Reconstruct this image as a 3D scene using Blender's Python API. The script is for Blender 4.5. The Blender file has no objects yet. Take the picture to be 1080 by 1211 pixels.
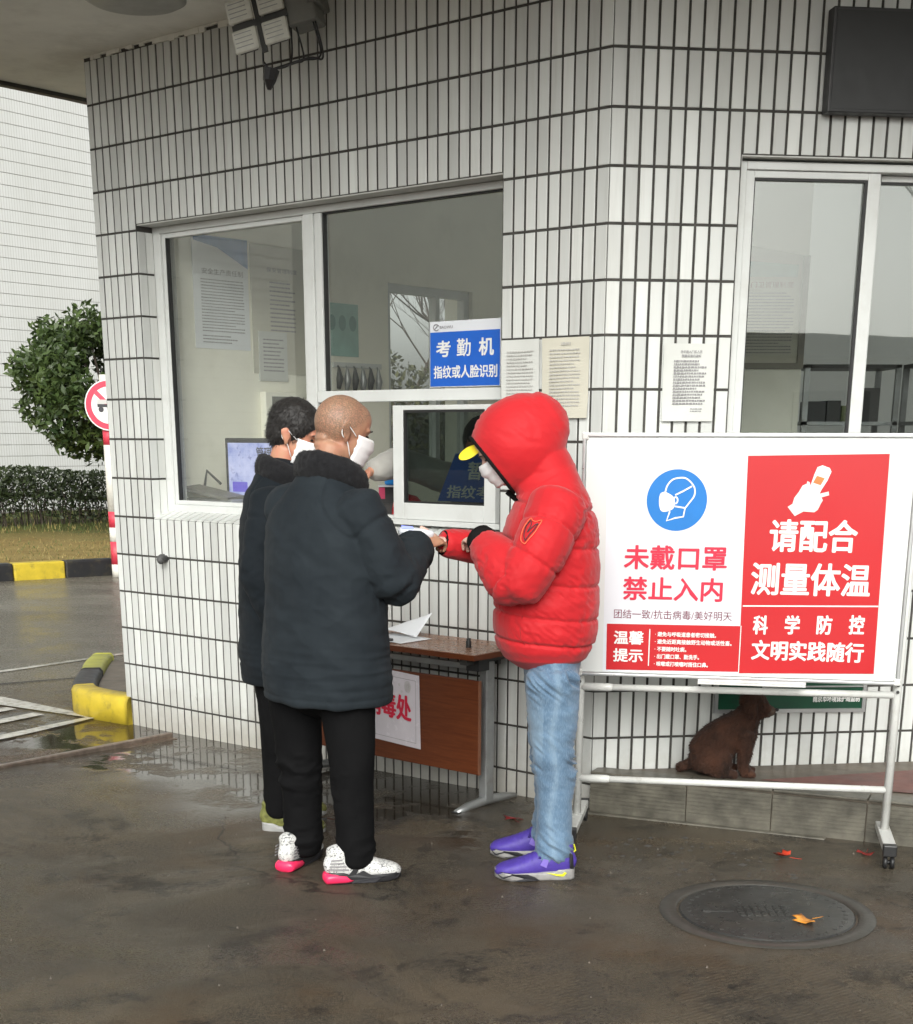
import bpy, bmesh, math, random
import numpy as np
from mathutils import Vector, Matrix
random.seed(7); rng = np.random.default_rng(7)
SC = bpy.context.scene; COL = SC.collection
R = math.radians
# ------------------------------------------------------------------ camera
cam = bpy.data.cameras.new('camera'); cam_o = bpy.data.objects.new('camera', cam); COL.objects.link(cam_o)
cam_o.location = (0, 0, 1.5691); cam_o.rotation_euler = (R(90 - 17.18), R(-0.11), 0)
cam.sensor_fit = 'HORIZONTAL'; cam.sensor_width = 36.0
cam.lens = 36.0 * 1680.06 / 1080.0
cam.shift_y = (1032.44 - 605.5) / 1080.0
cam.clip_end = 600; cam.clip_start = .05
SC.camera = cam_o
# ------------------------------------------------------------------ world (overcast)
w = bpy.data.worlds.new('World'); SC.world = w; w.use_nodes = True
nt = w.node_tree; nt.nodes.clear()
wo = nt.nodes.new('ShaderNodeOutputWorld'); bg = nt.nodes.new('ShaderNodeBackground')
sky = nt.nodes.new('ShaderNodeTexSky'); sky.sky_type = 'NISHITA'; sky.sun_disc = False
sky.sun_elevation = R(30); sky.sun_rotation = R(183); sky.dust_density = 4.0; sky.air_density = 1.0; sky.ozone_density = 1.0
hs = nt.nodes.new('ShaderNodeHueSaturation'); hs.inputs['Saturation'].default_value = 0.12
tint = nt.nodes.new('ShaderNodeMix'); tint.data_type = 'RGBA'; tint.blend_type = 'MULTIPLY'; tint.inputs['Factor'].default_value = 1
tint.inputs['B'].default_value = (0.985, 1.0, 0.97, 1)
bg.inputs['Strength'].default_value = 0.15
nt.links.new(sky.outputs[0], hs.inputs['Color']); nt.links.new(hs.outputs[0], tint.inputs['A'])
nt.links.new(tint.outputs['Result'], bg.inputs[0]); nt.links.new(bg.outputs[0], wo.inputs[0])
sun = bpy.data.lights.new('sun', 'SUN'); sun.energy = 1.5; sun.angle = R(38); sun.color = (1, .985, .95)
sun_o = bpy.data.objects.new('sun', sun); COL.objects.link(sun_o)
sun_o.rotation_euler = Vector((0.04, 0.86, -0.50)).to_track_quat('-Z', 'Y').to_euler()
sun_o.location = (-3, -6, 9)
vs = SC.view_settings; vs.view_transform = 'Standard'; vs.look = 'None'; vs.gamma = 1; vs.exposure = 0.40; vs.use_curve_mapping = False
# ------------------------------------------------------------------ materials
def lin(c):
    return tuple(((x / 255) / 12.92 if x / 255 <= .04045 else ((x / 255 + .055) / 1.055) ** 2.4) for x in c)
class NT:
    def __init__(s, name):
        s.m = bpy.data.materials.new(name); s.m.use_nodes = True; s.t = s.m.node_tree; s.t.nodes.clear()
        s.out = s.n('OutputMaterial'); s.b = s.n('BsdfPrincipled'); s.l(s.b.outputs[0], s.out.inputs[0])
    def n(s, k, **kw):
        o = s.t.nodes.new('ShaderNode' + k)
        for a, v in kw.items(): setattr(o, a, v)
        return o
    def l(s, a, b): s.t.links.new(a, b)
    def coord(s, kind='Object'): return s.n('TexCoord').outputs[kind]
    def pos(s): return s.n('NewGeometry').outputs['Position']
    def mapping(s, v, scale=(1, 1, 1), rot=(0, 0, 0), loc=(0, 0, 0)):
        m = s.n('Mapping'); m.inputs['Scale'].default_value = scale; m.inputs['Rotation'].default_value = rot; m.inputs['Location'].default_value = loc
        s.l(v, m.inputs['Vector']); return m.outputs[0]
    def noise(s, v, scale, detail=4, rough=.55, dist=0):
        o = s.n('TexNoise'); o.inputs['Scale'].default_value = scale; o.inputs['Detail'].default_value = detail
        o.inputs['Roughness'].default_value = rough; o.inputs['Distortion'].default_value = dist
        s.l(v, o.inputs['Vector']); return o.outputs[0]
    def vor(s, v, scale, feature='F1', out=0):
        o = s.n('TexVoronoi', feature=feature); o.inputs['Scale'].default_value = scale; s.l(v, o.inputs['Vector']); return o.outputs[out]
    def ramp(s, f, stops, interp='LINEAR'):
        o = s.n('ValToRGB'); cr = o.color_ramp; cr.interpolation = interp
        while len(cr.elements) < len(stops): cr.elements.new(.5)
        for e, (p, c) in zip(cr.elements, stops):
            e.position = p; e.color = (c, c, c, 1) if isinstance(c, (int, float)) else (*c, 1)
        s.l(f, o.inputs[0]); return o.outputs[0]
    def mix(s, f, a, b, mode='MIX'):
        o = s.n('Mix'); o.data_type = 'RGBA'; o.blend_type = mode
        for v, i in ((f, 'Factor'), (a, 'A'), (b, 'B')):
            inp = [q for q in o.inputs if q.name == i and q.enabled][0]
            if hasattr(v, 'links') or hasattr(v, 'is_linked'): s.l(v, inp)
            elif isinstance(v, (int, float)):
                inp.default_value = v if i == 'Factor' else (v, v, v, 1)
            else: inp.default_value = (*v, 1)
        return [q for q in o.outputs if q.enabled][0]
    def math(s, op, a, b=0.0, c=None):
        o = s.n('Math', operation=op)
        for i, v in enumerate((a, b) if c is None else (a, b, c)):
            if isinstance(v, (int, float)): o.inputs[i].default_value = v
            else: s.l(v, o.inputs[i])
        return o.outputs[0]
    def bump(s, h, strength=.3, dist=.01, prev=None):
        o = s.n('Bump'); o.inputs['Strength'].default_value = strength; o.inputs['Distance'].default_value = dist
        s.l(h, o.inputs['Height'])
        if prev is not None: s.l(prev, o.inputs['Normal'])
        s.l(o.outputs[0], s.b.inputs['Normal']); return o.outputs[0]
    def set(s, **kw):
        names = dict(color='Base Color', rough='Roughness', metal='Metallic', spec='Specular IOR Level', coat='Coat Weight', sheen='Sheen Weight', sss='Subsurface Weight', emis='Emission Color', estr='Emission Strength', trans='Transmission Weight', alpha='Alpha')
        for k, v in kw.items():
            i = s.b.inputs[names[k]]
            if isinstance(v, (int, float)): i.default_value = v
            elif isinstance(v, tuple): i.default_value = (*v, 1) if len(v) == 3 else v
            else: s.l(v, i)
        return s
def simple(name, col, rough=.5, metal=0, spec=.5, vary=.12, nscale=12, bumps=.0, bscale=60, bdist=.002, dirt=None, rv=.1):
    m = NT(name); p = m.pos()
    n = m.noise(p, nscale, 5, .6)
    c2 = tuple(x * (1 - vary) for x in col); c1 = tuple(min(1, x * (1 + vary)) for x in col)
    c = m.mix(m.ramp(n, [(.3, 0), (.7, 1)]), c2, c1)
    if dirt:
        c = m.mix(m.ramp(m.noise(p, dirt[1], 6, .65), [(.52, 0), (.75, dirt[2])]), c, dirt[0])
    m.set(color=c, metal=metal, spec=spec, rough=m.math('ADD', m.math('MULTIPLY', m.noise(p, nscale * 2.3, 3), rv * 2), rough - rv))
    if bumps: m.bump(m.noise(p, bscale, 4), bumps, bdist)
    return m.m
M = {}
def tile_mat(name, base, joint_dirt=True):
    m = NT(name); p = m.pos()
    at = m.n('Attribute', attribute_name='tv'); v = at.outputs['Fac']
    c = m.mix(v, tuple(x * .80 for x in base), tuple(min(1, x * 1.06) for x in base))
    warm = m.mix(m.ramp(m.noise(p, 1.3, 5, .6), [(.45, 0), (.8, .5)]), c, (base[0] * .88, base[1] * .87, base[2] * .83))
    # rain streaks : noise stretched vertically
    st = m.noise(m.mapping(p, (9, 9, .7)), 1.0, 6, .7)
    c3 = m.mix(m.ramp(st, [(.5, 0), (.78, .42)]), warm, (.33, .32, .28))
    # splash dirt close to the ground
    sep = m.n('SeparateXYZ'); m.l(p, sep.inputs[0])
    zz = m.math('ADD', sep.outputs[2], m.math('MULTIPLY', m.noise(p, 9, 6, .7), .35))
    c4 = m.mix(m.ramp(zz, [(.16, .62), (.42, 0)]), c3, (.30, .27, .22))
    m.set(color=c4, rough=m.math('ADD', m.math('MULTIPLY', m.noise(p, 25, 4), .25), .22), spec=.5)
    rib = m.n('TexWave', wave_type='BANDS', bands_direction='X'); rib.inputs['Scale'].default_value = 0
    m.bump(m.noise(m.mapping(p, (120, 120, 6)), 1.0, 3), .12, .0015)
    return m.m
M['tile'] = tile_mat('white_tile', (.65, .665, .645))
M['grout'] = simple('grout', (.055, .052, .047), .85, vary=.35, nscale=20, bumps=.4)
M['render_white'] = simple('painted_render', (.54, .545, .52), .6, vary=.06, bumps=.1, dirt=((.35, .33, .28), 5, .4))
M['soffit'] = simple('canopy_paint', (.79, .785, .73), .8, vary=.08, nscale=3, bumps=.12, bscale=40, dirt=((.35, .33, .27), 2, .4))
M['pvc'] = simple('window_pvc', (.63, .645, .63), .32, vary=.04, nscale=6, dirt=((.45, .44, .40), 9, .3))
M['gasket'] = simple('rubber', (.015, .015, .015), .5)
M['wall_in'] = simple('cream_paint', (.91, .89, .78), .7, vary=.04, nscale=2, dirt=((.6, .58, .46), 3, .3))
M['floor_in'] = simple('inside_floor', (.78, .76, .70), .3); M['ceil_in'] = simple('inside_ceiling', (.85, .85, .82), .8, vary=.02)
M['black'] = simple('black_plastic', (.018, .018, .019), .4, vary=.3)
M['dark_metal'] = simple('dark_metal', (.05, .05, .048), .45, metal=.4); M['lamp_body'] = simple('lamp_body', (.16, .16, .145), .5)
M['grey_metal'] = simple('grey_metal', (.33, .34, .34), .38, metal=.6, dirt=((.2, .17, .14), 14, .4))
M['steel'] = simple('worn_steel', (.30, .24, .20), .35, metal=.8, vary=.3, nscale=25, bumps=.3)
M['white_metal'] = simple('white_paint_metal', (.64, .645, .62), .3, vary=.05, nscale=9, dirt=((.4, .38, .33), 12, .45))
M['alu'] = simple('aluminium', (.55, .56, .56), .32, metal=.75, vary=.1, nscale=8)
M['board_white'] = simple('whiteboard', (.66, .68, .665), .22, vary=.02, nscale=2)
M['print_white'] = simple('poster_white', (.67, .69, .73), .38, vary=.02, nscale=3)
M['print_red'] = simple('poster_red', lin((184, 14, 24)), .4, vary=.04, nscale=2)
M['print_blue'] = simple('poster_blue', lin((0, 112, 190)), .4, vary=.04)
M['text_red'] = simple('ink_red', lin((200, 30, 62)), .45, vary=.03)
M['text_grey'] = simple('ink_grey', (.26, .25, .26), .5)
M['text_soft'] = simple('ink_faded', (.46, .45, .43), .5)
M['text_white'] = simple('ink_white', (.74, .74, .72), .4, vary=.02)
M['text_black'] = simple('ink_black', (.03, .03, .035), .5)
M['text_purple'] = simple('ink_purple_grey', lin((120, 60, 78)), .5)
M['sign_blue'] = simple('sign_blue', lin((24, 92, 190)), .35, vary=.05)
M['paper'] = simple('paper', (.60, .61, .58), .7, vary=.04, nscale=5, bumps=.1, bscale=20)
M['paper_cream'] = simple('paper_cream', (.58, .56, .47), .7, vary=.05, nscale=5)
M['paper_white'] = simple('paper_bright', (.82, .84, .87), .6, vary=.02)
M['green_board'] = simple('green_board', lin((20, 74, 52)), .35, vary=.15, dirt=((.02, .04, .035), 5, .8))
M['aqua'] = simple('aqua_print', lin((150, 190, 180)), .5)
M['wood'] = None
def wood():
    m = NT('table_veneer'); p = m.pos()
    v = m.mapping(p, (3, 3, 40), (0, 0, R(40)))
    n = m.noise(v, 1.2, 6, .6, 1.5)
    c = m.ramp(n, [(.3, lin((82, 40, 20))), (.7, lin((104, 55, 30)))])
    m.set(color=c, rough=.35, spec=.4); m.bump(n, .08, .002); return m.m
M['wood'] = wood()
M['wood_top'] = simple('table_top_veneer', lin((140, 100, 76)), .28, vary=.15, nscale=18)
def glass(name='window_glass', f0=.07, tint=(.97, .98, .97)):
    m = NT(name); t = m.t; t.nodes.remove(m.b)
    mx = m.n('MixShader'); a = m.n('BsdfTransparent'); a.inputs[0].default_value = (*tint, 1)
    g = m.n('BsdfGlossy'); g.inputs['Roughness'].default_value = .012; g.inputs[0].default_value = (.96, .97, .96, 1)
    b = m.n('Bump'); b.inputs['Strength'].default_value = .04; b.inputs['Distance'].default_value = .01; m.l(m.noise(m.pos(), 1.6, 2), b.inputs['Height']); m.l(b.outputs[0], g.inputs['Normal'])
    geo = m.n('NewGeometry'); dt = m.n('VectorMath', operation='DOT_PRODUCT'); m.l(geo.outputs['Incoming'], dt.inputs[0]); m.l(geo.outputs['Normal'], dt.inputs[1])
    k = m.math('POWER', m.math('SUBTRACT', 1, m.math('ABSOLUTE', dt.outputs['Value'])), 5)
    m.l(m.math('ADD', f0, m.math('MULTIPLY', k, 1 - f0)), mx.inputs[0]); m.l(a.outputs[0], mx.inputs[1]); m.l(g.outputs[0], mx.inputs[2]); m.l(mx.outputs[0], m.out.inputs[0])
    return m.m
M['glass'] = glass(); M['glass_dark'] = glass('tinted_glass', .05, (.50, .54, .52))
M['glass_b'] = glass('window_glass_side', .13, (.92, .94, .93))
# ------------------------------------------------------------------ object helpers
def root_loc(o):
    while o.parent: o = o.parent
    return np.array(o.location)
def tag(o, label=None, cat=None, group=None, kind=None):
    if label: o['label'] = label
    if cat: o['category'] = cat
    if group: o['group'] = group
    if kind: o['kind'] = kind
    return o
def thing(name, label, cat, loc, group=None):
    o = bpy.data.objects.new(name, None); COL.objects.link(o); o.location = loc; o.empty_display_size = .1
    return tag(o, label, cat, group)
def mk(name, V, F, mat, parent=None, smooth=False, attr=None, base=None):
    """world-space vertices -> one mesh object, under parent (or with origin at base)"""
    V = np.asarray(V, float).reshape(-1, 3)
    off = root_loc(parent) if parent else (np.array(base) if base is not None else np.zeros(3))
    me = bpy.data.meshes.new(name); me.from_pydata((V - off).tolist(), [], [tuple(int(i) for i in f) for f in F]); me.update()
    if isinstance(mat, (list, tuple)):
        for m_ in mat: me.materials.append(m_)
    else: me.materials.append(mat)
    if smooth: me.polygons.foreach_set('use_smooth', [True] * len(me.polygons))
    o = bpy.data.objects.new(name, me); COL.objects.link(o)
    if parent: o.parent = parent
    elif base is not None: o.location = base
    if attr is not None:
        a = me.attributes.new('tv', 'FLOAT', 'FACE'); a.data.foreach_set('value', np.asarray(attr, dtype=np.float32))
    return o
class G:
    """geometry collector in world space"""
    def __init__(s): s.V = []; s.F = []; s.A = []
    def add(s, V, F, a=0.5):
        k = len(s.V); s.V += [tuple(v) for v in V]; s.F += [tuple(i + k for i in f) for f in F]; s.A += [a] * len(F); return s
    def frame_box(s, o, ex, ey, ez, b=0, a=.5):
        """box from corner o spanned by ex, ey, ez; b = bevel of the 'front' (ey) face"""
        o, ex, ey, ez = (np.array(q, float) for q in (o, ex, ey, ez))
        V = [o, o + ex, o + ex + ey, o + ey, o + ez, o + ex + ez, o + ex + ey + ez, o + ey + ez]
        F = [(0, 3, 2, 1), (4, 5, 6, 7), (0, 1, 5, 4), (1, 2, 6, 5), (2, 3, 7, 6), (3, 0, 4, 7)]
        if np.dot(np.cross(ex, ey), ez) < 0: F = [f[::-1] for f in F]
        return s.add(V, F, a)
    def box(s, x0, x1, y0, y1, z0, z1, a=.5): return s.frame_box((x0, y0, z0), (x1 - x0, 0, 0), (0, y1 - y0, 0), (0, 0, z1 - z0), a=a)
    def tube(s, pts, r, n=10, cap=True, a=.5):
        P = [np.array(p, float) for p in pts]; rr = r if isinstance(r, (list, tuple, np.ndarray)) else [r] * len(P)
        V = []; up = None
        for i, p in enumerate(P):
            t = P[min(i + 1, len(P) - 1)] - P[max(i - 1, 0)]; t = t / (np.linalg.norm(t) + 1e-12)
            if up is None:
                up = np.array([0, 0, 1.]) if abs(t[2]) < .9 else np.array([1., 0, 0])
            x = np.cross(up, t); x /= np.linalg.norm(x) + 1e-12; y = np.cross(t, x); up = y
            for k in range(n):
                q = 2 * math.pi * k / n; V.append(p + rr[i] * (math.cos(q) * x + math.sin(q) * y))
        F = []
        for i in range(len(P) - 1):
            for k in range(n):
                F.append((i * n + k, i * n + (k + 1) % n, (i + 1) * n + (k + 1) % n, (i + 1) * n + k))
        if cap: F.append(tuple(range(n))[::-1]); F.append(tuple((len(P) - 1) * n + k for k in range(n)))
        return s.add(V, F, a)
    def make(s, name, mat, parent=None, smooth=False, attr=False, base=None):
        return mk(name, s.V, s.F, mat, parent, smooth, s.A if attr else None, base)
def bevel(o, w=.004, seg=2, angle=30):
    m = o.modifiers.new('bevel', 'BEVEL'); m.width = w; m.segments = seg; m.limit_method = 'ANGLE'; m.angle_limit = R(angle); return o
def cr(P, n=6):
    P = np.asarray(P, float); Q = np.vstack([2 * P[0] - P[1], P, 2 * P[-1] - P[-2]]); out = []
    for i in range(1, len(Q) - 2):
        for k in range(n):
            t = k / n
            out.append(.5 * ((2 * Q[i]) + (-Q[i - 1] + Q[i + 1]) * t + (2 * Q[i - 1] - 5 * Q[i] + 4 * Q[i + 1] - Q[i + 2]) * t ** 2 + (-Q[i - 1] + 3 * Q[i] - 3 * Q[i + 1] + Q[i + 2]) * t ** 3))
    out.append(P[-1]); return np.array(out)
# frames of the two walls of the guardhouse
O3 = np.array([.5917, 6.0621, 0.])
AA, BA = -0.6982, 0.1285
uA = np.array([math.cos(AA), math.sin(AA), 0]); nA = np.array([math.sin(AA), -math.cos(AA), 0])
uB = np.array([math.cos(BA), math.sin(BA), 0]); nB = np.array([math.sin(BA), -math.cos(BA), 0])
Z3 = np.array([0, 0, 1.])
def PA(u, n, z): return O3 + uA * u + nA * n + Z3 * z
def PB(u, n, z): return O3 + uB * u + nB * n + Z3 * z
def abox(g, u0, u1, n0, n1, z0, z1, side='A', a=.5):
    P, u, n = (PA, uA, nA) if side == 'A' else (PB, uB, nB)
    return g.frame_box(P(u0, n0, z0), u * (u1 - u0), n * (n1 - n0), Z3 * (z1 - z0), a=a)
CP, RP = .0584, .205
def rz(r): return (15.5 - r) * RP
# text ------------------------------------------------------------
def text_geo(body, bold=.02, res=2, spacing=1.0):
    c = bpy.data.curves.new('t', 'FONT'); c.body = body; c.offset = bold; c.resolution_u = res; c.space_character = spacing
    o = bpy.data.objects.new('t', c); COL.objects.link(o)
    dg = bpy.context.evaluated_depsgraph_get(); me = bpy.data.meshes.new_from_object(o.evaluated_get(dg))
    V = np.array([v.co[:] for v in me.vertices]); F = [tuple(p.vertices) for p in me.polygons]
    bpy.data.objects.remove(o); bpy.data.meshes.remove(me); bpy.data.curves.remove(c)
    V = V[:, :2]; V -= V.min(0); return V, F
def text_on(name, body, P, x0, x1, z0, z1, n, mat, parent, bold=.02, spacing=1.0):
    """fit a line of lettering into the box x0..x1, z0..z1 of the plane frame P(u, n, z); bold strokes are thickened by shifted copies"""
    V, F = text_geo(body, 0, 2, spacing); s = V.max(0); s[s == 0] = 1; g = G(); k = 0
    sh = [(0, 0)] if bold <= 0 else [(0, 0), (1, 0), (-1, 0), (0, .8), (0, -.8), (.7, .6), (-.7, -.6), (.7, -.6), (-.7, .6)]
    em = (z1 - z0) * bold * 1.0
    for dx, dz in sh:
        g.add([P(x0 + em + (x1 - x0 - 2 * em) * v[0] / s[0] + dx * em, n + k * .00004, z0 + em + (z1 - z0 - 2 * em) * v[1] / s[1] + dz * em) for v in V], F); k += 1
    return g.make(name, mat, parent)
def fake_lines(g, P, x0, x1, z0, z1, rows, n, h=.36, ragged=.25, seed=1, words=True):
    """rows of small print: each row a run of word-sized strips (too small to read in the photograph)"""
    rr = random.Random(seed); dz = (z1 - z0) / rows
    for i in range(rows):
        zt = z1 - i * dz; zb = zt - dz * h; x = x0; xe = x1 - (x1 - x0) * (ragged * rr.random() if rr.random() < .35 else 0)
        while x < xe - .004:
            wd = min(rr.uniform(.004, .014), xe - x)
            g.add([P(x, n, zb), P(x + wd, n, zb), P(x + wd, n, zt), P(x, n, zt)], [(0, 1, 2, 3)]); x += wd + .0024
# ================================================================== GROUND
def gz(x, y):
    """the yard falls a few centimetres away from the gate towards the road"""
    return -.045 * min(1, max(0, (y - 5.6) / 2.2)) * min(1, max(0, (1.2 - x) / 1.2))
def gx(v, lo, hi, n): return np.linspace(lo, hi, n)
xs = np.unique(np.concatenate([np.linspace(-60, -8, 14), np.linspace(-8, 8, 81), np.linspace(8, 60, 14)]))
ys = np.unique(np.concatenate([np.linspace(-45, -4, 10), np.linspace(-4, 16.9, 106), np.linspace(17, 90, 20)]))
V = [(x, y, gz(x, y)) for y in ys for x in xs]; nx = len(xs)
F = [(j * nx + i, j * nx + i + 1, (j + 1) * nx + i + 1, (j + 1) * nx + i) for j in range(len(ys) - 1) for i in range(nx - 1)]
def ground_mat():
    m = NT('wet_concrete'); p = m.pos(); sep = m.n('SeparateXYZ'); m.l(p, sep.inputs[0]); X, Y = sep.outputs[0], sep.outputs[1]
    big = m.noise(p, .8, 6, .6, .5); mid = m.noise(p, 4, 6, .65, .3); fine = m.noise(p, 75, 6, .8); grit = m.noise(p, 300, 3, .85)
    c = m.mix(m.ramp(big, [(.42, 0), (.56, 1)]), (.036, .026, .015), (.100, .074, .044))
    c = m.mix(m.ramp(mid, [(.42, .75), (.54, 0)]), c, (.018, .015, .011))
    c = m.mix(m.math('MULTIPLY', m.ramp(fine, [(.45, 0), (.57, 1)]), .62), c, (.17, .138, .095))
    c = m.mix(m.ramp(grit, [(.535, 0), (.585, .75)]), c, (.24, .205, .15))
    # pale newer concrete cast round the manhole
    dx = m.math('SUBTRACT', X, .95); dy = m.math('SUBTRACT', Y, 4.72)
    wob = m.math('MULTIPLY', m.math('SUBTRACT', m.noise(p, 3.2, 6, .65), .5), .75)
    d = m.math('ADD', m.math('SQRT', m.math('ADD', m.math('MULTIPLY', dx, m.math('MULTIPLY', dx, .62)), m.math('MULTIPLY', m.math('MULTIPLY', dy, dy), 2.1))), wob)
    patch = m.ramp(d, [(.70, 1), (.78, 0)])
    pc = m.mix(m.ramp(mid, [(.3, 0), (.7, 1)]), (.085, .073, .054), (.145, .124, .094))
    c = m.mix(m.math('MULTIPLY', patch, .8), c, pc)
    rust = m.ramp(m.noise(m.mapping(p, (1, 1, 1), (0, 0, 0), (3, 7, 0)), 1.1, 7, .7), [(.50, 0), (.62, .6)]); c = m.mix(rust, c, (.105, .062, .028))
    # second worn area, left foreground
    dx2 = m.math('ADD', X, .85); dy2 = m.math('SUBTRACT', Y, 4.6)
    d2 = m.math('ADD', m.math('SQRT', m.math('ADD', m.math('MULTIPLY', dx2, m.math('MULTIPLY', dx2, .45)), m.math('MULTIPLY', dy2, dy2))), m.math('MULTIPLY', wob, 1.6))
    c = m.mix(m.math('MULTIPLY', m.ramp(d2, [(.55, .55), (.95, 0)]), 1), c, (.075, .065, .049))
    # cracks
    cv = m.n('TexVoronoi', feature='DISTANCE_TO_EDGE'); cv.inputs['Scale'].default_value = .55
    wv = m.n('VectorMath', operation='ADD'); nz = m.n('TexNoise'); nz.inputs['Scale'].default_value = 2.2; nz.inputs['Detail'].default_value = 5; m.l(p, nz.inputs[0])
    m.l(p, wv.inputs[0]); m.l(nz.outputs['Color'], wv.inputs[1]); m.l(wv.outputs[0], cv.inputs['Vector'])
    crack = m.math('MULTIPLY', m.ramp(cv.outputs[0], [(.002, 1), (.009, 0)]), m.ramp(m.noise(p, .7, 3), [(.44, 0), (.54, 1)]))
    st = m.noise(p, 2.3, 9, .78, .35); c = m.mix(m.ramp(st, [(.54, 0), (.60, .65)]), c, (.012, .010, .008)); c = m.mix(m.ramp(m.noise(m.mapping(p, (1, 1, 1), (0, 0, 0), (9, 4, 0)), 3.1, 9, .8, .3), [(.57, 0), (.66, .45)]), c, (.10, .085, .062))
    c = m.mix(m.math('MULTIPLY', crack, .8), c, (.012, .010, .008))
    # reddish paving at the gate track, left
    s = m.math('ADD', m.math('MULTIPLY', m.math('ADD', X, 2.0), -.76), m.math('MULTIPLY', m.math('SUBTRACT', Y, 7.35), .65))
    red = m.math('MULTIPLY', m.ramp(m.math('ADD', s, m.math('MULTIPLY', m.noise(p, 5, 4), .06)), [(-.0, 0), (.05, 1)]), m.ramp(Y, [(0, 1), (1, 1)]))
    near = m.math('LESS_THAN', Y, 8.9)
    left = m.math('LESS_THAN', X, -1.4)
    red = m.math('MULTIPLY', m.math('MULTIPLY', m.math('GREATER_THAN', m.math('SUBTRACT', Y, m.math('MULTIPLY', X, 1.17)), 9.60), near), left)
    red2 = m.math('LESS_THAN', m.math('SUBTRACT', Y, m.math('MULTIPLY', X, 1.40)), 11.25)
    c = m.mix(m.math('MULTIPLY', m.math('MULTIPLY', red, red2), .75), c, (.095, .052, .036))
    # far road, lightened to paint in the sky's low-angle reflection
    far = m.ramp(m.math('DIVIDE', m.math('ADD', Y, m.math('MULTIPLY', X, -.0)), 20), [(.44, 0), (.50, 1)])
    road = m.mix(m.ramp(m.noise(m.mapping(p, (.5, 1.6, 1), (0, 0, R(-20))), 1.2, 5, .6), [(.35, 0), (.7, 1)]), (.15, .135, .105), (.25, .23, .185))
    c = m.mix(m.math('MULTIPLY', far, .9), c, road)
    # wetness
    wet = m.noise(p, 1.1, 5, .6, .8)
    wr = m.ramp(wet, [(.42, .14), (.50, .34), (.58, .55)])
    dwx = m.math('ADD', m.math('MULTIPLY', m.math('SUBTRACT', X, .59), .643), m.math('MULTIPLY', m.math('SUBTRACT', Y, 6.06), .766))
    near_wall = m.ramp(m.math('ADD', m.math('MULTIPLY', dwx, .5), m.math('ADD', .75, m.math('MULTIPLY', m.math('SUBTRACT', m.noise(p, 1.6, 4), .5), .55))), [(.04, 0), (.36, 1)])
    near_wall = m.math('MULTIPLY', near_wall, m.ramp(m.math('DIVIDE', m.math('ADD', Y, m.math('MULTIPLY', m.noise(p, .9, 4), 1.5)), 20), [(.44, 1), (.50, .12)]))
    pud = m.math('MULTIPLY', m.math('MULTIPLY', near_wall, m.ramp(X, [(0, 1), (.25, .55)])), m.ramp(m.noise(p, 3.4, 7, .7), [(.40, .25), (.50, 1)]))
    dry = m.math('SUBTRACT', 1, pud)
    wall_wet = m.ramp(m.math('DIVIDE', m.math('ADD', Y, m.math('MULTIPLY', X, .35)), 10), [(.50, 0), (.58, 1)])
    rough = m.mix(m.math('MULTIPLY', wall_wet, .60), wr, m.mix(m.ramp(m.noise(p, 2.7, 5, .6), [(.42, 0), (.62, 1)]), .04, .17))
    rough = m.mix(m.math('MULTIPLY', patch, .5), rough, .42)
    rough = m.mix(m.ramp(fine, [(.48, 0), (.56, .5)]), rough, .6)
    rough = m.mix(m.math('MULTIPLY', pud, .92), rough, .045)
    c = m.mix(m.math('MULTIPLY', pud, .80), c, (.022, .018, .014))  # wet tone, deepened to paint in the dark reflection of canopy and people
    m.set(color=c, rough=rough, spec=m.math('ADD', .30, m.math('MULTIPLY', pud, .45)))
    # brushed grooves in the near slab
    gr = m.n('TexWave', wave_type='BANDS', bands_direction='X'); gr.inputs['Scale'].default_value = 17; gr.inputs['Distortion'].default_value = 1.2; gr.inputs['Detail'].default_value = 3; gr.inputs['Detail Scale'].default_value = 2
    m.l(m.mapping(p, (1, 1, 1), (0, 0, R(58))), gr.inputs[0])
    gm = m.math('MULTIPLY', m.math('MULTIPLY', m.ramp(m.math('DIVIDE', Y, 10), [(.40, 1), (.47, 0)]), m.ramp(m.math('ADD', m.math('MULTIPLY', X, .4), m.noise(p, 1.5, 4)), [(.45, 0), (.75, 1)])), m.math('SUBTRACT', 1, patch))
    b1 = m.bump(m.math('MULTIPLY', gr.outputs[1], gm), .38, .005)
    b2 = m.bump(m.math('MULTIPLY', fine, dry), .85, .008, b1); pits = m.vor(p, 55, 'F1'); pm_ = m.math('MULTIPLY', m.ramp(pits, [(.10, 1), (.22, 0)]), dry); b2 = m.bump(pm_, -.6, .006, b2); b3 = m.bump(m.math('MULTIPLY', mid, m.math('ADD', .12, m.math('MULTIPLY', dry, .88))), .35, .02, b2); b4 = m.bump(m.math('MULTIPLY', grit, dry), .45, .003, b3); m.bump(crack, -.6, .01, b4)
    return m.m
M['ground'] = ground_mat()
g = mk('ground', V, F, M['ground']); tag(g, kind='structure')
g.data.polygons.foreach_set('use_smooth', [True] * len(g.data.polygons))
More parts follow.
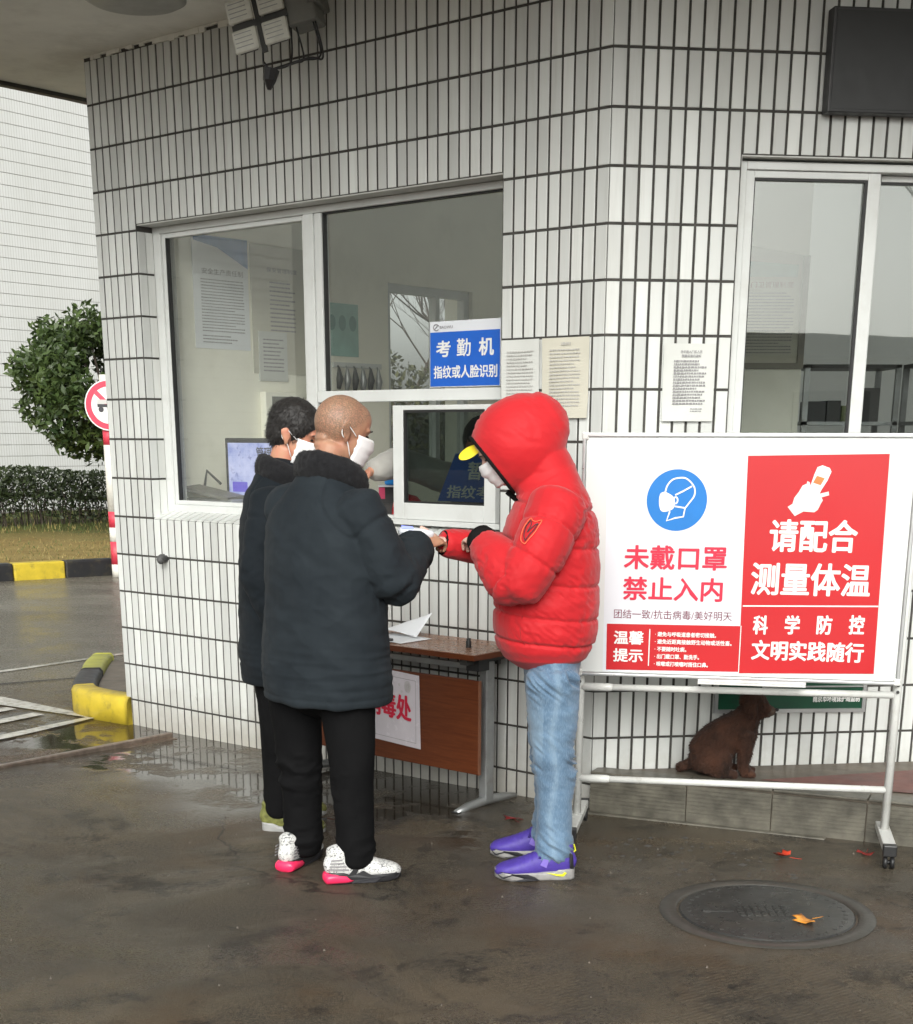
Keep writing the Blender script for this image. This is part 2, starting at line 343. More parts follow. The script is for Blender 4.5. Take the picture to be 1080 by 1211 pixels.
# painted lines on the road
def quad_strip(p, q, w0, w1, z=.006):
    p, q = np.array(p), np.array(q); d = (q - p) / np.linalg.norm(q - p); s = np.array([-d[1], d[0]])
    n = 8; V = []; F = []
    for i in range(n + 1):
        t = i / n; c = p + (q - p) * t; w = (w0 + (w1 - w0) * t) / 2
        for sg in (-1, 1):
            a = c + s * w * sg; V.append((a[0], a[1], gz(a[0], a[1]) + z))
    for i in range(n): F.append((2 * i, 2 * i + 1, 2 * i + 3, 2 * i + 2))
    return V, F
def paint_mat():
    m = NT('road_paint'); p = m.pos()
    w = m.ramp(m.noise(p, 14, 6, .75), [(.42, 0), (.62, 1)])
    m.set(color=m.mix(w, (.58, .56, .50), (.26, .24, .20)), rough=.22); m.bump(m.noise(p, 80, 3), .2, .002); return m.m
M['paint'] = paint_mat()
gg = G()
for k, (a, b, w0, w1) in enumerate([((-3.077, 9.001), (-2.16, 8.33), .22, .06), ((-2.874, 8.375), (-2.72, 8.60), .10, .10), ((-2.759, 8.018), (-2.50, 8.42), .10, .10), ((-2.609, 7.555), (-2.16, 8.29), .12, .06)]):
    gg.add(*quad_strip(a, b, w0, w1, .006 + k * .001))
o = gg.make('road_marking_hatching', M['paint']); tag(o, kind='structure')
gg = G(); gg.add(*quad_strip((-6.5, 5.8), (-2.0, 11.56), .07, .07, .005)); o = gg.make('road_marking_edge_line', M['paint']); tag(o, kind='structure')
gg = G(); gg.add(*quad_strip((-3.9, 9.0), (-2.55, 9.76), .05, .03, .007)); o = gg.make('road_joint', M['grout']); tag(o, kind='structure')
# steel gate track
t = thing('gate_track', 'narrow rusty steel gate track strip crossing the wet ground at the white wall', 'track', (-1.60, 7.72, -.04))
d = np.array([-.763, -.897, 0]); d /= np.linalg.norm(d); s = np.array([-d[1], d[0], 0])
g_ = G(); a = np.array([-1.575, 7.735, -.045]); L = 3.4
g_.frame_box(a - s * .016, d * L, s * .032, Z3 * .035); bevel(g_.make('rail', M['steel'], t), .006)
g_ = G(); g_.frame_box(a - s * .05 + Z3 * .002, d * L, s * .1, Z3 * .005); g_.make('base_plate', M['steel'], t)
# ------------------------------------------------------------------ manhole
mh = thing('manhole_cover', 'round wet iron manhole cover set in pale concrete, ribbed centre, yellow leaf on it', 'manhole cover', (1.067, 4.62, .0))
def lathe(prof, c, n=64, close=True):
    V = []; F = []
    for r, z in prof:
        for k in range(n): q = 2 * math.pi * k / n; V.append((c[0] + r * math.cos(q), c[1] + r * math.sin(q), c[2] + z))
    for i in range(len(prof) - 1):
        for k in range(n): F.append((i * n + k, i * n + (k + 1) % n, (i + 1) * n + (k + 1) % n, (i + 1) * n + k))
    if close: F.append(tuple((len(prof) - 1) * n + k for k in range(n)))
    return V, F
M['iron'] = simple('cast_iron_wet', (.040, .040, .038), .30, metal=.15, vary=.35, nscale=9, bumps=.35, bscale=70, bdist=.003, dirt=((.075, .068, .055), 7, .8), rv=.14)
M['ring_conc'] = simple('concrete_collar', (.05, .047, .040), .40, vary=.25, nscale=9, bumps=.4, bscale=60, bdist=.004, rv=.1)
c0 = (1.067, 4.62, 0)
V, F = lathe([(.365, .001), (.36, .006), (.312, .007), (.306, .002), (.304, -.01), (.296, -.01), (.20, -.01)], c0, close=False); mk('frame_ring', V, F, M['ring_conc'], mh, True)
V, F = lathe([(.298, .0005), (.293, .006), (.25, .007), (.0, .007)][:3], c0); lid = mk('lid', V, F, M['iron'], mh)
g_ = G()
for i in range(7):
    for j in range(4):
        g_.box(c0[0] - .10 + i * .026, c0[0] - .10 + i * .026 + .017, c0[1] - .055 + j * .03, c0[1] - .055 + j * .03 + .02, .006, .0105)
g_.box(c0[0] - .22, c0[0] - .115, c0[1] - .01, c0[1] + .008, .006, .010)
for k in range(40):
    q = 2 * math.pi * k / 40; cx, cy = c0[0] + .265 * math.cos(q), c0[1] + .265 * math.sin(q); g_.box(cx - .006, cx + .006, cy - .006, cy + .006, .006, .009)
o = g_.make('cast_pattern', M['iron'], mh); o['kind'] = 'stuff'
# ------------------------------------------------------------------ fallen leaves
def leaf(name, label, x, y, z, size, col, rot, curl, seed):
    rr = random.Random(seed); pts = []; n = 5
    outline = []
    for i in range(n):
        a0 = math.pi * (.12 + .76 * i / (n - 1)) ; ln = [.62, .85, 1.0, .85, .62][i] * rr.uniform(.85, 1.1)
        outline.append((a0, ln))
        if i < n - 1: outline.append((a0 + math.pi * .76 / (n - 1) / 2, .60 * rr.uniform(.85, 1.1)))
    V = [(0, 0, 0)]
    rings = 4
    for k in range(1, rings + 1):
        for a_, l_ in outline:
            f = k / rings; x_, y_ = math.cos(a_) * l_ * f, math.sin(a_) * l_ * f; V.append((x_, y_, 0))
    m_ = len(outline); F = []
    for j in range(m_ - 1): F.append((0, 1 + j, 2 + j))
    for k in range(rings - 1):
        for j in range(m_ - 1): a_ = 1 + k * m_ + j; F.append((a_, a_ + m_, a_ + m_ + 1, a_ + 1))
    W = []
    for vx, vy, _ in V:
        vy -= .4; zz = curl * (vx * vx * 1.1 + vy * vy * .5) + .08 * math.sin(5 * vx + 3 * vy + seed) + .06 + abs(curl) * .05
        c, s_ = math.cos(rot), math.sin(rot); W.append((x + size * (vx * c - vy * s_), y + size * (vx * s_ + vy * c), z + size * max(zz, .02)))
    mt = simple('leaf_' + str(seed), col, .35, vary=.4, nscale=40, dirt=(tuple(q * .35 for q in col), 50, .8))
    t = thing('fallen_leaf', label, 'leaf', (x, y, z))
    o = mk('blade', W, F, mt, t, True); sm = o.modifiers.new('solid', 'SOLIDIFY'); sm.thickness = .0012
    g_ = G(); c, s_ = math.cos(rot), math.sin(rot); q = lambda vx, vy: (x + size * (vx * c - vy * s_), y + size * (vx * s_ + vy * c), z + .006)
    g_.tube([q(0, -.4), q(.03, -.75), q(.1, -1.05)], [.0012, .0011, .0009], 5); g_.make('stalk', mt, t)
leaf('l', 'curled orange red leaf lying on wet ground between manhole and whiteboard stand', 1.270, 5.285, 0, .072, lin((196, 62, 38)), .9, .9, 3)
leaf('l', 'flat yellow orange leaf lying on the iron manhole cover', 1.170, 4.505, .009, .074, lin((226, 146, 50)), 1.9, .12, 5)
leaf('l', 'dark crimson leaf flat on wet ground between table foot and blue jeans', .245, 5.87, -.004, .075, lin((120, 26, 28)), .2, .1, 9)
leaf('l', 'dull red leaf on the ground just behind the black castor', 1.60, 5.33, 0, .06, lin((142, 40, 36)), 2.6, .3, 12)
# gravel and crumbs
g_ = G(); rr = random.Random(4)
for i in range(160):
    x, y = rr.uniform(-1.6, 2.2), rr.uniform(3.7, 6.0); s_ = rr.choice([.0015, .002, .003, .004]) * rr.uniform(.7, 1.3); z = gz(x, y)
    a_ = rr.random() * 3; c, sn = math.cos(a_) * s_, math.sin(a_) * s_
    g_.add([(x + c, y + sn, z), (x - sn, y + c, z), (x - c, y - sn, z), (x + sn, y - c, z), (x, y, z + s_ * 1.3)], [(0, 1, 4), (1, 2, 4), (2, 3, 4), (3, 0, 4)])
M['grit'] = simple('grit', (.13, .11, .09), .6, vary=.6, nscale=5)
tag(g_.make('loose_grit', M['grit']), 'scattered specks of grit on the wet concrete yard', 'grit', kind='stuff')
# bits of dark soil near the wall foot
g_ = G()
for i in range(90):
    x = rr.uniform(.5, 1.3); y = rr.uniform(4.95, 5.6); s_ = rr.uniform(.003, .010); a_ = rr.random() * 3; c, sn = math.cos(a_) * s_ * 2, math.sin(a_) * s_
    g_.add([(x + c, y + sn, 0), (x - sn, y + c, 0), (x - c, y - sn, 0), (x + sn, y - c, 0), (x, y, s_ * .5)], [(0, 1, 4), (1, 2, 4), (2, 3, 4), (3, 0, 4)])
tag(g_.make('soil_crumbs', M['grout']), 'dark crumbs of soil on the pale patch behind the manhole', 'soil', kind='stuff')
# ================================================================== GUARDHOUSE
gh = thing('guardhouse', 'white tiled gate guardhouse with canopy, sliding windows and chamfered corner', 'building', tuple(O3))
AL, BR = -3.262, 2.75          # left end of wall A, right end of modelled wall B
WA = (-2.92, -.5256, 1.1275, 2.5915); WB = (.5256, 2.45, 1.245, 2.6145); ZT = 3.40
T = .24
# wall cores (grout colour seen in the joints)
g_ = G()
for (a, b, c, d_) in [(AL, WA[0], -.1, ZT), (WA[0], WA[1], -.1, WA[2] - .03), (WA[0], WA[1], WA[3], ZT)]: abox(g_, a, b, -T, 0, c, d_)
abox(g_, WA[1], -.10, -T, 0, -.1, ZT)
for (a, b, c, d_) in [(.10, WB[0], -.1, ZT), (WB[0], WB[1], -.1, WB[2] - .03), (WB[0], WB[1], WB[3], ZT), (WB[1], BR, -.1, ZT)]: abox(g_, a, b, -T, 0, c, d_, 'B')
# mitred corner block
i_ = O3 + (-nA * T) ; 
c1, c2, c3, c4, c5 = PA(-.10, 0, 0), PA(0, 0, 0), PB(.10, 0, 0), PB(.10, -T, 0), PA(-.10, -T, 0)
mid_ = (c4 + c5) / 2
V = [q + Z3 * z for z in (-.1, ZT) for q in (c1, c2, c3, c4, c5)]
g_.add(V, [(0, 1, 2, 3, 4)[::-1], (5, 6, 7, 8, 9)] + [(i, (i + 1) % 5, 5 + (i + 1) % 5, 5 + i) for i in range(5)])
g_.make('wall', M['grout'], gh)
def unit_(v): return v / (np.linalg.norm(v) + 1e-12)
# tiles ------------------------------------------------------------
JV, JH, TH = .0108, .0106, .0045
def tile_geo(w, h, side):
    """12-vertex tile, origin at lower-left back corner, u along x, outward -y"""
    b = .0016
    V = [(0, 0, 0), (w, 0, 0), (w, 0, h), (0, 0, h), (0, -TH + b, 0), (w, -TH + b, 0), (w, -TH + b, h), (0, -TH + b, h), (b, -TH, b), (w - b, -TH, b), (w - b, -TH, h - b), (b, -TH, h - b)]
    F = [(0, 1, 5, 4), (1, 2, 6, 5), (2, 3, 7, 6), (3, 0, 4, 7), (4, 5, 9, 8), (5, 6, 10, 9), (6, 7, 11, 10), (7, 4, 8, 11), (8, 9, 10, 11)]
    return V, F
tiles = []      # (side, u0, w, z0, h)
def cut(side, u0, w, z0, h):
    Wn = WA if side == 'A' else WB
    u1, z1 = u0 + w, z0 + h
    if u0 >= Wn[0] - .004 and u1 <= Wn[1] + .004:
        if z0 >= Wn[2] - .01 and z1 <= Wn[3] + .001: return
        if z0 < Wn[3] < z1: z0 = Wn[3] + .002
        elif z0 < Wn[2] < z1: z1 = Wn[2]
    if z1 > ZT - .004: z1 = ZT - .004
    if z1 - z0 < .012 or u1 - u0 < .008: return
    tiles.append((side, u0, u1 - u0, z0, z1 - z0))
for r in range(-2, 16):
    zt = rz(r); zb = rz(r + 1)
    if zb > ZT: continue
    for k in range(-56, 0):
        u0 = max(k * CP, AL) + JV / 2; u1 = (k + 1) * CP - JV / 2 if k < -1 else -.0015
        z0 = zb + JH / 2
        if r == 15: z0 = -.07
        cut('A', u0, u1 - u0, z0, zt - JH / 2 - z0)
    for k in range(0, int(BR / CP)):
        u0 = k * CP + JV / 2 if k > 0 else .0015; u1 = (k + 1) * CP - JV / 2
        z0 = zb + JH / 2
        if r == 15: continue
        cut('B', u0, u1 - u0, z0, zt - JH / 2 - z0)
# the 300 tiles that show largest become objects of their own
def seen_size(t):
    P = PA if t[0] == 'A' else PB; n = nA if t[0] == 'A' else nB
    c = P(t[1] + t[2] / 2, 0, t[3] + t[4] / 2); v = np.array([0, 0, 1.57]) - c; L = np.linalg.norm(v)
    x = c[0] / c[1]
    if abs(x) > .345 or c[2] > 3.3: return 0
    if t[0] == 'A' and -2.2 < t[1] < -1.15 and t[3] < 1.0: return 0       # behind the people
    if t[0] == 'A' and -.30 < t[1] and .9 < t[3] < 1.4: return 0
    if t[0] == 'B' and .05 < t[1] < 1.2 and .63 < t[3] < 1.35: return 0    # behind the board
    return t[2] * t[4] * (v @ n) / L ** 3
tiles.sort(key=seen_size, reverse=True)
cache = {}
st = G()
for i, (sd, u0, wd, z0, h) in enumerate(tiles):
    tv = float(rng.random()); P, u, n = (PA, uA, nA) if sd == 'A' else (PB, uB, nB)
    jit = rng.normal(0, .0007)
    if i < 300:
        q = int(tv * 6); key = (round(wd, 4), round(h, 4), q)
        if key not in cache:
            V, F = tile_geo(wd, h, sd); me = bpy.data.meshes.new('tile'); me.from_pydata(V, [], F); me.materials.append(M['tile'])
            a = me.attributes.new('tv', 'FLOAT', 'FACE'); a.data.foreach_set('value', [q / 5] * len(F)); cache[key] = me
        o = bpy.data.objects.new('tile', cache[key]); COL.objects.link(o); o.parent = gh
        o.location = P(u0, jit, z0) - O3; o.rotation_euler = (0, 0, AA if sd == 'A' else BA)
    else:
        V, F = tile_geo(wd, h, sd); o0 = P(u0, jit, z0)
        st.add([o0 + u * v[0] - n * v[1] + Z3 * v[2] for v in V], F, tv)
for (u_, z_, du, dz_) in [(-2.63, .20, .028, .0), (-2.60, .115, -.04, .07), (-2.575, .10, .05, .0), (-2.58, .10, .0, .075), (-2.20, .62, .02, .05), (-2.52, .30, .025, .006)]:
    p0 = PA(u_, TH + .0004, z_); p1 = PA(u_ + du, TH + .0004, z_ + dz_); w_ = unit_(np.cross(p1 - p0, nA)) * .0014
    mk('crack', [p0 - w_, p1 - w_ * .4, p1 + w_ * .4, p0 + w_], [(0, 1, 2, 3)], M['grout'], gh)
# tile returns on the left jamb and on the sill
for r in range(3, 10):
    zt, zb = min(rz(r) - JH / 2, WA[3] - .004), rz(r + 1) + JH / 2
    for q in (0, 1): st.frame_box(PA(WA[0] - .001, -.046 - .05 * q, zb), uA * .008, nA * .044, Z3 * (zt - zb), a=rng.random())
for k in range(-50, -9):
    a0 = PA(k * CP + JV / 2, -.002, WA[2] - .004); st.frame_box(a0, uA * (CP - JV), -nA * .10 + Z3 * .034, Z3 * .007, a=rng.random())
o = st.make('wall_tiling', M['tile'], gh, attr=True); o['kind'] = 'stuff'
g_ = G(); V = [PA(WA[0], 0, WA[2] - .03), PA(WA[1], 0, WA[2] - .03), PA(WA[1], -.13, WA[2] - .03), PA(WA[0], -.13, WA[2] - .03), PA(WA[0], 0, WA[2] - .005), PA(WA[1], 0, WA[2] - .005), PA(WA[1], -.13, WA[2] + .036), PA(WA[0], -.13, WA[2] + .036)]
g_.add(V, [(0, 1, 2, 3)[::-1], (4, 5, 6, 7), (0, 1, 5, 4), (1, 2, 6, 5), (2, 3, 7, 6), (3, 0, 4, 7)]); abox(g_, WB[0], WB[1], -T, 0, WB[2] - .03, WB[2] - .002, 'B'); g_.make('sill_bed', M['grout'], gh)
# head linings
g_ = G(); abox(g_, WA[0], WA[1], -T, -.004, WA[3] - .006, WA[3] + .001); abox(g_, WB[0], WB[1], -T, -.004, WB[3] - .006, WB[3] + .001, 'B')
abox(g_, WA[0] - .02, WA[0] + .002, -T, -.10, WA[2], WA[3] - .007); abox(g_, WB[0], WB[0] + .004, -T, -.004, WB[2], WB[3] - .007, 'B'); abox(g_, WB[0], WB[1], -.06, -.003, WB[2] - .001, WB[2] + .006, 'B')
g_.make('reveal_lining', M['render_white'], gh)
# ------------------------------------------------------------------ window A
def member(g, u0, u1, z0, z1, n0=-.155, n1=-.10, s='A'): abox(g, u0, u1, n0, n1, z0, z1, s)
wA = G(); ZB = 1.162
member(wA, -2.918, -2.862, ZB, 2.584)                     # left
member(wA, -2.862, -.53, 2.553, 2.584)                    # head
member(wA, -2.862, -.53, ZB, 1.200)                       # bottom
member(wA, -1.80, -1.735, 1.2005, 2.5525, -.155, -.095)       # mullion
member(wA, -1.733, -1.69, 1.7645, 2.5525, -.155, -.103)
member(wA, -1.733, -.53, 1.712, 1.764, -.155, -.098)
member(wA, -.60, -.53, 1.2005, 1.711); member(wA, -.60, -.53, 1.7645, 2.5525)
member(wA, -2.861, -2.835, 1.2005, 2.5525, -.15, -.112); member(wA, -1.825, -1.801, 1.2005, 2.5525, -.15, -.112)
member(wA, -2.835, -1.825, 2.53, 2.5525, -.15, -.112); member(wA, -2.835, -1.825, 1.2005, 1.222, -.15, -.112)
fA = bevel(wA.make('window_frame', M['pvc'], gh), .003)
g_ = G(); abox(g_, -2.846, -1.813, -.135, -.133, 1.21, 2.54); g_.make('pane', M['glass'], fA)
g_ = G(); abox(g_, -1.695, -.595, -.135, -.133, 1.76, 2.558); g_.make('pane', M['glass'], fA)
for a in [(-1.69, -1.684, 1.7645, 2.547), (-1.69, -.6, 2.547, 2.5525), (-2.835, -2.829, 1.222, 2.53)]:
    g_ = G(); member(g_, *a, -.14, -.114); g_.make('gasket', M['gasket'], fA)
# sliding sash (in front)
sA = G(); ns = (-.094, -.056)
member(sA, -1.205, -1.142, 1.188, 1.693, *ns); member(sA, -.66, -.596, 1.188, 1.693, *ns); member(sA, -1.142, -.66, 1.672, 1.693, *ns); member(sA, -1.142, -.66, 1.188, 1.262, *ns)
sash = bevel(sA.make('sliding_sash', M['pvc'], gh), .003)
g_ = G(); abox(g_, -1.146, -.656, -.078, -.076, 1.258, 1.676); g_.make('pane', M['glass_dark'], sash)
for a in [(-1.142, -1.130, 1.262, 1.672), (-1.130, -.66, 1.661, 1.672), (-1.130, -.66, 1.262, 1.270)]:
    g_ = G(); member(g_, *a, -.074, -.060); g_.make('gasket', M['gasket'], sash)
g_ = G(); member(g_, -1.72, -.53, 1.163, 1.187, -.094, -.040); bevel(g_.make('sill_track', M['pvc'], gh), .003)
# ------------------------------------------------------------------ window B
wB = G(); q = dict(s='B')
member(wB, .530, .566, 1.25, 2.600, -.15, -.045, 'B'); member(wB, .566, 2.45, 2.570, 2.600, -.15, -.045, 'B'); member(wB, .566, 2.45, 1.25, 1.30, -.15, -.045, 'B'); member(wB, 2.41, 2.45, 1.30, 2.57, -.15, -.045, 'B')
fB = bevel(wB.make('window_frame', M['pvc'], gh), .003)
sB = G(); member(sB, .567, .603, 1.301, 2.569, -.095, -.058, 'B'); member(sB, 1.074, 1.126, 1.301, 2.569, -.095, -.058, 'B'); member(sB, .603, 1.074, 2.543, 2.569, -.095, -.058, 'B'); member(sB, .603, 1.074, 1.301, 1.35, -.095, -.058, 'B')
s1 = bevel(sB.make('sliding_sash', M['pvc'], gh), .003)
g_ = G(); abox(g_, .598, 1.079, -.078, -.076, 1.34, 2.55, 'B'); g_.make('pane', M['glass_b'], s1)
for a in [(.603, 1.062, 2.534, 2.543), (1.062, 1.074, 1.35, 2.543), (.603, .607, 1.35, 2.534)]:
    g_ = G(); member(g_, *a, -.075, -.062, 'B'); g_.make('gasket', M['gasket'], s1)
sC = G(); member(sC, 1.128, 1.146, 1.301, 2.545, -.138, -.10, 'B'); member(sC, 1.73, 1.78, 1.301, 2.545, -.138, -.10, 'B'); member(sC, 1.146, 1.73, 2.545, 2.568, -.138, -.10, 'B'); member(sC, 1.146, 1.73, 1.301, 1.35, -.138, -.10, 'B')
s2 = bevel(sC.make('sliding_sash', M['pvc'], gh), .003)
g_ = G(); abox(g_, 1.143, 1.735, -.12, -.118, 1.34, 2.548, 'B'); g_.make('pane', M['glass_b'], s2)
g_ = G(); member(g_, 1.146, 1.73, 2.536, 2.545, -.115, -.104, 'B'); g_.make('gasket', M['gasket'], s2)
sD = G(); member(sD, 1.781, 2.409, 2.53, 2.569, -.095, -.058, 'B'); member(sD, 1.781, 2.409, 1.301, 1.35, -.095, -.058, 'B'); member(sD, 2.36, 2.409, 1.35, 2.53, -.095, -.058, 'B')
s3 = bevel(sD.make('sliding_sash', M['pvc'], gh), .003); g_ = G(); abox(g_, 1.785, 2.365, -.078, -.076, 1.34, 2.54, 'B'); g_.make('pane', M['glass_b'], s3)
# ------------------------------------------------------------------ inner shell: side wall with its window, back wall, partition, floor
vI = -nA
SW = -3.02
def PS(v, off, z): return PA(SW, 0, z) + vI * v + uA * off        # frame of the inner side wall
g_ = G()
def sbox(g, v0, v1, o0, o1, z0, z1): g.frame_box(PS(v0, o0, z0), vI * (v1 - v0), uA * (o1 - o0), Z3 * (z1 - z0))
for a in [(T, 2.01, -T, 0, -.06, ZT), (2.84, 3.5, -T, 0, -.06, ZT), (2.01, 2.84, -T, 0, -.06, 1.30), (2.01, 2.84, -T, 0, 2.47, ZT)]: sbox(g_, *a)
S1 = PS(3.3, 0, 0); S2 = np.array([4.0, 9.4, 0]); d = (S2 - S1); Lb = np.linalg.norm(d); d = d / Lb; nb_ = np.array([-d[1], d[0], 0])
def bbox_(g, a0, a1, z0, z1): g.frame_box(S1 + d * a0 + Z3 * z0, d * (a1 - a0), nb_ * .2, Z3 * (z1 - z0))
for a in [(0, .25, -.06, ZT), (3.45, Lb, -.06, ZT), (.25, 3.45, -.06, .45), (.25, 3.45, 3.25, ZT)]: bbox_(g_, *a)
S3 = PB(BR, -T, 0); e = S3 - S2; Le = np.linalg.norm(e); e /= Le; ne = np.array([-e[1], e[0], 0])
g_.frame_box(S2, e * Le, ne * .2, Z3 * .45); g_.frame_box(S2 + Z3 * 3.25, e * Le, ne * .2, Z3 * (ZT - 3.25)); g_.frame_box(S2 + Z3 * .45, e * .15, ne * .2, Z3 * 2.8)
g_.frame_box(np.array([1.10, 8.3, -.06]), np.array([.80, 0, 0]), np.array([0, .14, 0]), Z3 * (ZT + .06))       # partition
# linings inside the front walls
abox(g_, SW, -.02, -T - .012, -T - .002, -.06, 1.10); abox(g_, SW, -.02, -T - .012, -T - .002, 2.60, ZT)
g_.make('inner_wall', M['wall_in'], gh)
fl = G(); poly = [PS(T, 0, 0), PA(-.1, -T, 0), PB(.1, -T, 0), S3, S2, S1]
fl.add([p + Z3 * .0 for p in poly], [tuple(range(6))]); fl.make('inner_floor', M['floor_in'], gh); ce = G(); ce.add([p + Z3 * (ZT - .01) for p in poly], [tuple(range(6))[::-1]]); ce.make('inner_ceiling', M['ceil_in'], gh)
g_ = G()
for (v0, v1, z0, z1) in [(2.01, 2.06, 1.30, 2.47), (2.79, 2.84, 1.30, 2.47), (2.06, 2.79, 2.42, 2.47), (2.06, 2.79, 1.30, 1.35), (2.50, 2.54, 1.35, 2.42)]: sbox(g_, v0, v1, -.09, -.03, z0, z1)
fS = g_.make('window_frame', M['pvc'], gh); g_ = G(); sbox(g_, 2.05, 2.80, -.062, -.06, 1.34, 2.43); g_.make('pane', M['glass'], fS)
g_ = G()
for k in range(4): a0 = .25 + k * 1.053; g_.frame_box(S1 + d * a0 + nb_ * .06 + Z3 * .45, d * .04, nb_ * .05, Z3 * 2.8)
fR = g_.make('window_frame', M['pvc'], gh)  # back and end glazing made full height to let daylight into the room
for k in range(3): a0 = .29 + k * 1.053; q0 = S1 + d * a0 + nb_ * .085 + Z3 * .45; mk('pane', [q0, q0 + d * 1.013, q0 + d * 1.013 + Z3 * 2.8, q0 + Z3 * 2.8], [(0, 1, 2, 3)], M['glass'], fR)
q0 = S2 + e * .15 + ne * .08 + Z3 * .45; mk('pane', [q0, q0 + e * (Le - .15), q0 + e * (Le - .15) + Z3 * 2.8, q0 + Z3 * 2.8], [(0, 1, 2, 3)], M['glass'], fR)
bm_ = NT('light_diffuser'); tr_ = bm_.n('BsdfTranslucent'); tr_.inputs[0].default_value = (.80, .81, .79, 1); df_ = bm_.n('BsdfDiffuse'); df_.inputs[0].default_value = (.8, .8, .78, 1); ms_ = bm_.n('MixShader'); ms_.inputs[0].default_value = .42; bm_.l(tr_.outputs[0], ms_.inputs[1]); bm_.l(df_.outputs[0], ms_.inputs[2]); bm_.l(ms_.outputs[0], bm_.out.inputs[0]); bm_.t.nodes.remove(bm_.b)  # translucent sheet, added so the rear openings glow a soft grey
for k in range(3): a0 = .27 + k * 1.053; q0 = S1 + d * a0 - nb_ * .02 + Z3 * .47; bl = mk('light_diffuser', [q0, q0 + d * 1.04, q0 + d * 1.04 + Z3 * 2.74, q0 + Z3 * 2.74], [(0, 1, 2, 3)], bm_.m, gh); g_ = G(); g_.tube([q0, q0 + d * 1.04], .014, 8); g_.make('diffuser_bar', M['pvc'], bl)  # diffusing sheets added over the rear openings to spread light inside
g_ = G(); g_.box(-.5, 9, 10.9, 14.3, -.03, .012); tag(g_.make('bounce_slab', simple('bounce_pale', (.45, .44, .40), .5)), kind='structure')  # unseen pale slab, added to bounce skylight into the room
g_ = G(); g_.box(4.9, 9, 5.6, 10.8, -.03, .012); tag(g_.make('bounce_slab_end', bpy.data.materials['bounce_pale']), kind='structure')  # second unseen pale slab, added as a reflector outside the end wall
# ------------------------------------------------------------------ canopy
g_ = G(); FR = 1.85; lft = -4.08
def can(z0, z1, inset, name, mat):
    q = inset; hw = math.tan((BA - AA) / 2)
    a = PA(lft + q, FR - q, 0); cA = PA((FR - q) * hw, FR - q, 0); b = PB(3.3, FR - q, 0)
    pts = [a, cA, b, S2 + np.array([.35, .15, 0]), S1 + np.array([-.05, .28, 0]), PS(1.3, -.24, 0), PA(lft + q, -1.3, 0)]; V = [p + Z3 * z for z in (z0, z1) for p in pts]
    G_ = G(); N_ = len(pts); G_.add(V, [tuple(range(N_))[::-1], tuple(range(N_, 2 * N_))] + [(i, (i + 1) % N_, N_ + (i + 1) % N_, N_ + i) for i in range(N_)])
    return G_.make(name, mat, gh)
can(ZT, ZT + .055, .0, 'canopy_edge', M['soffit']); can(ZT + .0552, ZT + .62, .04, 'canopy', M['tile'])
# drip strip under the canopy's left edge and the ragged mortar line above the tiles
g_ = G(); g_.frame_box(PA(lft + .02, FR - .02, ZT - .022), -nA * (FR + 1.2), uA * .05, Z3 * .021); g_.make('drip_strip', M['dark_metal'], gh)
g_ = G(); rr = random.Random(2); u = AL
while u < -.05:
    wd = rr.uniform(.02, .07); abox(g_, u, u + wd, .0, rr.uniform(.008, .014), ZT - rr.uniform(.004, .03), ZT - .001); u += wd
g_.make('mortar_bead', M['soffit'], gh)
V, F = lathe([(.22, 0), (.22, -.03), (.19, -.045), (.0, -.05)][:3], (-1.40, 7.02, ZT)); mk('ceiling_lamp', V, [f[::-1] for f in F], simple('dull_lamp_glass', (.34, .34, .31), .4), gh, True)
# black stub of pipe in the wall
g_ = G(); g_.tube([PA(-2.826, .0, .918), PA(-2.826, .05, .916), PA(-2.80, .062, .912)], .019, 12); g_.tube([PA(-2.87, .004, .92), PA(-2.84, .014, .92)], [.02, .024], 10); g_.make('pipe_stub', simple('rag_grey', (.08, .08, .08), .8, vary=.5, nscale=60), gh, True)
# ------------------------------------------------------------------ step in front of wall B
M['kerb_tile'] = simple('worn_ribbed_tile', (.115, .107, .085), .42, vary=.4, nscale=14, bumps=.35, bscale=60, dirt=((.05, .046, .036), 6, .9))
M['slab'] = simple('step_concrete', (.135, .112, .085), .5, vary=.3, nscale=7, bumps=.4, bscale=50, dirt=((.10, .09, .075), 4, .9))
M['red_pave'] = simple('red_paving', lin((110, 66, 58)), .5, vary=.25, nscale=8, bumps=.3, bscale=60, dirt=((.09, .06, .05), 6, .7))
stp = thing('raised_step', 'raised concrete step with ribbed tile edge beneath the side window, dog sitting on it', 'step', (.60, 6.07, 0))
E0 = np.array([.585, 6.00, 0]); E1 = np.array([2.95, 4.94, 0]); ed = (E1 - E0); eL = np.linalg.norm(ed); ed /= eL; en = np.array([ed[1], -ed[0], 0])
b0 = O3 + nB * .012
V = []
for z in (-.02, .168):
    V += [E0 + Z3 * z, E1 + Z3 * z, PB(2.7, .012, z), PB(-.0, .012, z)]
mk('slab', V, [(0, 1, 2, 3)[::-1], (4, 5, 6, 7), (0, 1, 5, 4), (1, 2, 6, 5), (2, 3, 7, 6), (3, 0, 4, 7)], M['slab'], stp)
